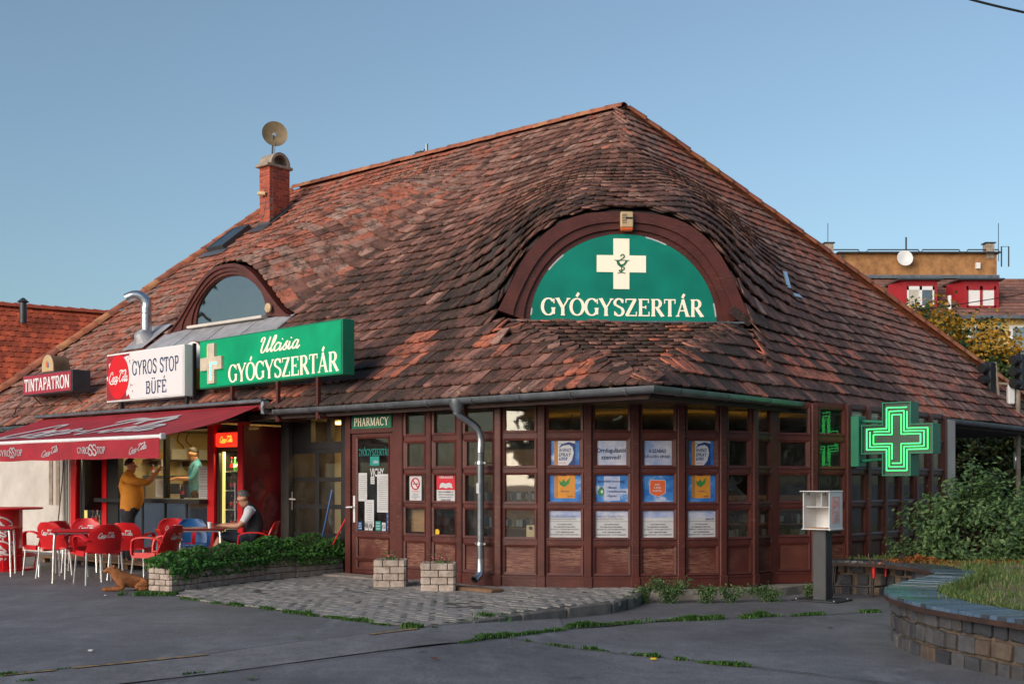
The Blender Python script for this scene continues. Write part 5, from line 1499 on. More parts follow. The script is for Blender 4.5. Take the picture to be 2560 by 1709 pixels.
# steel exhaust elbow
q2, s2_, t2_ = on_left(366, 858)
ex = empty('exhaust_duct', q2, 'shiny steel duct with a bent top left of the small dormer', 'duct')
b_ = q2; r_ = .105; px = FPX / b_.y
top_z = EYE + (1205 - 760) / px; 
elbow = catmull([b_ + UP * (top_z - b_.z - .12), b_ + UP * (top_z - b_.z + .02), b_ + Vector((-.10, -.02, top_z - b_.z + .15)), b_ + Vector((-.24, -.04, top_z - b_.z + .17)), b_ + Vector((-.40, -.06, top_z - b_.z + .10))], 5)
mb = MB(); mb.tube([b_ - UP * .1, b_ + UP * (top_z - b_.z - .12)], r_, 18); mb.build('pipe', 'steel', ex, True)
mb = MB(); mb.tube(elbow, r_ * 1.02, 18, cap=False); mb.build('elbow', 'steel', ex, True)
for z in (.25, .62): mb = MB(); mb.lathe([(r_, -.012), (r_ * 1.05, 0), (r_, .012)], 18, Matrix.Translation(b_ + UP * z)); mb.build('seam', 'steel', ex)
mb = MB(); X = frame_m(b_, -VA, VB * RIDGE_T + UP * RISE); mb.box((0, .1, .09), (.75, .9, .012), X); mb.lathe([(.22, .1), (.115, .28)], 18, X); mb.build('flashing', 'zinc_light', ex)
# little vent on the ridge and a metal patch on the right slope
pv = P(12.0, RIDGE_T + .05, EAVE + RISE)
k_ = (1059 - 1280) / FPX; rs = (1.63 + VB.x * RIDGE_T - k_ * (13.69 + VB.y * RIDGE_T)) / (-VA.x + k_ * VA.y); pv = P(rs, RIDGE_T + .1, EAVE + RISE)
rv = empty('ridge_antenna', pv, 'small grey pipe and bracket standing on the ridge', 'antenna')
mb = MB(); mb.tube([pv, pv + UP * .36], .035, 8); mb.build('pipe', 'zinc', rv, True)
mb = MB(); mb.bbox((-.25, 0, .17), (.22, .1, .12), .02, frame_m(pv, -VA, VB)); mb.tube([(-.2, 0, .15), (0, 0, .28)], .015, 6, frame_m(pv, -VA, VB)); mb.build('bracket', 'grey_metal', rv)

# bent metal patch on the right-hand slope
k_, h_r = (1950 - 1280) / FPX, (1205 - 722) / FPX; d = Vector((k_, 1, h_r)); n_ = Vector((-SLOPE_R * VA.x, -SLOPE_R * VA.y, 1)); f_ = (P(0, 0, EAVE) - Vector((0, 0, EYE))).dot(n_) / d.dot(n_); pq = Vector((0, 0, EYE)) + d * f_
X = frame_m(pq + n_.normalized() * .12, VB, VA * APEX_S + UP * RISE); mp = empty('vent_flashing', pq, parent=bld)
mb = MB(); mb.box((0, .05, .06), (.14, .30, .012), X @ Matrix.Rotation(.5, 4, 'X')); mb.build('upper_sheet', 'steel', mp); mb = MB(); mb.box((.12, -.26, -.02), (.34, .10, .01), X); mb.build('lower_sheet', 'steel', mp)
# ------------------------------------------------------------------ snack kiosk under the left part of the roof
K0 = 13.05; KX = FAC(K0, 0)
def kx(s): return K0 - s
kio = empty('snack_kiosk', P(10.5, 0), 'red and black gyros snack kiosk with a lit serving window', 'kiosk')
def kpart(nm_, s0, s1, z0, z1, y0, y1, mat, par=None):
    mb = MB(); strip(mb, kx(s0), kx(s1), z0, z1, y0, y1, KX); return mb.build(nm_, mat, par or kio)
for s0, s1 in ((13.02, 12.84), (11.92, 11.76), (8.68, 8.50), (7.87, 7.74)): kpart('post', s0, s1, .0, 2.36, -.03, .12, 'cola_red')
kpart('fascia', 13.02, 7.74, 2.36, 2.52, .0, .12, 'black_wood')
kpart('window_frame', 11.76, 11.40, .12, 2.36, -.01, .10, 'black_wood'); kpart('window_frame', 9.98, 9.91, 1.13, 2.36, -.01, .08, 'black_wood'); kpart('window_frame', 11.40, 8.68, 2.28, 2.36, -.008, .08, 'black_wood')
kpart('counter_ledge', 11.90, 8.66, 1.05, 1.12, -.20, .10, 'black_wood')
kpart('pane', 11.40, 9.98, 1.12, 2.28, .03, .036, 'glass'); kpart('pane', 9.91, 8.68, 1.12, 2.28, .03, .036, 'glass')
for s0, s1 in ((11.40, 10.66), (10.62, 9.98), (9.91, 9.33), (9.30, 8.68)): kpart('lower_panel', s0, s1, .14, 1.04, .01, .04, 'mirror_panel')
for s_ in (10.64, 9.945, 9.315): kpart('stile', s_ + .02, s_ - .02, .12, 1.05, -.004, .05, 'black_wood')
kpart('plinth', 13.0, 7.78, .0, .13, .02, .12, 'black_wood')
kpart('floor', 13.0, 7.8, .10, .14, .12, 2.5, 'interior_dark'); kpart('back_wall', 13.0, 7.8, .14, 2.4, 2.45, 2.5, 'kiosk_wall'); kpart('ceiling', 13.0, 7.8, 2.38, 2.41, .13, 2.45, 'kiosk_wall')
mb = MB(); mb.box((0, 0, 1.2), (.04, 2.4, 2.3), FAC(8.56, 1.3)); mb.build('inner_wall', 'kiosk_wall', kio); mb = MB(); mb.box((0, 0, 1.2), (.04, 2.4, 2.3), FAC(11.85, 1.3)); mb.build('inner_wall', 'kiosk_wall', kio)
M['faded_print'] = simple('faded_print', (.17, .03, .035), .4, .7, 7, 0)
# the tall red side wall next to the black door, with faded drink pictures
side = empty('side_wall', P(7.735, .4), parent=kio)
SWX = frame_m(P(7.735, -.02), VB, VA)       # x into the building, y to the left, seen from the right
mb = MB(); strip(mb, 0, .84, .05, 2.3, .0, .06, SWX); mb.build('panel', 'dark_red', side)
for x0, x1, z0, z1 in ((0, .05, .05, 2.3), (.78, .84, .05, 2.3), (.05, .78, 1.62, 1.69), (.05, .78, 2.24, 2.3), (.05, .78, .05, .12)): mb = MB(); strip(mb, x0, x1, z0, z1, -.015, .0, SWX); mb.build('batten', 'dark_red', side)
for cx_, cz_, rx_, rz_ in ((.22, 1.92, .10, .12), (.30, 1.30, .14, .20), (.52, 1.0, .18, .28), (.36, .7, .2, .15)):
    ri = random.Random(int(cx_ * 100)); pts = [(cx_ + rx_ * math.cos(q_ * PI / 9) * ri.uniform(.7, 1.1), cz_ + rz_ * math.sin(q_ * PI / 9) * ri.uniform(.7, 1.1)) for q_ in range(18)]; mb = MB(); mb.wallpoly(pts, -.003 - cx_ * .002, -.001, SWX); mb.build('faded_print', 'faded_print', side)
# shop fittings inside
mb = MB(); mb.bbox((kx(9.9), .45, 2.34), (1.3, .09, .05), .01, KX); lamp_o = mb.build('ceiling_lamp', 'lamp_warm', kio)
def area(name, loc, w, h, energy, col, rot=(0, 0, 0)):
    l = bpy.data.lights.new(name, 'AREA'); l.shape = 'RECTANGLE'; l.size = w; l.size_y = h; l.energy = energy; l.color = col
    o = bpy.data.objects.new(name, l); COL.objects.link(o); o.location = loc; o.rotation_euler = rot; return o
KROT = (0, 0, math.atan2(-VA.y, -VA.x))
area('kiosk_lamp_light', KX @ Vector((kx(9.9), .9, 2.33)), 1.8, .5, 27, (1.0, .74, .36), KROT)
area('hall_lamp_light', P(6.5, 1.3, 2.33), 1.0, .3, 7, (1.0, .62, .22), KROT)
bottle_later = []
ft = empty('serving_counter', P(10, .55, .14), 'glass-fronted serving counter with food inside the kiosk', 'counter')
mb = MB(); strip(mb, kx(11.3), kx(8.75), .14, 1.12, .42, .85, KX); mb.build('body', 'alu', ft)
mb = MB(); strip(mb, kx(9.85), kx(8.75), 1.42, 1.44, .40, .80, KX); mb.build('glass_top', 'glass', ft); mb = MB(); strip(mb, kx(9.85), kx(8.75), 1.12, 1.42, .40, .406, KX); mb.build('glass_front', 'glass', ft)
# along the left inner wall, which the serving window looks at
def lwall(s_, t_): return kx(s_), t_
shf = empty('wall_shelf', P(11.7, 1.4, 1.8), 'dark wall shelf with cartons inside the kiosk', 'shelf')
for z_ in (1.80, 1.50): mb = MB(); strip(mb, kx(11.82), kx(11.50), z_, z_ + .025, .75, 2.3, KX); mb.build('board', 'grey_metal', shf)
for t_ in (.9, 1.6, 2.2): mb = MB(); strip(mb, kx(11.82), kx(11.56), 1.70, 1.80, t_, t_ + .02, KX); mb.build('bracket', 'grey_metal', shf)
for i, (t_, w, h) in enumerate(((1.36, .34, .20), (1.95, .30, .20), (.95, .2, .13))):
    mb = MB(); mb.bbox((kx(11.66), t_, 1.826 + h / 2), (.22, w, h), .008, KX); mb.build('carton', 'paper' if i < 2 else 'shelf_wood', label='%s on the upper wall shelf inside the kiosk' % ('pale carton left of the cook', 'pale carton right of the cook', 'small brown box')[i], category='carton', origin=KX @ Vector((kx(11.66), t_, 1.826)))
for i, (t_, w, h, d, mt, lab) in enumerate(((1.05, .55, .42, .42, 'alu', 'steel grill at the left inside the kiosk'), (1.62, .42, .34, .4, 'grey_metal', 'dark oven inside the kiosk left of the cook'), (2.1, .45, .30, .4, 'alu', 'steel food warmer inside the kiosk behind the cook'))):
    e_ = empty('kitchen_unit', KX @ Vector((kx(11.55), t_, .14)), lab, 'appliance')
    mb = MB(); strip(mb, kx(11.82), kx(11.35), .14, 1.04, t_ - w / 2, t_ + w / 2, KX); mb.build('stand', 'alu', e_); mb = MB(); mb.bbox((kx(11.58), t_, 1.05 + h / 2), (d, w, h), .015, KX); mb.build('housing', mt, e_); mb = MB(); mb.box((kx(11.58) + d / 2 + .003, t_, 1.05 + h * .55), (.006, w * .7, h * .45), KX); mb.build('door_panel', 'black', e_)
mb = MB(); mb.box((kx(11.815), 1.15, 2.14), (.02, .55, .22), KX); mb.build('menu_board', 'paper', label='white menu board high on the inner wall of the kiosk', category='board', origin=KX @ Vector((kx(11.815), 1.15, 2.03)))
for i, t_ in enumerate((1.55, 1.75)):
    mb = MB(); mb.tube(catmull([KX @ Vector((kx(11.8), t_, 2.37)), KX @ Vector((kx(11.76), t_ - .1, 2.2)), KX @ Vector((kx(11.78), t_ + .06, 2.05)), KX @ Vector((kx(11.7), t_ - .05, 1.83))], 6), .008, 5); mb.build('hanging_cable', 'black', label='%s black cable hanging on the kiosk inner wall' % ('left-hand', 'right-hand')[i], category='cable', origin=KX @ Vector((kx(11.8), t_, 2.37)))
for i, (t_, mt, lab) in enumerate(((.85, 'cola_red', 'red sauce bottle on the lower wall shelf in the kiosk'), (.97, 'yellow', 'yellow sauce bottle on the lower wall shelf in the kiosk'), (1.7, 'white', 'white sauce bottle on the lower wall shelf in the kiosk'))):
    bottle_later.append((KX @ Vector((kx(11.64), t_, 1.526)), mt, lab))
# things on the counter
def bottle_mb(h=.24, r=.032):
    m_ = MB(); m_.lathe([(r * .9, 0), (r, .02), (r, h * .55), (r * .85, h * .62), (r * .36, h * .82), (r * .36, h * .9)], 10); return m_
def bottle(p, body, cap, label, group=None, h=.24, r=.032, parent=None):
    e = empty('bottle', p, label, 'bottle', group)
    m_ = bottle_mb(h, r); m_.v = [(x + p[0], y + p[1], z + p[2]) for x, y, z in m_.v]; m_.build('body', body, e, True)
    m_ = MB(); m_.lathe([(r * .42, h * .9), (r * .42, h)], 8, Matrix.Translation(p)); m_.build('cap', cap, e)
    m_ = MB(); m_.lathe([(r * 1.02, h * .28), (r * 1.02, h * .5)], 10, Matrix.Translation(p)); m_.build('label_band', cap, e); return e
for q_, mt, lab in bottle_later: bottle(q_, mt, 'white', lab, None, .20, .034)
M['cola'] = simple('cola', (.03, .008, .004), .15, .2, 5, 0)
bottle(KX @ Vector((kx(9.80), .24, 1.12)), 'cola', 'cola_red', 'cola bottle standing on the counter ledge behind the glass', h=.26, r=.036)
for i, (s_, mt, lab, d) in enumerate(((9.45, 'teal', 'teal tub on the serving counter inside the kiosk', (.16, .16, .10)), (9.30, 'paper', 'stack of napkins on the serving counter inside the kiosk', (.22, .14, .12)), (9.18, 'alu', 'steel cup holder on the serving counter next to the cook', (.10, .10, .22)))):
    mb = MB(); mb.bbox((kx(s_), .56, 1.44 + d[2] / 2), d, .012, KX); mb.build(('food_tub', 'napkin_stack', 'cup_holder')[i], mt, label=lab, category=('tub', 'napkins', 'holder')[i], origin=KX @ Vector((kx(s_), .56, 1.44)))
for i, (s_, z_, w, h, lab) in enumerate(((8.86, 1.50, .28, .34, 'upper pale price sheet at the right end of the serving window'), (8.86, 1.24, .28, .22, 'lower pale price sheet at the right end of the serving window'), (10.15, 1.30, .24, .30, 'pinkish price sheet behind the glass left of the black mullion'))):
    sheet('price_sheet', KX, kx(s_), z_, w, h, .027, 'paper' if i < 2 else 'curtain', lab, 'notice', lines=[(h * .35, -h * .3, 6, .75, .007)])
# drinks fridges
def fridge(s0, s1, t0, label, n, lit_head=True):
    X = FAC(s0, t0); w = s0 - s1; e = empty('drinks_fridge', X @ Vector((w / 2, 0, .1)), label, 'fridge')
    mb = MB(); strip(mb, 0, .05, .1, 2.24, .0, .6, X); strip(mb, w - .05, w, .1, 2.24, .0, .6, X); strip(mb, .05, w - .05, .1, .28, .0, .6, X); strip(mb, .05, w - .05, 1.92, 2.24, .05, .6, X); mb.build('cabinet', 'black', e)
    mb = MB(); strip(mb, .05, w - .05, .28, 1.92, .50, .56, X); mb.build('back_wall', 'interior', e)
    mb = MB(); strip(mb, .052, .085, .3, 1.9, .06, .10, X); mb.build('light_strip', 'fridge_light', e)
    mb = MB(); strip(mb, .05, w - .05, .28, 1.92, .01, .016, X); mb.build('door_glass', 'glass', e)
    mb = MB(); strip(mb, w - .085, w - .06, .8, 1.4, -.03, .0, X); mb.build('door_handle', 'alu', e)
    area('fridge_light', X @ Vector((w / 2, .08, 1.88)), w * .7, .06, 5 if lit_head else 8, (1.0, .8, .35), KROT)
    hd = MB(); hd.bbox((w / 2, .0, 2.085), (w - .02, .10, .23), .02, X); h_ = hd.build('header', 'box_red_lit' if lit_head else 'cola_red', e)
    letter('lettering', 'Coca-Cola', X, w / 2 + .02, 2.09, w * .58, .13, 'lit_yellow', h_, 'script', y=-.054, T=.2, n=.09)
    for k in range(5):
        z = .34 + k * .31; mb = MB(); strip(mb, .06, w - .06, z - .012, z, .10, .50, X); mb.build('shelf', 'alu', e)
        for j in range(n):
            body, cap = [('cola', 'cola_red'), ('cola', 'cola_red'), ('orange', 'orange'), ('cola', 'cola_red'), ('print_green', 'white')][k] if j % 3 else ('cola', 'cola_red')
            if k == 1 and j > 1: body, cap = ('blue', 'white') if j % 2 else ('yellow', 'orange')
            bottle(X @ Vector((.12 + (w - .22) * j / (n - 1), .20, z)), body, cap, '%s bottle from the left on the %s shelf of the %s fridge' % (('first', 'second', 'third', 'fourth', 'fifth')[j], ('lowest', 'second lowest', 'middle', 'second highest', 'top')[k], label.split(' drinks')[0]), 'bottles in the ' + label.split(' drinks')[0] + ' fridge', .23, .033)
fridge(8.48, 7.89, .02, 'right-hand drinks fridge with a glowing red header beside the seated man', 5)
fridge(12.76, 12.02, .02, 'left-hand drinks fridge with yellow light inside at the far end of the kiosk', 5, False)
kpart('open_shutter', 12.02, 11.94, .9, 2.2, -.35, .0, 'black_wood')
# pipes and the crank rod on the white wall
for s_, r__, mt in ((14.05, .045, 'white_plaster'), (13.93, .02, 'zinc')):
    mb = MB(); mb.tube([P(s_, .40, .02), P(s_, .40, 2.42)], r__, 10); mb.build('wall_pipe', mt, label='%s standing upright on the white wall' % ('thick pale pipe' if r__ > .03 else 'thin grey pipe'), category='pipe', smooth=True, origin=tuple(P(s_, .40, .02)))
mb = MB(); mb.tube(catmull([P(13.62, .30, 2.12), P(13.66, .25, 2.2), P(13.72, .22, 2.16), P(13.70, .22, 2.02), P(13.74, .2, 1.4), P(13.82, .15, .55)], 6), .010, 6)
mb.build('awning_crank', 'black', label='thin black awning crank hanging on the white wall', category='crank', smooth=True, origin=tuple(P(13.7, .25, 2.1)))
mb = MB(); strip(mb, kx(13.28), kx(13.06), .0, 2.4, .30, .40, KX); mb.build('shutter_pack', 'board_wood', label='folded brown wooden shutter between the white wall and the red post', category='shutter', origin=tuple(P(13.17, .3)))

# ------------------------------------------------------------------ awning
aw = empty('awning', P(10.7, -.1, 2.6), 'faded red awning with white lettering over the kiosk tables', 'awning')
AS0, AS1, AT, AZ0, AZ1 = 7.28, 14.2, -1.80, 2.60, 2.075
def aw_pt(u, v, h=0):
    s_ = AS1 + (AS0 - AS1) * u; t_ = -.02 + (AT + .02) * v
    z = AZ0 + (AZ1 - AZ0) * v - .05 * math.sin(PI * v) - .012 * math.sin(u * 40) * v * (1 - v) - .01 * mnoise.noise(Vector((s_ * 1.5, t_ * 2, 0)))
    return P(s_, t_, z + h)
mb = MB(); mb.shell(lambda u, v: aw_pt(u, 1 - v), 60, 14, .006); mb.build('canopy', 'canvas', aw, True)
sm_ = script_mb('Coca-Cola', .20, .10); mb = MB(); xs_ = [p[0] for p in sm_.v]; xm, xM = min(xs_), max(xs_)
mb.add([aw_pt(.13 + .70 * (p[0] - xm) / (xM - xm), clamp(.80 - .62 * (p[1] + .2) / 1.4, .02, .98), .014 + p[2]) for p in sm_.v], sm_.f)
mb.build('canopy_print', 'canvas_white', aw)
def val_pt(u, v, y=0):
    s_ = AS1 + (AS0 - AS1) * u
    return P(s_, AT - .02 - y + .018 * math.sin(u * 60) * v + .01 * math.sin(u * 23), AZ1 - .03 - .29 * v + .006 * math.sin(u * 31) * v)
mb = MB(); mb.shell(lambda u, v: val_pt(u, 1 - v), 120, 4, .005); mb.build('valance', 'canvas', aw, True)
def val_text(text, sc_, w, h, style, dz=0, **kw):
    m_ = script_mb(text, **kw) if style == 'script' else serif_mb(text, **kw)
    xs_ = [p[0] for p in m_.v]; ys_ = [p[1] for p in m_.v]; x0, x1, y0, y1 = min(xs_), max(xs_), min(ys_), max(ys_); mb = MB()
    out = []
    for p in m_.v:
        dx = ((p[0] - x0) / (x1 - x0) - .5) * w; dv = 1 - (((p[1] - y0) / (y1 - y0)) * h + (.29 - h) / 2 + dz + (dx * .18 if style == 'script' else 0)) / .29
        out.append(val_pt((AS1 - (sc_ - dx)) / (AS1 - AS0), dv, .010 + p[2]))
    mb.add(out, m_.f); mb.build('valance_lettering', 'canvas_white', aw)
for s_ in (7.856, 10.40, 12.9): val_text('Coca-Cola', s_, .50, .13, 'script', T=.2, n=.09)
for s_ in (9.14, 11.73):
    val_text('GYRO', s_ + .24, .38, .11, 'serif', -.005, T=.2, n=.09, S=.06); val_text('SS', s_ - .05, .22, .18, 'serif', 0, T=.2, n=.1, S=.04, gap=-.1); val_text('TOP', s_ - .29, .26, .11, 'serif', -.005, T=.2, n=.09, S=.06)
mb = MB(); mb.tube([P(AS1, AT, AZ1 - .01), P(AS0 - .02, AT, AZ1 - .01)], .032, 10); mb.build('front_bar', 'white', aw, True)
mb = MB(); mb.bbox((0, 0, 0), (.04, .09, .09), .01, FAC(AS0 - .04, AT, AZ1 - .01)); mb.build('end_cap', 'white', aw)
mb = MB(); mb.bbox((0, 0, 0), (AS1 + .05 - 7.2, .16, .06), .015, FAC((AS1 + .05 + 7.2) / 2, -.02, 2.665)); mb.box((0, .16, .03), (AS1 - 7.2, .26, .015), FAC((AS1 + 7.2) / 2, -.02, 2.665)); mb.build('cassette_hood', 'zinc', aw)
mb = MB(); mb.tube([P(AS1, -.02, 2.56), P(7.24, -.02, 2.56)], .045, 10); mb.build('roller', 'canvas', aw, True)
for s_ in (7.9, 13.4):
    mb = MB(); mb.tube([P(s_, .0, 2.42), P(s_ + .55, -.85, 2.22)], .032, 8); mb.build('folding_arm', 'grey_metal', aw, True); mb = MB(); mb.tube([P(s_ + .55, -.85, 2.22), P(s_, -1.75, 2.05)], .026, 8); mb.build('folding_arm', 'grey_metal', aw, True)
mb = MB(); mb.bbox((0, 0, 0), (.06, .14, .2), .01, FAC(7.2, -.0, 2.56)); mb.tube([(.02, -.06, .06), (.02, -.10, -.02), (.04, -.07, -.1)], .012, 6, FAC(7.18, 0, 2.56)); mb.build('bracket', 'alu', aw)

# ------------------------------------------------------------------ box signs on the roof edge
def box_sign(name, pl, dirx, L, z0, z1, dep, face, body, label):
    """pl: left front bottom corner (plan); returns empty, frame with z measured from z0"""
    dirx = Vector((dirx[0], dirx[1], 0)).normalized(); X = frame_m(Vector((pl[0], pl[1], z0)), dirx, z=UP)
    e = empty(name, X @ Vector((L / 2, dep / 2, 0)), label, 'sign'); H = z1 - z0
    mb = MB(); mb.bbox((L / 2, dep / 2 + .012, H / 2), (L, dep, H), .008, X); mb.build('casing', body, e)
    mb = MB(); strip(mb, .025, L - .025, .025, H - .025, .0, .014, X); mb.build('face', face, e)
    return e, X, H
e, X, H = box_sign('pharmacy_sign', (-5.257, 19.83), (.71, -.704), 3.94, 2.96, 3.77, .22, 'sign_green_lit', 'green_paint', 'long green illuminated pharmacy sign with a white cross on the roof edge')
letter('lettering', 'GYÓGYSZERTÁR', X, 2.39, .245, 2.96, .40, 'sign_cream', e, 'serif', y=-.004, T=.19, n=.065, S=.07, gap=.0)
letter('lettering', 'Ulcisia', X, 2.38, .59, 1.07, .26, 'sign_cream', e, 'script', y=-.004, T=.15, n=.06)
mb = MB(); mb.wallpoly([(p[0] * .66 + .445, p[1] * .66 + .40) for p in plus(.5, .16)], -.05, -.001, X); mb.build('cross', simple('cross_cream', (.55, .47, .36), .5, .2, 6, .05, 30), e)
mb = MB(); mb.box((.44, -.054, .26), (.02, .006, .26), X); mb.box((.53, -.054, .40), (.20, .006, .02), X); mb.build('led_strip', emis('led', (.1, .9, .5), 2.0), e)
mb = MB(); mb.box((.335, -.03, .60), (.02, .03, .2), X); mb.build('lit_edge', 'lit_yellow', e)
for u_, zt, zb in ((3.10, 0, -.42), (2.18, 0, -.55), (1.08, 0, -.36)):
    pass
for x_, zb in ((3.30, -.62), (2.25, -.62), (.95, -.34)):
    mb = MB(); mb.box((x_, .05, zb / 2), (.055, .055, -zb), X); mb.build('support_post', 'frame', e)
    if zb < -.5: mb = MB(); mb.box((x_ + .03, .28, zb + .03), (.05, .50, .05), X); mb.build('support_foot', 'frame', e)
e, X, H = box_sign('kiosk_sign', (-7.407, 21.53), (.738, -.674), 2.57, 2.85, 3.72, .22, 'sign_white', 'white', 'white box sign with a big red disc above the awning')
sr = random.Random(8)
def blot(cx_, cz_, rx_, rz_, n=24, j=.25): return [(clamp(cx_ + rx_ * math.cos(2 * PI * q_ / n) * (1 + sr.uniform(-j, j)), .03, 2.5), clamp(cz_ + rz_ * math.sin(2 * PI * q_ / n) * (1 + sr.uniform(-j, j)), .03, H - .03)) for q_ in range(n)]
mb = MB(); mb.wallpoly([(.03, H - .03), (.03, .46), (.12, .5), (.10, .70), (.3, .72), (.5, H - .1), (.8, H - .06), (.85, H - .03)], -.002, -.001, X); mb.wallpoly([(.03, .03), (.85, .03), (.80, .12), (.72, .08), (.7, .2), (.5, .1), (.2, .2), (.10, .35), (.03, .42)], -.002, -.001, X)
for k in range(40): mb.wallpoly(blot(sr.uniform(.08, 1.0), sr.choice([sr.uniform(.06, .3), sr.uniform(.6, .82)]), sr.uniform(.006, .022), sr.uniform(.006, .022), 6), -.002, -.001, X)
mb.build('splash_print', 'sign_red', e)
mb = MB(); mb.wallpoly([(.445 + .365 * math.cos(2 * PI * q_ / 48), .44 + .395 * math.sin(2 * PI * q_ / 48)) for q_ in range(48)], -.006, -.003, X); mb.build('disc', 'cola_red', e)
letter('lettering', 'Coca-Cola', X, .45, .44, .66, .27, 'white', e, 'script', y=-.008, T=.19, n=.08)
letter('lettering', 'GYROS STOP', X, 1.67, .565, 1.50, .27, 'ink_blue', e, 'serif', y=-.004, T=.15, n=.10, S=.03, gap=.06)
letter('lettering', 'BÜFÉ', X, 1.71, .235, .66, .30, 'ink_blue', e, 'serif', y=-.004, T=.15, n=.10, S=.03, gap=.05)
for x_, zb in ((.38, -.22), (2.52, -.22)):
    mb = MB(); mb.box((x_, .10, zb / 2), (.05, .05, -zb), X); mb.build('support_post', 'black', e)
mb = MB(); mb.box((2.585, .20, .42), (.03, .06, .95), X); mb.build('support_post', 'black', e)
LP = Vector((-8.42 - .738 * 2.03, 22.55 + .674 * 2.03, 0))
e, X, H = box_sign('ink_shop_sign', LP, (.738, -.674), 2.03, 3.14, 3.56, .38, simple('tinta_red', (.33, .022, .045), .5, .2, 3, .05, 30), 'grey_metal', 'small red box sign with white capitals at the far left of the roof')
letter('lettering', 'TINTAPATRON', X, 1.01, .205, 1.86, .27, 'white', e, 'serif', y=-.004, T=.19, n=.13, S=.04, gap=.03)
for x_ in (.25, 1.85): mb = MB(); mb.tube([(x_, .1, .0), (x_ + .12, .3, -.26)], .014, 6, X); mb.build('support_strut', 'black', e)
mb = MB(); mb.tube(catmull([X @ Vector((.0, .3, .1)), X @ Vector((-.4, .1, -.15)), X @ Vector((-.25, -.1, -.5)), X @ Vector((-.8, .0, -.75))], 6), .012, 5); mb.build('cable', 'black', e)
def arch_sign(name, X, w, h, dep, face, body, label):
    e = empty(name, X @ Vector((0, dep / 2, 0)), label, 'sign'); pts = [(-w / 2, 0), (w / 2, 0)] + [(w / 2 * math.cos(PI * q_ / 14), h - w / 2 + w / 2 * math.sin(PI * q_ / 14)) for q_ in range(15)]
    mb = MB(); mb.wallpoly(pts, .01, dep, X); mb.build('casing', body, e); mb = MB(); mb.wallpoly([(x_ * .94, .02 + z_ * .96) for x_, z_ in pts], .0, .012, X); mb.build('face', face, e); return e
X2 = X @ Matrix.Translation((1.02, .02, .425))
e = arch_sign('emblem_sign', X2, .50, .34, .34, 'cream_plastic', 'board_wood', 'tiny arched cream sign standing on the red ink shop sign')
for dx, dz, mt in ((-.03, .16, 'orange'), (.03, .14, 'blue'), (.0, .10, 'yellow')): mb = MB(); mb.wallpoly([(dx - .03, dz - .05), (dx + .03, dz - .05), (dx + .015, dz + .04), (dx, dz + .08), (dx - .02, dz + .04)], -.003 - abs(dx) * .02, -.0005, X2); mb.build('emblem', mt, e)
X3 = FAC(9.76, .42, 2.98)
e = arch_sign('ice_cream_sign', X3, .62, .86, .2, 'white', 'board_wood', 'half-hidden white and yellow arched sign between the two large box signs')
mb = MB(); strip(mb, -.29, .29, .02, .38, -.003, -.001, X3); mb.build('yellow_band', 'yellow', e); mb = MB(); strip(mb, -.27, -.1, .4, .7, -.003, -.001, X3); mb.build('blue_figure', 'ink_blue', e); mb = MB(); strip(mb, -.26, -.10, .70, .78, -.004, -.001, X3); mb.build('red_figure', 'cola_red', e)
letter('lettering', 'S', X3, -.2, .2, .16, .26, 'print_red', e, 'serif', y=-.006, T=.24, n=.14)
# ------------------------------------------------------------------ planters
def block_box(name, p0, d, L, W, H, label, rows=4, category='planter', tilt=0.):
    """concrete planter faced with split blocks; p0 = near right bottom corner, d = direction of its long side"""
    d = Vector((d[0], d[1], 0)).normalized(); X = frame_m(p0, d, z=UP)     # y points to the left of d
    e = empty(name, X @ Vector((L / 2, W / 2, 0)), label, category); rr = random.Random(int(p0[0] * 1000) % 997)
    mb = MB(); t = .05
    strip(mb, .012, L - .012, .0, H - .012, .012, t, X); strip(mb, .012, L - .012, .0, H - .012, W - t, W - .012, X); strip(mb, .012, t, .0, H - .013, t, W - t, X); strip(mb, L - t, L - .012, .0, H - .013, t, W - t, X)
    mb.build('shell', simple('planter_joint', (.12, .10, .085), .95, .3, 8, .4, 50) if 'pj' not in M else M['pj'], e)
    mb = MB(); strip(mb, t, L - t, .01, H - .07, t, W - t, X); mb.build('soil', 'soil', e)
    h = H / rows
    for side, (o, ax, ln) in enumerate((((0, 0), (1, 0), L), ((0, W), (0, -1), W), ((L, 0), (0, 1), W), ((L, W), (-1, 0), L))):
        for r_ in range(rows):
            x = 0; half = .13 if ln > .8 else ln / 2 * .55; first = True; step = .26 if ln > .8 else ln * .52
            while x < ln - .01:
                w = min((half if (first and r_ % 2) else step), ln - x); first = False
                if ln - x - w < .06: w = ln - x
                m_ = MB(); a0, a1 = x + .004, x + w - .004
                fx = frame_m(X @ Vector((o[0], o[1], 0)), X.to_3x3() @ Vector((ax[0], ax[1], 0)), z=UP)
                m_.bbox(((a0 + a1) / 2, .005, (r_ + .5) * h), (a1 - a0, .036 + rr.uniform(-.004, .006), h - .008), .008, fx)
                m_.build('block', 'stone_block', e); x += w
    return e, X
M['pj'] = simple('planter_joint', (.12, .10, .085), .95, .3, 8, .4, 50)
PL = [((-4.364, 15.07, 0), (.495, .869), .46, .38, .30, 'short end planter of pale split blocks nearest the dog', 900),
      ((-4.13, 15.48, 0), (.39, .92), 1.50, .38, .32, 'longest block planter with ivy in the middle of the terrace edge', 3000),
      ((-3.53, 16.88, 0), (.58, .81), .58, .40, .36, 'short block planter standing slightly proud before the red side wall', 1300),
      ((-3.17, 17.37, 0), (.58, .81), .98, .38, .33, 'block planter with trailing ivy in front of the black side door', 2300)]
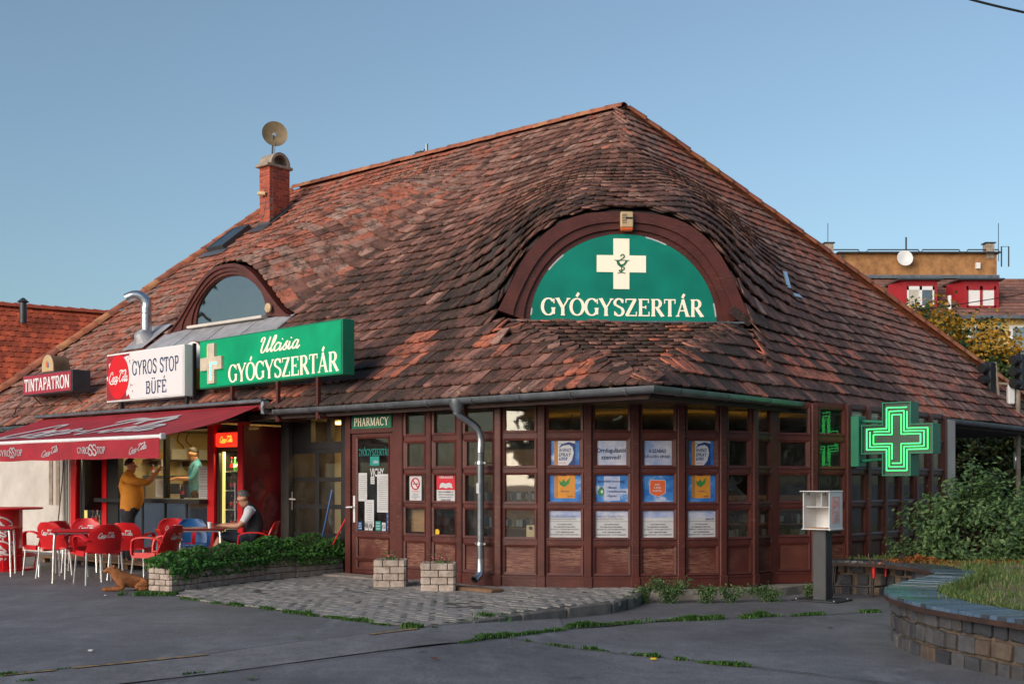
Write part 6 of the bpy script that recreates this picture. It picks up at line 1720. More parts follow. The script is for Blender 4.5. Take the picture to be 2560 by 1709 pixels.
for k, (p0, d, L, W, H, lab, n) in enumerate(PL):
    e, X = block_box('block_planter', Vector(p0), d, L, W, H, lab)
    pl = empty('ivy_plant', X @ Vector((L / 2, W / 2, H - .08)), ('ivy spilling over the short end planter', 'thick ivy filling the longest block planter', 'ivy in the short planter by the red side wall', 'trailing ivy before the black side door')[k], 'plant')
    r = random.Random(60 + k); mb = MB(); hh = (.20, .27, .26, .30)[k]
    for q_ in range(int(L * 14)):
        x, y = r.uniform(0, L), r.uniform(.05, W - .05); mb.tube([(x, y, H - .1), (x + r.gauss(0, .08), y + r.gauss(0, .05) - .05, H + r.uniform(.05, hh)), (x + r.gauss(0, .14), y - r.uniform(0, .16), H + r.uniform(0, hh))], .004, 4, X)
    mb.build('stems', 'bark', pl, kind='stuff'); mb = MB()
    for q_ in range(int(n * 1.25)):
        x = r.uniform(-.05, L + .04); y = r.uniform(-.06, W + .05); edge_ = smooth01((y + .10) / .22)
        top = H + hh * edge_ * (.7 + .5 * mnoise.noise(Vector((x * 4 + k * 9, y * 4, 1))))
        z = top - abs(r.gauss(0, .05)) - .01
        if y < .02 and r.random() < .45: z = H - r.random() ** 2 * .16; y = -.035 - r.random() * .04
        z = max(z, .02 if y < 0 else H - .04); leaf(mb, X @ Vector((x, y, z)), .062, r, UP * .8 + X.to_3x3() @ Vector((0, -.5, 0)), asp=.8)
    mb.build('foliage', 'ivy', pl, kind='stuff')
for k, (u0, u1, v, lab, fl) in enumerate(((936, 1012, 1468, 'small square block planter nearest the pharmacy door', 'small green plant with a few pink flowers in the planter nearest the door'), (1054, 1136, 1479, 'square block planter standing left of the downpipe', 'bushy pink flower in the planter left of the downpipe'))):
    a_, b_ = G(u0, v), G(u1, v); d = (b_ - a_).normalized(); L = (b_ - a_).length
    e, X = block_box('flower_planter', a_, d, L, .36, .37, lab)
    p = X @ Vector((L * .45 + .05 * k, .18, .30)); pe = empty('flower', p, fl, 'flower'); r = random.Random(80 + k); mb = MB(); fm = MB()
    for q_ in range(420):
        w_ = Vector((r.gauss(0, .055), r.gauss(0, .05), abs(r.gauss(0, .07)))); leaf(mb, p + w_, .03, r, UP, asp=.4)
    for q_ in range(12 + 26 * k):
        w_ = Vector((r.gauss(0, .06), r.gauss(0, .05), .10 + abs(r.gauss(0, .03)))); leaf(fm, p + w_, .026, r, UP, asp=.9)
    mb.build('leaves', 'ivy', pe, kind='stuff'); fm.build('blossoms', 'flower', pe, kind='stuff')
mb = MB(); mb.bbox((0, 0, .03), (.75, .24, .05), .012, frame_m(G(1190, 1478), -VA, VB)); mb.build('stone_slab', 'board_wood', label='flat brown stone slab on the ground under the downpipe', category='slab', origin=tuple(G(1190, 1478)))

# ------------------------------------------------------------------ deck, tables, chairs
dk = empty('wooden_deck', P(10.3, -.6, 0), 'low wooden pallet deck before the kiosk counter', 'deck')
for k in range(8):
    mb = MB(); mb.bbox((0, 0, .10), (3.6, .118, .028), .004, FAC(10.4, -1.08 + k * .13)); mb.build('plank', 'board_wood', dk)
for k in range(6):
    for tt in (-1.02, -.2): mb = MB(); mb.box((0, 0, .04), (.10, .1, .088), FAC(8.75 + k * .66, tt)); mb.build('deck_foot', 'board_wood', dk)
def chair_proto(mat, text=True):
    e = empty('plastic_chair', (0, 0, 0))
    mb = MB()
    def seat(u, v):
        x = (u - .5) * (.46 + .04 * v); y = -.20 + .44 * v
        return (x, y, .455 - .022 * math.sin(PI * u) * math.sin(PI * min(1, v * 1.1)) - .03 * max(0, v - .85) / .15)
    mb.shell(seat, 10, 10, .018); mb.build('seat', mat, e, True, True)
    mb = MB()
    def back(u, v):
        q = v; half = .235 * (1 - .10 * q) * (1 - .42 * max(0, (q - .70) / .30) ** 2.2)
        x = (u * 2 - 1) * half; y = -.205 - .13 * q ** 1.1 + .075 * (u * 2 - 1) ** 2 * (1 - .3 * q)
        return (x, y, .43 + .40 * q - .02 * (u * 2 - 1) ** 2 * q)
    mb.shell(lambda u, v: back(1 - u, v), 12, 12, .016); mb.build('backrest', mat, e, True, True)
    for sx in (-1, 1):
        mb = MB(); pts = catmull([Vector((sx * .222, -.235, .60)), Vector((sx * .262, -.12, .655)), Vector((sx * .275, .06, .665)), Vector((sx * .27, .19, .635)), Vector((sx * .255, .225, .54)), Vector((sx * .25, .225, .43))], 5)
        vs = []; 
        for i, p in enumerate(pts):
            t = (pts[min(i + 1, len(pts) - 1)] - pts[max(i - 1, 0)]).normalized(); n_ = Vector((1, 0, 0)); w2 = t.cross(n_).normalized(); wd = .026 if i < 16 else .030
            vs += [p + n_ * wd + w2 * .010, p - n_ * wd + w2 * .010, p - n_ * wd - w2 * .010, p + n_ * wd - w2 * .010]
        fs = [(4 * i + j, 4 * i + (j + 1) % 4, 4 * i + 4 + (j + 1) % 4, 4 * i + 4 + j) for i in range(len(pts) - 1) for j in range(4)] + [(3, 2, 1, 0), (4 * len(pts) - 4, 4 * len(pts) - 3, 4 * len(pts) - 2, 4 * len(pts) - 1)]
        mb.add(vs, fs); mb.build('armrest', mat, e, True, True)
        mb = MB(); mb.box((sx * .238, .06, .425), (.03, .36, .07)); mb.build('side_rail', mat, e, False, True)
        for sy in (-1, 1):
            mb = MB(); mb.tube([(sx * .238, sy * .20 + .01, .44), (sx * .262, sy * .245 + .01, .0)], .0135, 8); mb.build('leg', 'alu', e, True, True)
    if text:
        for side in (1, -1):
            m_ = script_mb('Coca-Cola', .2, .1); xs_ = [p[0] for p in m_.v]; x0, x1 = min(xs_), max(xs_); mb = MB(); out = []
            for p in m_.v:
                fx = ((p[0] - x0) / (x1 - x0) - .5) * .52; vv = .62 + .16 * (p[1] - .5)
                q = Vector(back(.5 - side * fx * -1 if side > 0 else .5 - fx * -1 * -1, vv))
                q = Vector(back(.5 + (fx if side < 0 else -fx), vv)); q.y += (.006 + p[2]) if side > 0 else -(.024 + p[2]); out.append(q)
            mb.add(out, m_.f); mb.build('back_print', 'white', e, False, True)
    return e
red_proto = chair_proto('chair_red'); blue_proto = chair_proto('blue', False)
used = {}
def chair(proto, x, y, face, label, group='red plastic chairs on the terrace'):
    o = proto if id(proto) not in used else copy_tree(proto); used[id(proto)] = 1
    o.location = (x, y, gz(x)); o.rotation_euler = (0, 0, math.atan2(face[1], face[0]) - PI / 2)
    return setp(o, label, 'chair', group)
chair(red_proto, -7.02, 17.85, (-.75, .65), 'leftmost red plastic chair, beside the red bar drum')
chair(red_proto, -6.62, 17.35, (.35, .94), 'red plastic chair behind the corner of the nearer table')
chair(red_proto, -6.75, 18.55, (.15, -1), 'red plastic chair farthest back, behind the nearer table')
chair(red_proto, -5.72, 16.35, (-.62, .78), 'red plastic chair nearest the camera at the right of the nearer table')
chair(red_proto, -5.52, 17.1, (.0, 1), 'red plastic chair with its back to us behind the dog')
chair(red_proto, -4.80, 15.98, (-.95, .28), 'red plastic chair turned left beside the end planter')
chair(red_proto, -3.80, 17.55, (-1, -.05), 'red plastic chair under the seated man')
chair(red_proto, -5.30, 18.55, (.4, -.9), 'red plastic chair almost hidden behind the blue chair')
chair(blue_proto, -4.98, 18.35, (.25, -.95), 'blue plastic chair behind the right-hand table', 'blue chair')
def table(x, y, rz, label, top='chair_red', sz=.70):
    e = empty('square_table', (0, 0, 0)); mb = MB(); mb.bbox((0, 0, .715), (sz, sz, .03), .012); mb.build('table_top', top, e, local=True)
    mb = MB()
    for a in (-1, 1): mb.box((a * (sz / 2 - .08), 0, .69), (.02, sz - .16, .022)); mb.box((0, a * (sz / 2 - .08), .69), (sz - .18, .02, .022))
    mb.build('apron', 'alu', e, local=True)
    for sx in (-1, 1):
        for sy in (-1, 1):
            h = sz / 2 - .05; mb = MB(); mb.tube(catmull([Vector((sx * (h - .09), sy * (h - .09), .69)), Vector((sx * (h - .03), sy * (h - .03), .675)), Vector((sx * h, sy * h, .62)), Vector((sx * (h + .02), sy * (h + .02), 0))], 4), .0155, 8); mb.build('leg', 'alu', e, True, True)
    e.location = (x, y, gz(x)); e.rotation_euler.z = rz; return setp(e, label, 'table', 'square terrace tables')
table(-6.17, 16.75, .35, 'red square table in the middle of the terrace')
table(-7.85, 17.75, .3, 'red square table cut off by the left edge')
table(-4.62, 17.48, .15, 'dark red table in front of the seated man', 'dark_red', .74)
TBZ = .731
e = empty('paper_cup', (-4.42, 17.26, TBZ), 'white plastic cup on the table of the seated man', 'cup')
mb = MB(); mb.lathe([(.026, 0), (.035, .085), (.033, .085), (.025, .004)], 14, Matrix.Translation((-4.42, 17.26, TBZ))); mb.build('cup_wall', 'white', e, True)
mb = MB(); mb.lathe([(.036, .082), (.038, .085), (.036, .089)], 14, Matrix.Translation((-4.42, 17.26, TBZ))); mb.build('rim', 'white', e)
e = empty('eyeglasses', (-4.75, 17.26, TBZ + .01), 'folded eyeglasses lying on the table beside the cup', 'glasses')
for dx in (-.03, .03): mb = MB(); mb.tube([(-4.75 + dx + .024 * math.cos(q_ * PI / 6), 17.26 + .02 * math.sin(q_ * PI / 6), TBZ + .012) for q_ in range(13)], .003, 5); mb.build('rim', 'black', e)
mb = MB(); mb.tube([(-4.80, 17.28, TBZ + .01), (-4.71, 17.32, TBZ + .012)], .003, 5); mb.build('temple', 'black', e)
# red drum bar table
dr = empty('bar_drum', (-8.12, 18.85, 0), 'tall red drum-shaped bar table with white script at the left edge', 'table')
DT = Matrix.Translation((-8.12, 18.85, 0))
mb = MB(); mb.lathe([(.27, .03), (.28, .05), (.28, .34), (.285, .35), (.28, .36), (.28, .66), (.285, .67), (.28, .68), (.28, .97)], 32, DT); mb.build('drum', 'cola_red', dr, True)
mb = MB(); mb.lathe([(.0, .97), (.58, .97), (.59, .985), (.58, 1.0), (.0, 1.0)], 36, DT); mb.build('table_top', 'cola_red', dr, True)
mb = MB(); mb.tube([(-8.12 + .48 * math.cos(q_ * PI / 16), 18.85 + .48 * math.sin(q_ * PI / 16), .24) for q_ in range(33)], .018, 7); mb.build('foot_ring', 'cola_red', dr, True)
mb = MB(); mb.lathe([(.0, .0), (.46, .0), (.46, .035), (.0, .035)], 32, DT); mb.build('base', 'cola_red', dr)
for q_ in range(4): a_ = .4 + q_ * PI / 2; mb = MB(); mb.tube([(-8.12 + .28 * math.cos(a_), 18.85 + .28 * math.sin(a_), .24), (-8.12 + .48 * math.cos(a_), 18.85 + .48 * math.sin(a_), .24), (-8.12 + .45 * math.cos(a_), 18.85 + .45 * math.sin(a_), .03)], .014, 6); mb.build('ring_arm', 'cola_red', dr, True)
m_ = script_mb('Coca-Cola', .2, .09); xs_ = [p[0] for p in m_.v]; x0, x1 = min(xs_), max(xs_); out = []
for p in m_.v:
    f = (p[0] - x0) / (x1 - x0); a_ = math.radians(-62) + (p[1] - .5) * .75; out.append((-8.12 + (.284 + p[2]) * math.cos(a_), 18.85 + (.284 + p[2]) * math.sin(a_), .86 - .70 * f))
mb = MB(); mb.add(out, m_.f); mb.build('drum_print', 'white', dr)

# ------------------------------------------------------------------ figures
def skin_body(name, J, E, mats, bone_mat, parent, root='pelvis', sub=2, zfix=None):
    """one continuous skin-modifier surface over joints J {name: (pos, radius)}; bone_mat maps an edge to a material slot"""
    names = list(J); idx_ = {n_: i for i, n_ in enumerate(names)}
    me = bpy.data.meshes.new(name); me.from_pydata([tuple(J[n_][0]) for n_ in names], [(idx_[a], idx_[b]) for a, b in E], [])
    ob = bpy.data.objects.new(name, me); COL.objects.link(ob); ob.modifiers.new('skin', 'SKIN'); sv = me.skin_vertices[0].data
    for i, n_ in enumerate(names):
        r_ = J[n_][1]; sv[i].radius = r_ if isinstance(r_, tuple) else (r_, r_); sv[i].use_root = (n_ == root)
    sb = ob.modifiers.new('sub', 'SUBSURF'); sb.levels = sub; sb.render_levels = sub
    dg = bpy.context.evaluated_depsgraph_get(); me2 = bpy.data.meshes.new_from_object(ob.evaluated_get(dg))
    bpy.data.objects.remove(ob); bpy.data.meshes.remove(me)
    me2.materials.clear()
    for m in mats: me2.materials.append(M[m])
    segs = [(Vector(J[a][0]), Vector(J[b][0]), bone_mat(a, b), max(.01, (max(J[a][1]) if isinstance(J[a][1], tuple) else J[a][1]) * .5 + (max(J[b][1]) if isinstance(J[b][1], tuple) else J[b][1]) * .5)) for a, b in E]
    for p in me2.polygons:
        c = p.center; best = 9e9; bm = 0
        for a_, b_, m, r_ in segs:
            ab = b_ - a_; f = clamp((c - a_).dot(ab) / max(1e-9, ab.length_squared)); d = (c - (a_ + ab * f)).length / r_
            if d < best: best = d; bm = m
        if zfix: bm = zfix(c, bm)
        p.material_index = bm; p.use_smooth = True
    at = me2.attributes.new('tint', 'FLOAT', 'FACE')
    o = bpy.data.objects.new(name, me2); COL.objects.link(o); o.parent = parent; o.location = -WLOC[parent.as_pointer()]; WLOC[o.as_pointer()] = Vector((0, 0, 0)); return o
def add_hand(J, E, wrist, key, fwd, up, side, curl=.5):
    """palm, four unequal fingers with a knuckle bend and a thumb leaving the side of the palm"""
    fwd = Vector(fwd).normalized(); up = Vector(up); up = (up - fwd * up.dot(fwd)).normalized(); lat = fwd.cross(up) * side
    w = Vector(J[wrist][0]); palm = w + fwd * .055; J[key + 'palm'] = (palm, (.030, .018)); E.append((wrist, key + 'palm'))
    for i, L in enumerate((.066, .074, .070, .056)):
        k0 = palm + fwd * .035 + lat * (-.027 + .018 * i); k1 = k0 + (fwd * math.cos(curl) - up * math.sin(curl)) * L * .55; k2 = k1 + (fwd * math.cos(curl * 2.2) - up * math.sin(curl * 2.2)) * L * .5
        J['%sf%da' % (key, i)] = (k0, .0095); J['%sf%db' % (key, i)] = (k1, .0085); J['%sf%dc' % (key, i)] = (k2, .007)
        E += [(key + 'palm', '%sf%da' % (key, i)), ('%sf%da' % (key, i), '%sf%db' % (key, i)), ('%sf%db' % (key, i), '%sf%dc' % (key, i))]
    t0 = palm - fwd * .012 - lat * .034; t1 = t0 + fwd * .03 - lat * .022 - up * .01; t2 = t1 + fwd * .026 - lat * .004 - up * .012
    J[key + 't0'] = (t0, .011); J[key + 't1'] = (t1, .010); J[key + 't2'] = (t2, .008); E += [(key + 'palm', key + 't0'), (key + 't0', key + 't1'), (key + 't1', key + 't2')]
def add_head(J, E, neck, base, fwd, up, s=1.0):
    """skull, jaw, nose and ears above the neck joint"""
    fwd = Vector(fwd).normalized(); up = Vector(up); up = (up - fwd * up.dot(fwd)).normalized(); lat = fwd.cross(up); b = Vector(base)
    J['jaw'] = (b + up * .055 * s + fwd * .028 * s, (.062 * s, .060 * s)); J['skull'] = (b + up * .125 * s + fwd * .008 * s, (.080 * s, .090 * s)); J['crown'] = (b + up * .178 * s - fwd * .004 * s, (.060 * s, .072 * s))
    J['nose'] = (b + up * .088 * s + fwd * .112 * s, .013 * s); J['nose0'] = (b + up * .105 * s + fwd * .085 * s, .016 * s); J['chin'] = (b + up * .022 * s + fwd * .072 * s, .024 * s)
    E += [(neck, 'jaw'), ('jaw', 'skull'), ('skull', 'crown'), ('skull', 'nose0'), ('nose0', 'nose'), ('jaw', 'chin')]
    for sgn, k in ((1, 'earl'), (-1, 'earr')): J[k] = (b + up * .10 * s + lat * sgn * .086 * s - fwd * .01 * s, (.012 * s, .022 * s)); E.append(('skull', k))
def hair_cap(name, mat, base, fwd, up, s, parent, low=.05, front=.55):
    """hair as its own shell following the skull, cut away at the face"""
    fwd = Vector(fwd).normalized(); up = Vector(up); up = (up - fwd * up.dot(fwd)).normalized(); lat = fwd.cross(up); c = Vector(base) + up * .135 * s; mb = MB(); n, m = 20, 10; vs = []
    hr = random.Random(3)
    for j in range(m + 1):
        for i in range(n):
            th = 2 * PI * i / n; ff = math.cos(th); lim = 1.85 if ff < -.3 else (1.35 if ff < front else .78); ph = lim * j / m; R_ = (.097 if ff < 0 else .094) * s * (1 + hr.uniform(-.02, .02))
            vs.append(c + (fwd * math.cos(th) * .98 + lat * math.sin(th) * .86) * (R_ * math.sin(ph)) + up * (R_ * math.cos(ph)))
    fs = [(j * n + i, j * n + (i + 1) % n, (j + 1) * n + (i + 1) % n, (j + 1) * n + i) for j in range(m) for i in range(n)]
    mb.add(vs, fs); return mb.build(name, mat, parent, True)
def face_bits(base, fwd, up, s, parent, beard=None):
    fwd = Vector(fwd).normalized(); up = Vector(up); up = (up - fwd * up.dot(fwd)).normalized(); lat = fwd.cross(up); b = Vector(base)
    for sgn in (-1, 1):
        mb = MB(); mb.lathe([(0, -.006), (.009 * s, -.003), (.010 * s, .002), (0, .006)], 8, frame_m(b + up * .108 * s + lat * sgn * .033 * s + fwd * .091 * s, lat, z=fwd)); mb.build('eye', 'black', parent)
        mb = MB(); mb.tube([b + up * .128 * s + lat * sgn * .016 * s + fwd * .096 * s, b + up * .131 * s + lat * sgn * .05 * s + fwd * .084 * s], .005 * s, 5); mb.build('eyebrow', beard or 'hair', parent)
    mb = MB(); mb.tube([b + up * .045 * s - lat * .02 * s + fwd * .090 * s, b + up * .043 * s + fwd * .096 * s, b + up * .045 * s + lat * .02 * s + fwd * .090 * s], .006 * s, 5); mb.build('mouth', 'skin_dark', parent)
M['skin_dark'] = simple('skin_dark', (.22, .07, .05), .5, .1, 8, 0)

# the standing customer in an orange shirt
f = Vector((.96, .28, 0)).normalized(); sd_ = Vector((f.y, -f.x, 0)); o = Vector((-6.36, 19.62, .085)); man = empty('person', o, 'standing heavy man in an orange shirt holding up a phone at the counter', 'person')
def Q(a, b, z): return o + f * a + sd_ * b + UP * z
J = {'pelvis': (Q(-.02, 0, .88), (.175, .185)), 'waist': (Q(.05, 0, 1.02), (.215, .215)), 'belly': (Q(.05, 0, 1.14), (.215, .21)), 'chest': (Q(-.01, 0, 1.30), (.175, .185)), 'neckbase': (Q(-.03, 0, 1.42), (.11, .115)), 'neck': (Q(.0, 0, 1.475), .062)}
E = [('pelvis', 'waist'), ('waist', 'belly'), ('belly', 'chest'), ('chest', 'neckbase'), ('neckbase', 'neck')]
for sg, k in ((1, 'r'), (-1, 'l')):
    J[k + 'hip'] = (Q(-.03, sg * .10, .78), .125); J[k + 'knee'] = (Q(.0 + .02 * sg, sg * .115, .45), .082); J[k + 'ankle'] = (Q(-.05 + .04 * sg, sg * .12, .09), .055); J[k + 'heel'] = (Q(-.09 + .04 * sg, sg * .12, .035), .036); J[k + 'toe'] = (Q(.10 + .04 * sg, sg * .135, .030), .034)
    E += [('pelvis', k + 'hip'), (k + 'hip', k + 'knee'), (k + 'knee', k + 'ankle'), (k + 'ankle', k + 'heel'), (k + 'ankle', k + 'toe')]
    J[k + 'sho'] = (Q(-.02, sg * .195, 1.36), .080); J[k + 'mid'] = (Q(.15, sg * .20, 1.32), .070); J[k + 'elb'] = (Q(.28, sg * .19, 1.31), .056); J[k + 'fore'] = (Q(.37, sg * .14, 1.40), .045); J[k + 'wri'] = (Q(.44, sg * .085, 1.49), .032)
    E += [('neckbase', k + 'sho'), (k + 'sho', k + 'mid'), (k + 'mid', k + 'elb'), (k + 'elb', k + 'fore'), (k + 'fore', k + 'wri')]
    add_hand(J, E, k + 'wri', k, (.55 * f + UP * .8 - sd_ * sg * .25).normalized(), -f, sg, .75)
hb = Q(.02, 0, 1.475); add_head(J, E, 'neck', hb, f * 1 + UP * .02, UP, 1.04)
def bm1(a, b):
    if a.endswith('hip') or a == 'pelvis' and b.endswith('hip') or b.endswith('ankle') and a.endswith('knee'): return 2
    if a.endswith('ankle') or b.endswith('toe'): return 0
    if (a, b) == ('pelvis', 'waist'): return 1
    if b.endswith(('waist', 'belly', 'chest', 'neckbase', 'sho', 'mid', 'elb')): return 1
    return 0
skin_body('body', J, E, ['skin', 'shirt_orange', 'black_cloth'], bm1, man, sub=3, zfix=lambda c, m: m if m == 0 else (1 if c.z > .95 + .03 * math.sin(c.x * 30) else 2))
hair_cap('hair', 'hair', hb, f, UP, 1.07, man); face_bits(hb, f, UP, 1.04, man, 'hair')
pp_ = Q(.515, 0, 1.62); e = empty('mobile_phone', pp_, 'white phone held up by the man in orange', 'phone')
mb = MB(); mb.bbox((0, 0, 0), (.014, .085, .155), .004, frame_m(pp_, f + sd_ * .35, z=UP)); mb.build('case', 'white', e)
mb = MB(); mb.bbox((-.008, 0, 0), (.002, .075, .14), .001, frame_m(pp_, f + sd_ * .35, z=UP)); mb.build('screen', 'black', e)

# the cook
f = Vector((-.93, -.35, 0)).normalized(); sd_ = Vector((f.y, -f.x, 0)); o = P(10.62, .98, .30) + Vector((.10, 0, 0)); ck = empty('person', o, 'dark-haired man in a teal T-shirt working behind the kiosk glass', 'person')
J = {'pelvis': (Q(0, 0, .92), (.13, .15)), 'waist': (Q(.01, 0, 1.08), (.125, .145)), 'chest': (Q(.02, 0, 1.30), (.125, .16)), 'neckbase': (Q(.0, 0, 1.43), (.09, .10)), 'neck': (Q(.02, 0, 1.50), .055)}
E = [('pelvis', 'waist'), ('waist', 'chest'), ('chest', 'neckbase'), ('neckbase', 'neck')]
for sg, k in ((1, 'r'), (-1, 'l')):
    J[k + 'hip'] = (Q(0, sg * .09, .82), .095); J[k + 'knee'] = (Q(.02, sg * .10, .47), .065); J[k + 'ankle'] = (Q(0, sg * .11, .09), .045); J[k + 'toe'] = (Q(.14, sg * .12, .035), .036)
    E += [('pelvis', k + 'hip'), (k + 'hip', k + 'knee'), (k + 'knee', k + 'ankle'), (k + 'ankle', k + 'toe')]
    J[k + 'sho'] = (Q(0, sg * .18, 1.38), .066); J[k + 'elb'] = (Q(.12, sg * .24, 1.16), .048); J[k + 'wri'] = (Q(.36, sg * .18, 1.17), .030)
    E += [('neckbase', k + 'sho'), (k + 'sho', k + 'elb'), (k + 'elb', k + 'wri')]; add_hand(J, E, k + 'wri', k, f - UP * .2, UP, sg, .5)
hb = Q(.03, 0, 1.50); hf = (f + UP * -.22); hu = UP + f * .22; add_head(J, E, 'neck', hb, hf, hu, 1.0)
def bm2(a, b):
    if a.endswith('hip') or b.endswith('hip') or b.endswith('ankle') or b.endswith('toe'): return 2
    if b.endswith(('waist', 'chest', 'neckbase', 'sho')) or (a.endswith('sho') and b.endswith('elb')): return 1
    return 0
skin_body('body', J, E, ['skin', 'shirt_teal', 'black_cloth'], bm2, ck); hair_cap('hair', 'hair', hb, hf, hu, 1.04, ck); face_bits(hb, hf, hu, 1.0, ck)

# the seated man
f = Vector((-.99, -.12, 0)).normalized(); sd_ = Vector((f.y, -f.x, 0)); o = Vector((-3.84, 17.55, 0)); sm = empty('person', o, 'seated grey-haired man in a black vest and white sleeves at the table', 'person')
J = {'pelvis': (Q(-.02, 0, .545), (.135, .155)), 'waist': (Q(-.03, 0, .68), (.135, .15)), 'chest': (Q(.02, 0, .88), (.13, .16)), 'neckbase': (Q(.05, 0, 1.0), (.09, .10)), 'neck': (Q(.10, 0, 1.06), .055)}
E = [('pelvis', 'waist'), ('waist', 'chest'), ('chest', 'neckbase'), ('neckbase', 'neck')]
for sg, k in ((1, 'r'), (-1, 'l')):
    J[k + 'hip'] = (Q(.05, sg * .09, .545), .095); J[k + 'knee'] = (Q(.45, sg * .10, .57 + (.06 if sg < 0 else 0)), .068); J[k + 'calf'] = (Q(.48 + .1 * (sg < 0), sg * .09, .33), .058); J[k + 'ankle'] = (Q(.50 + .22 * (sg < 0), sg * .06, .10), .038); J[k + 'toe'] = (Q(.64 + .22 * (sg < 0), sg * .07, .04), .034)
    E += [('pelvis', k + 'hip'), (k + 'hip', k + 'knee'), (k + 'knee', k + 'calf'), (k + 'calf', k + 'ankle'), (k + 'ankle', k + 'toe')]
    J[k + 'sho'] = (Q(.06, sg * .18, .955), .068); J[k + 'mid'] = (Q(.12, sg * .20, .84), .058); J[k + 'elb'] = (Q(.20, sg * .21, .755), .046); J[k + 'wri'] = (Q(.43, sg * .13, .765), .030)
    E += [('neckbase', k + 'sho'), (k + 'sho', k + 'mid'), (k + 'mid', k + 'elb'), (k + 'elb', k + 'wri')]; add_hand(J, E, k + 'wri', k, f, UP, sg, .35)
hf = (f - UP * .42); hu = UP + f * .42; hb = Q(.11, 0, 1.055); add_head(J, E, 'neck', hb, hf, hu, 1.03)
def bm3(a, b):
    if a.endswith('hip') or b.endswith('hip'): return 3
    if b.endswith(('waist', 'chest', 'neckbase')): return 2
    if b.endswith(('sho', 'mid')): return 1
    return 0
skin_body('body', J, E, ['skin', 'shirt_white', 'black_cloth', 'navy_cloth'], bm3, sm); hair_cap('hair', 'hair_grey', hb, hf, hu, 1.06, sm); face_bits(hb, hf, hu, 1.03, sm, 'hair_grey')
mb = MB(); c_ = Q(.07, 0, 1.035); mb.tube([c_ + (f * math.cos(q_ * PI / 8) + sd_ * math.sin(q_ * PI / 8)) * .085 - UP * .018 * math.cos(q_ * PI / 8) for q_ in range(17)], .012, 6); mb.build('collar', 'black_cloth', sm, True)
e = empty('mobile_phone', Q(.58, 0, TBZ + .03), 'dark phone in the hands of the seated man', 'phone')
mb = MB(); X = frame_m(Q(.56, 0, TBZ + .045), f, z=UP + f * .5); mb.bbox((0, 0, 0), (.15, .075, .009), .003, X); mb.build('case', 'black', e); mb = MB(); mb.bbox((0, 0, .0055), (.14, .068, .002), .0005, X); mb.build('screen', 'ink_blue', e)

# the dog
f = Vector((-.90, -.42, 0)).normalized(); sd_ = Vector((f.y, -f.x, 0)); o = Vector((-4.98, 15.28, .004)); dog = empty('dog', o, 'ginger dog lying on the asphalt with its front paws stretched out', 'dog')
J = {'pelvis': (Q(-.24, 0, .105), (.085, .09)), 'back': (Q(-.10, 0, .115), (.085, .09)), 'chest': (Q(.06, 0, .125), (.09, .105)), 'neck': (Q(.15, 0, .215), .060), 'skull': (Q(.185, .01, .275), (.052, .052)), 'brow': (Q(.225, .01, .272), .044), 'muzzle': (Q(.275, .01, .250), .027), 'nosetip': (Q(.305, .01, .247), .018),
     'tail0': (Q(-.33, .02, .07), .028), 'tail1': (Q(-.42, .08, .03), .024), 'tail2': (Q(-.47, .18, .024), .014)}
E = [('pelvis', 'back'), ('back', 'chest'), ('chest', 'neck'), ('neck', 'skull'), ('skull', 'brow'), ('brow', 'muzzle'), ('muzzle', 'nosetip'), ('pelvis', 'tail0'), ('tail0', 'tail1'), ('tail1', 'tail2')]
for sg, k in ((1, 'r'), (-1, 'l')):
    J[k + 'sh'] = (Q(.09, sg * .075, .085), .045); J[k + 'el'] = (Q(.06, sg * .085, .035), .032); J[k + 'wr'] = (Q(.22, sg * .06, .024), .022); J[k + 'pw'] = (Q(.31, sg * .052, .022), .024)
    E += [('chest', k + 'sh'), (k + 'sh', k + 'el'), (k + 'el', k + 'wr'), (k + 'wr', k + 'pw')]
    J[k + 'th'] = (Q(-.20, sg * .10, .085), .060); J[k + 'kn'] = (Q(-.08, sg * .12, .045), .036); J[k + 'hk'] = (Q(-.24, sg * .135, .025), .022); J[k + 'hp'] = (Q(-.12, sg * .145, .020), .021)
    E += [('pelvis', k + 'th'), (k + 'th', k + 'kn'), (k + 'kn', k + 'hk'), (k + 'hk', k + 'hp')]
    J[k + 'ear0'] = (Q(.165, sg * .045 + .01, .315), .016); J[k + 'ear1'] = (Q(.180, sg * .075 + .01, .300), .010); E += [('skull', k + 'ear0'), (k + 'ear0', k + 'ear1')]
db = skin_body('body', J, E, ['dog', 'black'], lambda a, b: 1 if b == 'nosetip' else 0, dog)
fr_ = random.Random(77); mb = MB(); polys = list(db.data.polygons); ar_ = [q_.area for q_ in polys]
for q_ in fr_.choices(polys, ar_, k=5200):
    n_ = q_.normal; c = q_.center; bk = (-f + Vector((0, 0, -.5)) + Vector((fr_.gauss(0, .3), fr_.gauss(0, .3), fr_.gauss(0, .3)))); bk = (bk - n_ * bk.dot(n_)).normalized(); w2 = n_.cross(bk) * .0022; L_ = fr_.uniform(.012, .026) * (.5 if (c - Q(.24, .01, .26)).length < .10 else 1)
    mb.add([c - w2, c + w2, c + bk * L_ + n_ * L_ * .35], [(0, 1, 2)], fr_.randrange(3))
mb.build('fur', [simple('fur%d' % i, ((.30, .105, .032), (.40, .16, .055), (.20, .065, .02))[i], .8, .1, 5, 0) for i in range(3)], dog, kind='stuff')
for sg in (-1, 1): mb = MB(); mb.lathe([(0, -.004), (.007, 0), (0, .004)], 8, frame_m(Q(.248, sg * .028 + .01, .285), sd_, z=f)); mb.build('eye', 'black', dog)
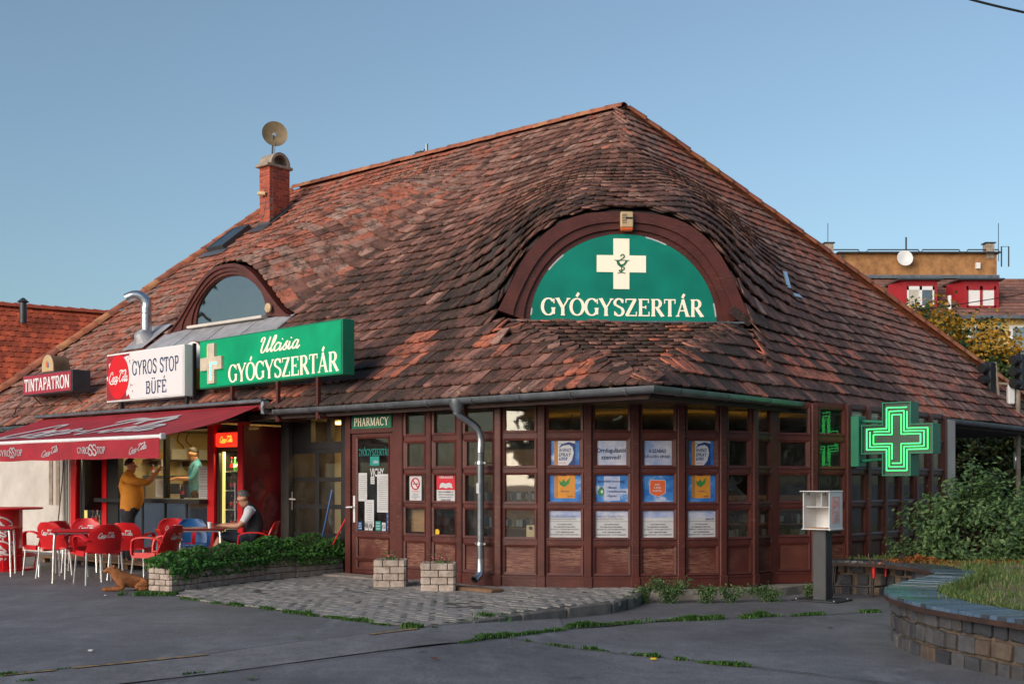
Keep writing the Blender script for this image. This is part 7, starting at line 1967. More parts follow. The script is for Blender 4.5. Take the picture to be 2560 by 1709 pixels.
# ------------------------------------------------------------------ curved stone bed with slatted bench
BZ = .36
FC = [(4.75, 7.2), (4.35, 7.8), (4.06, 8.4), (3.88, 8.95), (3.71, 9.455), (3.55, 10.1), (3.53, 10.84), (3.64, 11.46), (3.86, 11.95), (4.24, 12.55), (4.86, 13.5), (5.06, 14.4), (4.98, 15.1), (4.72, 15.62), (4.22, 15.85)]
FCs = catmull([Vector((x, y, 0)) for x, y in FC], 12)
cum = [0]
for a_, b_ in zip(FCs, FCs[1:]): cum.append(cum[-1] + (b_ - a_).length)
TOT = cum[-1]
def fc(d):
    d = clamp(d, 0, TOT - 1e-6); k = 0; lo, hi = 0, len(cum) - 1
    while hi - lo > 1:
        k = (lo + hi) // 2
        if cum[k] <= d: lo = k
        else: hi = k
    f = (d - cum[lo]) / (cum[hi] - cum[lo]); p = FCs[lo].lerp(FCs[hi], f)
    i0, i1 = max(0, lo - 2), min(len(FCs) - 1, hi + 2)
    t = (FCs[i1] - FCs[i0]).normalized(); return p, t, Vector((t.y, -t.x, 0))
bed = empty('stone_planter_bed', (4.2, 12.0, -.15), 'curved grey stone wall of the raised bed with a blue-grey slatted bench on top', 'planter')
cr_ = random.Random(9)
STONES = [simple('stone%d' % i, c, .88, .35, 6, .9, 28) for i, c in enumerate(((.046, .048, .055), (.064, .064, .068), (.033, .035, .042), (.098, .070, .052), (.056, .052, .052), (.076, .076, .08)))]
WEND = TOT - .15
def back_off(d): return .30 * smooth01((d - (TOT - 1.5)) / .5)
mb = MB(); n = 120
vs = []
for i in range(n + 1):
    p, t, nr = fc(WEND * i / n)
    bo = back_off(WEND * i / n); a_ = p + nr * (.075 + bo); b_ = p + nr * (.42 + bo * .3)
    vs += [(a_.x, a_.y, -.3), (a_.x, a_.y, BZ - .04), (b_.x, b_.y, BZ - .04)]
fs = []
for i in range(n): k = 3 * i; fs += [(k, k + 1, k + 4, k + 3)[::-1], (k + 1, k + 2, k + 5, k + 4)[::-1]]
fs.append((3 * n, 3 * n + 1, 3 * n + 2)); mb.add(vs, fs)
core = mb.build('wall_core', simple('mortar_brown', (.12, .088, .064), .95, .4, 7, .8, 40, c2=(.20, .145, .105)), bed)
zc0 = -.17
for c in range(3):
    d = .02 + cr_.uniform(0, .2); hh = (.17, .16, .16)[c]
    while d < WEND - .05:
        L = cr_.uniform(.12, .24)
        if d < .8: L = .3
        p, t, nr = fc(d + L / 2); X = frame_m(p + UP * (zc0 + hh / 2), t, z=UP)    # y = inward-left; outward = -nr
        m_ = MB(); ln, ht = L - cr_.uniform(.022, .035), hh - cr_.uniform(.02, .035)
        m_.bbox((0, 0, 0), (ln, .10, ht), cr_.uniform(.006, .014))
        m_.v = [(x + cr_.uniform(-.006, .006), y + cr_.uniform(-.004, .004), z + cr_.uniform(-.006, .006)) for x, y, z in m_.v]
        X = frame_m(p + nr * (.085 + back_off(d) + cr_.uniform(-.012, .012)) + UP * (zc0 + hh / 2), t, nr) @ Matrix.Rotation(cr_.gauss(0, .03), 4, 'Y')
        m_.v = [tuple(X @ Vector(q)) for q in m_.v]
        # straighten: local z points down when x=t,y=nr, stones are symmetric so that is harmless
        m_.build('stone', STONES[cr_.choice([0, 0, 1, 1, 2, 3, 4, 5])], bed)
        d += L
    zc0 += hh
# slatted seat: one plank per slat, ending in a dark front edge
d = 0.0; SLM = [simple('slat%d' % i, c, .22, .25, 6, .2, 40, spec=.9) for i, c in enumerate(((.085, .14, .21), (.07, .12, .19), (.10, .155, .225), (.05, .06, .075)))]  # dark stained slats; the sky's blue reflection is painted into the base colour
while d < TOT - .02:
    w = .092
    (p0, t0, n0), (p1, t1, n1) = fc(d + .004), fc(d + w - .004)
    far = d > TOT - 2.2; wd = .46 if not far else .36
    q = [p0 - n0 * .03, p1 - n1 * .03, p1 + n1 * wd, p0 + n0 * wd]; z1 = BZ + cr_.uniform(-.003, .003); mb = MB()
    mb.add([(v_.x, v_.y, z1 - .035) for v_ in q] + [(v_.x, v_.y, z1) for v_ in q], [(0, 1, 2, 3), (7, 6, 5, 4), (0, 4, 5, 1), (1, 5, 6, 2), (2, 6, 7, 3), (3, 7, 4, 0)])
    mb.f = [f[::-1] for f in mb.f]
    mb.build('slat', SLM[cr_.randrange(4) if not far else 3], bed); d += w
mb = MB(); vs = []
for i in range(161):
    p, t, nr = fc(TOT * i / 160); a_ = p - nr * .032; b_ = p + nr * .0
    vs += [(a_.x, a_.y, BZ - .075), (a_.x, a_.y, BZ - .032), (b_.x, b_.y, BZ - .032), (b_.x, b_.y, BZ - .075)]
fs = []
for i in range(160):
    for j in range(4): k = (j + 1) % 4; fs.append((4 * i + j, 4 * i + k, 4 * i + 4 + k, 4 * i + 4 + j))
mb.add(vs, fs); mb.build('edge_board', simple('edge_board', (.045, .022, .016), .7, .4, 5, .3, 40), bed)
# red and black metal legs under the free bench end
for dd, mt in ((.10, 'black'), (.62, 'cola_red')):
    for off in (.02, .30):
        p, t, nr = fc(TOT - dd); p = p + nr * off
        mb = MB(); mb.tube([p + UP * (BZ - .04), p + UP * -.12 + t * .03], .019, 8); mb.build('leg', 'black' if mt == 'black' else 'black', bed, True)
        if mt != 'black': mb = MB(); mb.tube([p + UP * (BZ - .06), p + UP * (BZ - .22) + t * .006], .0205, 8); mb.build('leg_paint', 'cola_red', bed, True)
p0, t, nr = fc(TOT - .1); p1, t1, n1 = fc(TOT - .62)
mb = MB(); mb.tube([p0 + nr * .02 + UP * .02, p1 + n1 * .02 + UP * .02], .014, 7); mb.tube([p1 + n1 * .02 + UP * .02, p1 + n1 * .30 + UP * .02], .014, 7); mb.build('stretcher', 'black', bed, True)
# lawn on the bed
def bed_side(x, y):
    best = 9e9; sgn = 0; v_ = Vector((x, y, 0))
    for i in range(0, len(FCs), 2):
        dd = (FCs[i] - v_).length
        if dd < best:
            best = dd; i0, i1 = max(0, i - 1), min(len(FCs) - 1, i + 1); t = (FCs[i1] - FCs[i0]); sgn = (v_ - FCs[i]).dot(Vector((t.y, -t.x, 0)))
    return best if sgn > 0 else -best
def lawn_z(x, y): return .315 + .06 * smooth01((x - 4.5) / 3) + .05 * mnoise.noise(Vector((x * .8, y * .8, 0)))
mb = MB(); gs_ = .2; ix = {}
for i in range(60):
    for j in range(78):
        x, y = 3.4 + i * gs_, 7.0 + j * gs_
        ok = True
        for (dx, dy) in ((0, 0), (gs_, 0), (gs_, gs_), (0, gs_)):
            if (x + dx, y + dy) not in ix:
                X_, Y_ = x + dx, y + dy; bs = bed_side(X_, Y_); rel = Vector((X_, Y_, 0)) - WP[13]
                wall = rel.dot(VA); ok2 = bs > .22 and not (wall > -.05 and Y_ > 16.2) 
                ix[(x + dx, y + dy)] = ok2
            ok = ok and ix[(x + dx, y + dy)]
        if ok:
            k = len(mb.v); mb.v += [(x, y, lawn_z(x, y)), (x + gs_, y, lawn_z(x + gs_, y)), (x + gs_, y + gs_, lawn_z(x + gs_, y + gs_)), (x, y + gs_, lawn_z(x, y + gs_))]; mb.f.append((k, k + 1, k + 2, k + 3)); mb.m.append(0); mb.t.append(.5)
cells = [(mb.v[f[0]][0], mb.v[f[0]][1]) for f in mb.f]
mb.build('lawn', 'lawn_soil', kind='structure')
lm = MB(); lr = random.Random(4)
for (x, y) in cells:
    if x > 9.5 or y < 8: continue
    nb = 26 if y < 14 else 14
    if mnoise.noise(Vector((x * .9, y * .9, 7))) > .25: nb = nb // 3
    for _ in range(nb):
        px, py = x + lr.random() * gs_, y + lr.random() * gs_; blade(lm, Vector((px, py, lawn_z(px, py))), lr.uniform(.03, .085), lr, .005, .6)
for d in [TOT * i / 260 for i in range(30, 215)]:      # longer tufts along the bench
    p, t, nr = fc(d)
    for _ in range(14):
        q = p + nr * (.48 + abs(lr.gauss(0, .07))) + t * lr.uniform(-.04, .04); blade(lm, Vector((q.x, q.y, lawn_z(q.x, q.y))), lr.uniform(.05, .15), lr, .006, .5)
lm.build('lawn_grass', 'lawn', label='dry yellow-green grass on the raised bed', category='grass', kind='stuff')

# shrub on the bed
def shrub(name, c, rad, n, sz, mat, label, seed, nst=60, category='shrub'):
    r = random.Random(seed); c = Vector(c); e = empty(name, c, label, category); mb = MB(); tw = []
    for k in range(nst):
        a_ = r.uniform(0, 2 * PI); el = math.asin(clamp(r.uniform(-.05, 1))) ; R_ = r.uniform(.60, 1.05) if k % 6 else r.uniform(1.0, 1.28)
        lob = 1 + .22 * mnoise.noise(Vector((math.cos(a_) * 1.7, math.sin(a_) * 1.7, el * 2 + seed)))
        tip = c + Vector((math.cos(a_) * math.cos(el) * rad[0], math.sin(a_) * math.cos(el) * rad[1], math.sin(el) * rad[2])) * R_ * lob
        tip.z = max(tip.z, c.z + .08); mid = c.lerp(tip, .55) + UP * rad[2] * .1
        b0 = c + Vector((r.uniform(-.15, .15), r.uniform(-.15, .15), 0)); mb.tube([b0, mid, tip], [.012, .008, .003], 4); tw.append((b0, mid, tip))
    mb.build('branches', 'bark', e, kind='stuff'); mb = MB()
    for k in range(n):
        b0, mid, tip = r.choice(tw); f = .35 + .65 * r.random() ** .6
        p = mid.lerp(tip, (f - .35) / .65); q = rad[0] * .10
        p = p + Vector((r.gauss(0, q), r.gauss(0, q), r.gauss(0, q)))
        p.z = max(p.z, c.z + .02)
        leaf(mb, p, sz, r, (p - c).normalized() + UP * .4)
    mb.build('foliage', mat, e, kind='stuff'); return e
shrub('shrub', (6.35, 16.35, .38), (.92, .8, 1.22), 6500, .085, 'bush', 'large loose green shrub spreading on the raised bed below the neon cross', 2, 110)
shrub('shrub', (7.25, 16.3, .38), (.95, .8, 1.0), 4600, .08, 'bush', 'lower green shrub at the right edge, joined to the large one', 6, 80)
shrub('shrub', (5.45, 16.35, .36), (.28, .25, .30), 450, .055, 'bush', 'small green sprawl of shoots between the bench and the glazed wall', 8, 30)
mb = MB(); r = random.Random(31)
for k in range(420):
    a_ = r.uniform(0, 2 * PI); q = abs(r.gauss(0, .25)); x, y = 5.35 + math.cos(a_) * q * 1.3, 15.55 + math.sin(a_) * q * .7; leaf(mb, Vector((x, y, lawn_z(x, y) + .02 + max(0, .10 - q * .25) * r.random())), .06, r, UP)
for k in range(160):
    x, y = r.uniform(5.4, 7.2), r.uniform(14.9, 15.6); leaf(mb, Vector((x, y, lawn_z(x, y) + .03)), .06, r, UP)
mb.build('leaf_litter', 'dry_leaf', label='heap of orange dry leaves in front of the large shrub', category='leaves', kind='stuff', origin=(5.35, 15.55, .34))

# ------------------------------------------------------------------ leaflet box on its grey post
bx = Vector((4.0, 15.2, -.12))
st = empty('leaflet_stand', bx, 'open white leaflet box on a dark grey square post', 'stand')
SX = frame_m(bx, -VA, VB)
mb = MB(); mb.bbox((0, 0, .46), (.185, .185, .90), .008, SX); mb.build('post', 'grey_metal', st)
mb = MB(); mb.bbox((0, -.02, .012), (.62, .50, .018), .006, SX); mb.build('base_plate', 'grey_metal', st)
for sx in (-.26, .26):
    for sy in (-.22, .18): mb = MB(); mb.lathe([(.014, 0), (.014, .012), (0, .014)], 8, SX @ Matrix.Translation((sx, sy, .021))); mb.build('bolt', 'steel', st)
BXF = frame_m(bx + UP * .915, -VA, VB)   # open side to the left front
w_, h_, d_ = .36, .49, .36
box_ = empty('box', BXF @ Vector((0, 0, 0)), parent=st)
def part(nm_, c, d, mat): mb = MB(); mb.bbox(c, d, .004, BXF); mb.build(nm_, mat, box_)
part('back', (0, d_ / 2, h_ / 2), (w_, .012, h_), 'white'); part('floor', (0, 0, .006), (w_ + .04, d_ + .03, .012), 'white'); part('lid', (-.01, -.01, h_), (w_ + .05, d_ + .05, .012), 'white')
part('side', (-w_ / 2, 0, h_ / 2), (.012, d_, h_), 'white'); part('side', (w_ / 2, .0, h_ / 2), (.012, d_ + .02, h_ + .02), 'white')
part('shelf', (0, .02, .29), (w_ - .02, d_ - .06, .01), 'white'); part('divider', (.04, .02, .39), (.008, d_ - .08, .19), 'white')
part('leaflets', (-.02, -.06, .018), (.26, .16, .012), 'shelf_wood')
for sx in (-.10, .12): part('hinge', (sx, -d_ / 2 - .02, h_ - .025), (.035, .02, .05), 'black')
# the line drawing on the right side
mb = MB(); RF = frame_m(BXF @ Vector((w_ / 2 + .008, 0, 0)), VB, VA)
def line(pts): mb.tube([(x, -.0, z) for x, z in pts], .0035, 4, RF)
line([(-.10, .09), (.09, .09), (.09, .42), (-.10, .42), (-.10, .09)]); line([(-.06, .42), (-.06, .30), (-.09, .27)]); line([(-.09, .27), (.02, .31)]); line([(-.03, .31), (-.02, .37), (.03, .36), (.02, .31)])
line([(-.10, .20), (-.06, .23), (.0, .235), (.05, .20), (.05, .12)]); line([(-.04, .19), (.04, .19)]); line([(-.05, .165), (.04, .165)]); line([(-.06, .14), (.05, .14)]); line([(-.07, .115), (.06, .115)]); line([(.05, .42), (.05, .20)])
mb.build('line_drawing', 'orange', box_)

# ------------------------------------------------------------------ neon pharmacy cross on its bracket
nw = Vector((4.86, 16.9, 0)); CXC = nw + (-VA) * .72 + UP * 2.0
NX = frame_m(CXC, -VA, VB)        # x away from the wall, y away from the viewer's left
nc = empty('pharmacy_cross', nw + UP * 2.0, 'green cross sign outlined in triple neon tubes, projecting from the wall', 'neon sign')
O, I = plus(.51, .205), plus(.475, .17)
def ring_poly(mb, O, I, y0, y1, X):
    n = len(O); vs = [(p[0], y0, p[1]) for p in O] + [(p[0], y0, p[1]) for p in I] + [(p[0], y1, p[1]) for p in O] + [(p[0], y1, p[1]) for p in I]; fs = []
    for i in range(n):
        j = (i + 1) % n; fs += [(i, j, n + j, n + i), (2 * n + i, 3 * n + i, 3 * n + j, 2 * n + j), (i, 2 * n + i, 2 * n + j, j), (n + i, n + j, 3 * n + j, 3 * n + i)]
    mb.add(vs, fs, 0, X)
mb = MB(); ring_poly(mb, O, plus(.495, .19), -.14, .14, NX); mb.build('casing', 'green_paint', nc)
for y in (-.095, .095): mb = MB(); mb.wallpoly(plus(.496, .191), y - .004, y + .004, NX); mb.build('back_plate', simple('cross_back', (.012, .035, .026), .35, .3, 5, .05, 30), nc)
for sy in (-1, 1):
    for k, (h, a) in enumerate(((.435, .145), (.385, .105), (.335, .065))):
        q = plus(h, a); q = [Vector((p[0], sy * (.125), p[1])) for p in q]; k0 = (3 * k + 6) % 12; q = q[k0:] + q[:k0]
        q2 = []
        for i in range(len(q)):
            q2.append(q[i])
        mb = MB(); 
        for i in range(len(q2)): mb.tube([q2[i], q2[(i + 1) % len(q2)] if i < len(q2) - 1 else q2[i].lerp(q2[0], .8)], .0075, 6, NX)
        mb.build('neon_tube', 'neon', nc, True)
mb = MB(); mb.bbox((-.625, 0, -.02), (.15, .24, .72), .008, NX); mb.build('wall_box', 'green_paint', nc)
for z in (.27, -.30): mb = MB(); mb.tube([(-.60, 0, z), (-.18, 0, z * .9)], .022, 10, NX); mb.build('bracket_arm', 'green_paint', nc, True)
# ------------------------------------------------------------------ neighbour with the bright red roof, far left
nb_ = empty('red_roof_house', (-14, 33, 0), 'neighbouring house with a bright orange-red tiled roof at the far left', 'house')
NR0 = Vector((-17.5, 32.0, 0)); 
def at(u, v, Y): return Vector(((u - 1280) / FPX * Y, Y, EYE + (1205 - v) / FPX * Y))
ra, rb = at(-140, 752, 34), at(330, 800, 37)       # ridge
d_ = (rb - ra); d_.z = 0; d_.normalize(); nrm = Vector((d_.y, -d_.x, 0))       # towards the viewer
ra.z = rb.z = (at(0, 767, 34.9).z)
ea, eb = ra + nrm * 4.2 - UP * 3.4, rb + nrm * 4.2 - UP * 3.4
mb = MB(); mb.add([ra, rb, eb, ea, ra + UP * -.06, rb + UP * -.06, eb + UP * -.06, ea + UP * -.06], [(0, 3, 2, 1), (4, 5, 6, 7), (3, 7, 6, 2)]); rf = mb.build('roof', 'roof_felt', nb_)
RD = (ea - ra).normalized(); tn = d_.cross(-RD)
if tn.z < 0: tn = -tn
m_ = [MB() for _ in range(5)]
RTW, RTL, RE = .20, .36, .27; pts = [(RTW / 2 - .004, RTL), (-RTW / 2 + .004, RTL), (-RTW / 2 + .004, .06)] + [((RTW / 2 - .004) * math.cos(PI + PI * k / 6), .06 + .06 * math.sin(PI + PI * k / 6)) for k in range(1, 6)] + [(RTW / 2 - .004, .06)]
rme = []
for i in range(5): m__ = MB(); m__.prism(pts, -.02, 0, tint=i / 4); rme.append(m__.mesh('roof_tile', 'red_tile'))
Lr = (rb - ra).length; Ls = (ea - ra).length; cnt = 0; mbs = MB(); rr = random.Random(14); recs = []
for j in range(int(Ls / RE)):
    for i in range(int(Lr / RTW)):
        o_ = ra + d_ * ((i + (.5 if j % 2 else 0)) * RTW) + RD * (Ls - j * RE); vis = (o_.x / o_.y * FPX + 1280)
        X = frame_m(o_ + tn * (.045 + rr.uniform(-.002, .004)), d_, -RD) @ Matrix.Rotation(-.085, 4, 'X') @ Matrix.Rotation(rr.gauss(0, .01), 4, 'Z')
        recs.append((0 if -20 < vis < 285 and o_.z > EYE + (1205 - 940) / FPX * o_.y else 1, X, rr.randrange(5)))
recs.sort(key=lambda q_: q_[0])
for k, (vis, X, ti) in enumerate(recs):
    if vis == 0 and cnt < 298: inst('roof_tile', rme[ti], X, rf); cnt += 1
    else: mbs.prism(pts, -.02, 0, X, tint=ti / 4)
mbs.build('roof_tiles_far', 'red_tile', rf, kind='stuff')
RC = simple('red_ridge', (.40, .075, .035), .8, .2, 5, .2, 40); cme = cap_mesh().mesh('ridge_tile', RC, True)
for i in range(int(Lr / .38)): inst('ridge_tile', cme, frame_m(ra + d_ * i * .38 + UP * .02, nrm, d_), rf)
mb = MB(); mb.add([ea + UP * -.1 - nrm * .4, eb + UP * -.1 - nrm * .4, eb - nrm * .4 - UP * (eb.z), ea - nrm * .4 - UP * ea.z], [(0, 3, 2, 1)]); mb.build('wall', 'white_plaster', nb_)
vp = at(58, 782, 34.4); mb = MB(); mb.tube([vp - UP * .3, vp + UP * .32], .10, 12); mb.build('roof_vent', 'grey_metal', nb_, True); mb = MB(); mb.lathe([(.12, .30), (.17, .32), (.03, .44)], 12, Matrix.Translation(vp)); mb.build('vent_cap', 'grey_metal', nb_)

# ------------------------------------------------------------------ apartment house behind, right
YB = 62.0; ap = empty('apartment_house', (21, YB, 0), 'yellow apartment house with red dormers and a brick penthouse behind the roof', 'building')
def U(u): return (u - 1280) / FPX * YB
def V(v): return EYE + (1205 - v) / FPX * YB
x0, x1 = U(1990), U(2760); ez, rz = V(793), V(688)
mb = MB(); mb.box(((x0 + x1) / 2, YB + 5, ez / 2), (x1 - x0, 9.6, ez), None); mb.build('wall', 'yellow_wall', ap)
mb = MB(); mb.add([(x0, YB - .4, ez - .05), (x1, YB - .4, ez - .05), (x1, YB + 3.2, rz + .3), (x0, YB + 3.2, rz + .3), (x0, YB + 9, rz + .3), (x1, YB + 9, rz + .3)], [(0, 1, 2, 3), (3, 2, 5, 4)]); arf = mb.build('roof', 'far_tile', ap)
slope = (rz + .35 - ez) / 3.6
fme = []
for i in range(4):
    m__ = MB(); m__.box((0, .16, .01), (.98, .34, .03)); fme.append(m__.mesh('roof_strip', simple('far_tile%d' % i, ((.20, .095, .07), (.25, .11, .08), (.16, .08, .065), (.22, .11, .09))[i], .9, .4, 3, .3, 12)))
for j in range(12):
    y = YB - .35 + j * .3
    for i in range(int((x1 - x0))):
        inst('roof_strip', fme[rr.randrange(4)], Matrix.Translation((x0 + i + (.5 if j % 2 else 0), y, ez - .02 + (j * .3 + .05) * slope + .03)) @ Matrix.Rotation(math.atan(slope) - .08, 4, 'X'), arf)
mb = MB(); mb.box(((x0 + x1) / 2, YB - .45, ez - .04), (x1 - x0, .18, .16)); mb.build('gutter', 'zinc', ap)
# penthouse
kk = (YB + 3.2) / YB; pa, pb = U(2097) * kk, U(2492) * kk; pz0, pz1 = EYE + (V(694) - EYE) * kk, EYE + (V(634) - EYE) * kk
U0, V0 = U, V
def U(u): return U0(u) * kk
def V(v): return EYE + (V0(v) - EYE) * kk
mb = MB(); mb.box(((pa + pb) / 2, YB + 5.2, (pz0 + pz1) / 2), (pb - pa, 4, pz1 - pz0)); mb.build('penthouse_wall', 'far_brick', ap)
mb = MB(); mb.box(((pa + pb) / 2, YB + 5.1, pz1 + .03), (pb - pa + .25, 4.4, .07)); mb.build('penthouse_coping', 'grey_metal', ap)
mb = MB(); mb.box(((pa + pb) / 2, YB + 3.1, pz0 + .02), (pb - pa + .1, .3, .18)); mb.build('flashing', 'zinc', ap)
for a_, b_ in ((2075, 2150), (2165, 2300), (2302, 2402), (2415, 2500)):
    mb = MB(); mb.tube([(U(a_), YB + 3.2, pz1 + .02), (U(a_) + .1, YB + 3.2, pz1 + .22), (U(b_) - .1, YB + 3.2, pz1 + .22), (U(b_), YB + 3.2, pz1 + .02)], .035, 6); mb.build('railing', 'grey_metal', ap)
for u_, vt in ((2071, 557), (2267, 592), (2498, 557)):
    mb = MB(); mb.tube([(U(u_), YB + 3.3, pz1 - .4), (U(u_), YB + 3.3, V(vt))], .02 if u_ != 2267 else .05, 5); mb.build('mast', 'grey_metal', ap)
for u_ in (2073, 2475): mb = MB(); mb.box((U(u_), YB + 3.4, pz1 + .15), (.45, .5, .8)); mb.build('flue', 'cap_stone', ap); mb = MB(); mb.box((U(u_), YB + 3.4, pz1 + .6), (.6, .6, .06)); mb.build('flue_cap', 'grey_metal', ap)
for u_, v_ in ((2086, 660), (2500, 640)):
    mb = MB()
    mb.tube([(U(u_), YB + 3.0, V(v_ + 28)), (U(u_), YB + 3.0, V(v_ - 22)), (U(u_ + 18), YB + 3.0, V(v_ - 22)), (U(u_ + 18), YB + 3.0, V(v_ + 28))], .04, 5); mb.build('ladder_rail', 'grey_metal', ap)
mb = MB(); mb.lathe([(0, 0), (.2, .02), (.42, .12), (.44, .12), (.2, 0), (0, -.02)], 20, frame_m((U(2255), YB + 2.8, V(650)), (1, 0, 0), z=(.55, -.8, .15)) @ Matrix.Diagonal((1.0, 1.0, 1, 1))); mb.build('dish', 'white', ap, True)
mb = MB(); mb.box((U(2443), YB + 3.1, V(665)), (.22, .15, .32)); mb.build('wall_box', 'white', ap)
U, V = U0, V0
for a_, b_, shut in ((2266, 2348, False), (2415, 2503, True)):
    X = Matrix.Translation((U(a_), YB + .3, V(770))); w, h = U(b_) - U(a_), V(699) - V(770)
    dm_ = empty('roof_dormer', X @ Vector((w / 2, 0, 0)), parent=ap)
    mb = MB(); mb.wallpoly([(0, 0), (w, 0), (w, h), (0, h)], 0, 3.2, X); mb.build('cheeks', 'dormer_red', dm_)
    mb = MB(); mb.add([(-.45, 1.3, -.1), (0, -.002, 0), (0, -.002, h), (-.45, 1.3, h)], [(0, 1, 2, 3)], 0, X); mb.build('cheek_side', 'dormer_red', dm_); mb = MB()
    mb.box((w / 2 - .1, 1.3, h + .05), (w + .6, 3.2, .08), X); mb.build('dormer_roof', 'grey_metal', dm_)
    wx0, wx1, wz0, wz1 = w * .08, w * .9, h * .06, h * .80
    mb = MB(); 
    for q_ in ((wx0, wx0 + .08, wz0, wz1), (wx1 - .08, wx1, wz0, wz1), ((wx0 + wx1) / 2 - .07, (wx0 + wx1) / 2 + .07, wz0, wz1), (wx0, wx1, wz0, wz0 + .08), (wx0, wx1, wz1 - .2, wz1)): strip(mb, q_[0], q_[1], q_[2], q_[3], -.05, .02, X)
    mb.build('window_frame', 'white' if not shut else 'dormer_red', dm_)
    for q_ in range(2):
        xa = wx0 + .08 + q_ * ((wx1 - wx0) / 2 - .01); mb = MB(); strip(mb, xa, xa + (wx1 - wx0) / 2 - .15, wz0 + .08, wz1 - .2 + (.2 if shut else 0), -.02, .0, X); mb.build('roller_blind' if shut else 'pane', 'white' if shut else ('glass_dormer' if q_ else 'curtain'), dm_)
for u_ in (2420, 2525, 2630):
    mb = MB(); mb.box((U(u_) + .9, YB + .18, V(850)), (1.7, .08, 1.6)); mb.build('window', 'white', ap); mb = MB(); mb.box((U(u_) + .9, YB + .12, V(850)), (1.4, .06, 1.35)); mb.build('pane', 'glass_dormer', ap)
mb = MB(); mb.bbox((U(2372), YB - .1, V(757)), (.14, .2, .75), .02); mb.build('vent_pipe', 'white', ap)

# ------------------------------------------------------------------ trees
def tree(name, base, h, blobs, n, sz, mat, label, seed, trunk=.12, tintfn=None):
    base = Vector(base); r = random.Random(seed); e = empty(name, base, label, 'tree'); mb = MB()
    top = base + UP * h * .72; mb.tube(catmull([base, base + UP * h * .3 + Vector((.1, 0, 0)), top], 5), [trunk * (1 - .07 * i) for i in range(11)], 8)
    for c, rad in blobs:
        c = base + Vector(c); st_ = base + UP * min(h * .6, max(.5, c.z - base.z - rad[2])); mb.tube([st_, st_.lerp(c, .5) + UP * .1, c], [trunk * .5, trunk * .3, trunk * .12], 6)
        for q_ in range(5): mb.tube([c, c + Vector((r.gauss(0, rad[0] * .5), r.gauss(0, rad[1] * .5), r.gauss(0, rad[2] * .5)))], [trunk * .12, trunk * .04], 4)
    mb.build('trunk', 'bark', e); mb = MB(); tot = sum(b[1][0] * b[1][2] for b in blobs)
    for c, rad in blobs:
        c = base + Vector(c)
        k = int(n * rad[0] * rad[2] / tot); ncl = max(6, k // 26)
        for q_ in range(ncl):
            v_ = Vector((r.gauss(0, 1), r.gauss(0, 1), r.gauss(0, 1))).normalized() * r.random() ** .4; cc = c + Vector((v_.x * rad[0], v_.y * rad[1], v_.z * rad[2])); cr2 = min(rad) * r.uniform(.12, .26); tn_ = r.gauss(.4, .22) if tintfn is None else tintfn(cc, r)
            for q2 in range(26): leaf(mb, cc + Vector((r.gauss(0, cr2), r.gauss(0, cr2), r.gauss(0, cr2 * .8))), sz, r, v_ + UP * .3, tint=clamp(tn_ + r.gauss(0, .10)), asp=.7)
    mb.build('crown', mat, e, kind='stuff'); return e
def atum(c, r): return r.choice([.85, .92, .7]) if (mnoise.noise(c * .9 + Vector((3, 0, 0))) > -.12 and r.random() < .85) else r.uniform(.05, .4)
tb = at(2395, 1250, 36); tb.z = .35
tree('autumn_tree', tb, 6.8, [((-1.0, 0, 5.2), (1.25, 1.1, 1.35)), ((.8, .2, 4.5), (1.4, 1.2, 1.5)), ((-.1, .1, 3.6), (1.9, 1.4, 1.3)), ((1.7, 0, 3.6), (1.3, 1.1, 1.6))], 26000, .15, 'autumn', 'green and yellow autumn tree in front of the yellow house', 5, .12, atum)
tb = at(2480, 1250, 30); tb.z = -.1
tree('dark_tree', tb, 3.6, [((-.9, 0, 2.5), (1.1, .9, 1.2)), ((.7, 0, 2.4), (1.1, .9, 1.3)), ((-.2, 0, 1.5), (1.8, 1.0, .9)), ((1.6, 0, 1.5), (1.0, .9, 1.2))], 13000, .16, 'dark_tree', 'dark hedge-like tree seen under the porch roof at the right', 7, .1)
tb = at(2700, 1250, 40); tb.z = -.1
tree('green_tree', tb, 6.0, [((0, 0, 4.0), (2.0, 1.6, 1.7)), ((-1.6, 0, 2.8), (1.5, 1.2, 1.4)), ((1.4, 0, 3), (1.6, 1.3, 1.6))], 9000, .22, 'dark_tree', 'green tree at the right edge behind the traffic lights', 9, .14)
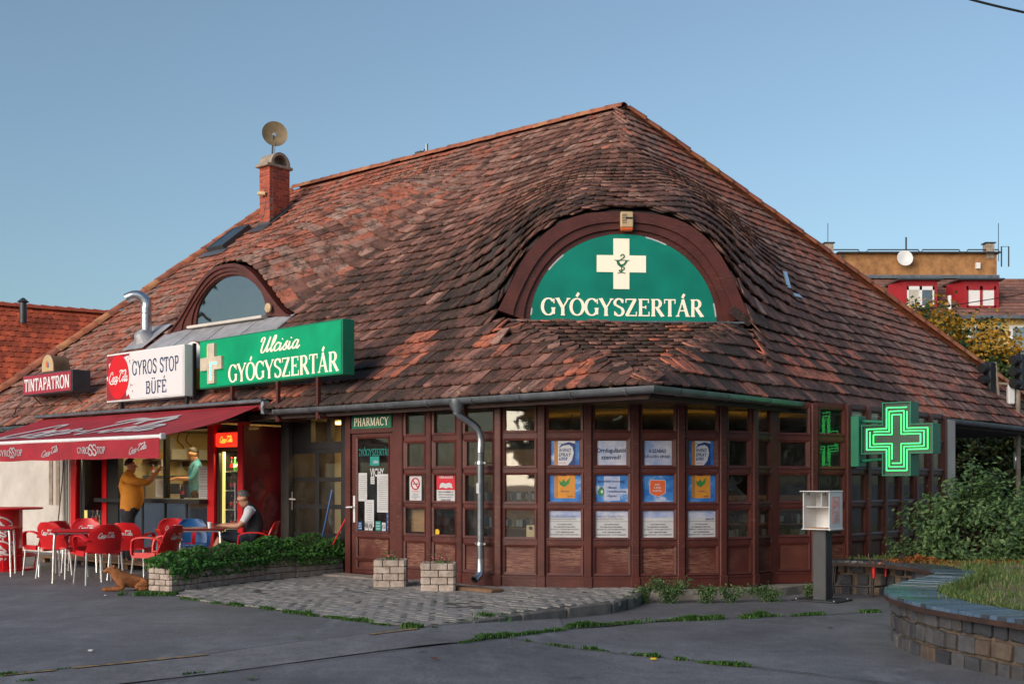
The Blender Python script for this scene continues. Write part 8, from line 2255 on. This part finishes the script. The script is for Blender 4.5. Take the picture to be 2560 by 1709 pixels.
# ------------------------------------------------------------------ traffic lights, sign post, wires
YT = 24.5
def at2(u, v): return at(u, v, YT)
tl = empty('traffic_light_post', (at2(2545, 1205).x, YT, -.15), 'grey post carrying traffic lights and round signs at the right edge', 'traffic light')
xp = at2(2545, 1205).x
mb = MB(); mb.tube([(xp, YT, -.15), (xp, YT, at2(0, 930).z)], .05, 10); mb.build('post', 'cap_stone', tl, True)
mb = MB(); mb.tube([(xp, YT, at2(0, 962).z), (at2(2495, 0).x, YT, at2(0, 958).z)], .03, 8); mb.tube([(at2(2497, 0).x, YT, at2(0, 995).z), (at2(2488, 0).x, YT, at2(0, 905).z)], .03, 8); mb.build('arm', 'cap_stone', tl, True)
for u_, v_ in ((2474, 950), (2552, 930)):
    c = at2(u_, v_); hd = empty('signal_head', c, parent=tl)
    X = frame_m(c, (.85, .5, 0), z=UP); mb = MB(); mb.bbox((0, 0, 0), (.22, .18, .75), .03, X); mb.build('housing', 'black', hd)
    for k in range(3): mb = MB(); mb.lathe([(.09, 0), (.10, 0), (.10, .16), (.09, .16)], 14, X @ Matrix.Translation((-.10, 0, .24 - k * .24)) @ Matrix.Rotation(-PI / 2, 4, 'Y')); mb.build('visor', 'black', hd, True)
mb = MB(); c = at2(2527, 985); mb.bbox((0, 0, 0), (.14, .12, .42), .02, frame_m(c, (1, 0, 0), z=(.15, 0, 1))); mb.build('camera_box', 'white', tl)
for v_, r_ in ((1103, .12), (1150, .19)):
    c = at2(2538, v_); mb = MB(); mb.lathe([(0, 0), (r_, 0), (r_, .015), (0, .015)], 20, frame_m(c, (.3, .95, 0), z=(-.95, .3, 0))); mb.build('round_sign', 'alu' if r_ > .15 else 'cream_plastic', tl)
def wire(name, pts, r_, label):
    mb = MB(); mb.tube(catmull([Vector(p) for p in pts], 8), r_, 6); mb.build(name, 'black', label=label, category='cable', smooth=True, origin=tuple(pts[0]))
wire('overhead_cable', [at(2330, -28, 22), at(2480, 13, 22), at(2700, 62, 22)], .022, 'thick overhead cable crossing the upper right corner of the sky')
wire('overhead_cable', [at(2180, 800, 30), at(2300, 775, 30), at(2420, 757, 30), at(2700, 712, 30)], .013, 'thin overhead wire sagging in front of the red dormers')
# ------------------------------------------------------------------ trees and a house across the square, which the panes mirror
for k, (x, y, hh) in enumerate(((-26, -16, 9), (-17, -21, 11), (-8, -24, 9), (4, -24, 12), (14, -20, 10), (22, -12, 9), (27, 2, 8), (-38, 22, 10), (-36, 30, 11))):
    tree('square_tree', (x, y, -.1), hh, [((0, 0, hh * .64), (4.0, 3.4, hh * .34)), ((2.6, 1, hh * .48), (3.0, 2.6, hh * .30)), ((-2.6, -.6, hh * .46), (3.0, 2.6, hh * .30))], 2600, .85, 'dark_tree', ('leafy tree mirrored in the panes, %s across the square' % ('far left', 'second from left', 'third from left', 'middle', 'third from right', 'second from right', 'far right', 'beyond the kiosk', 'beyond the red roof')[k]), 100 + k, .25)
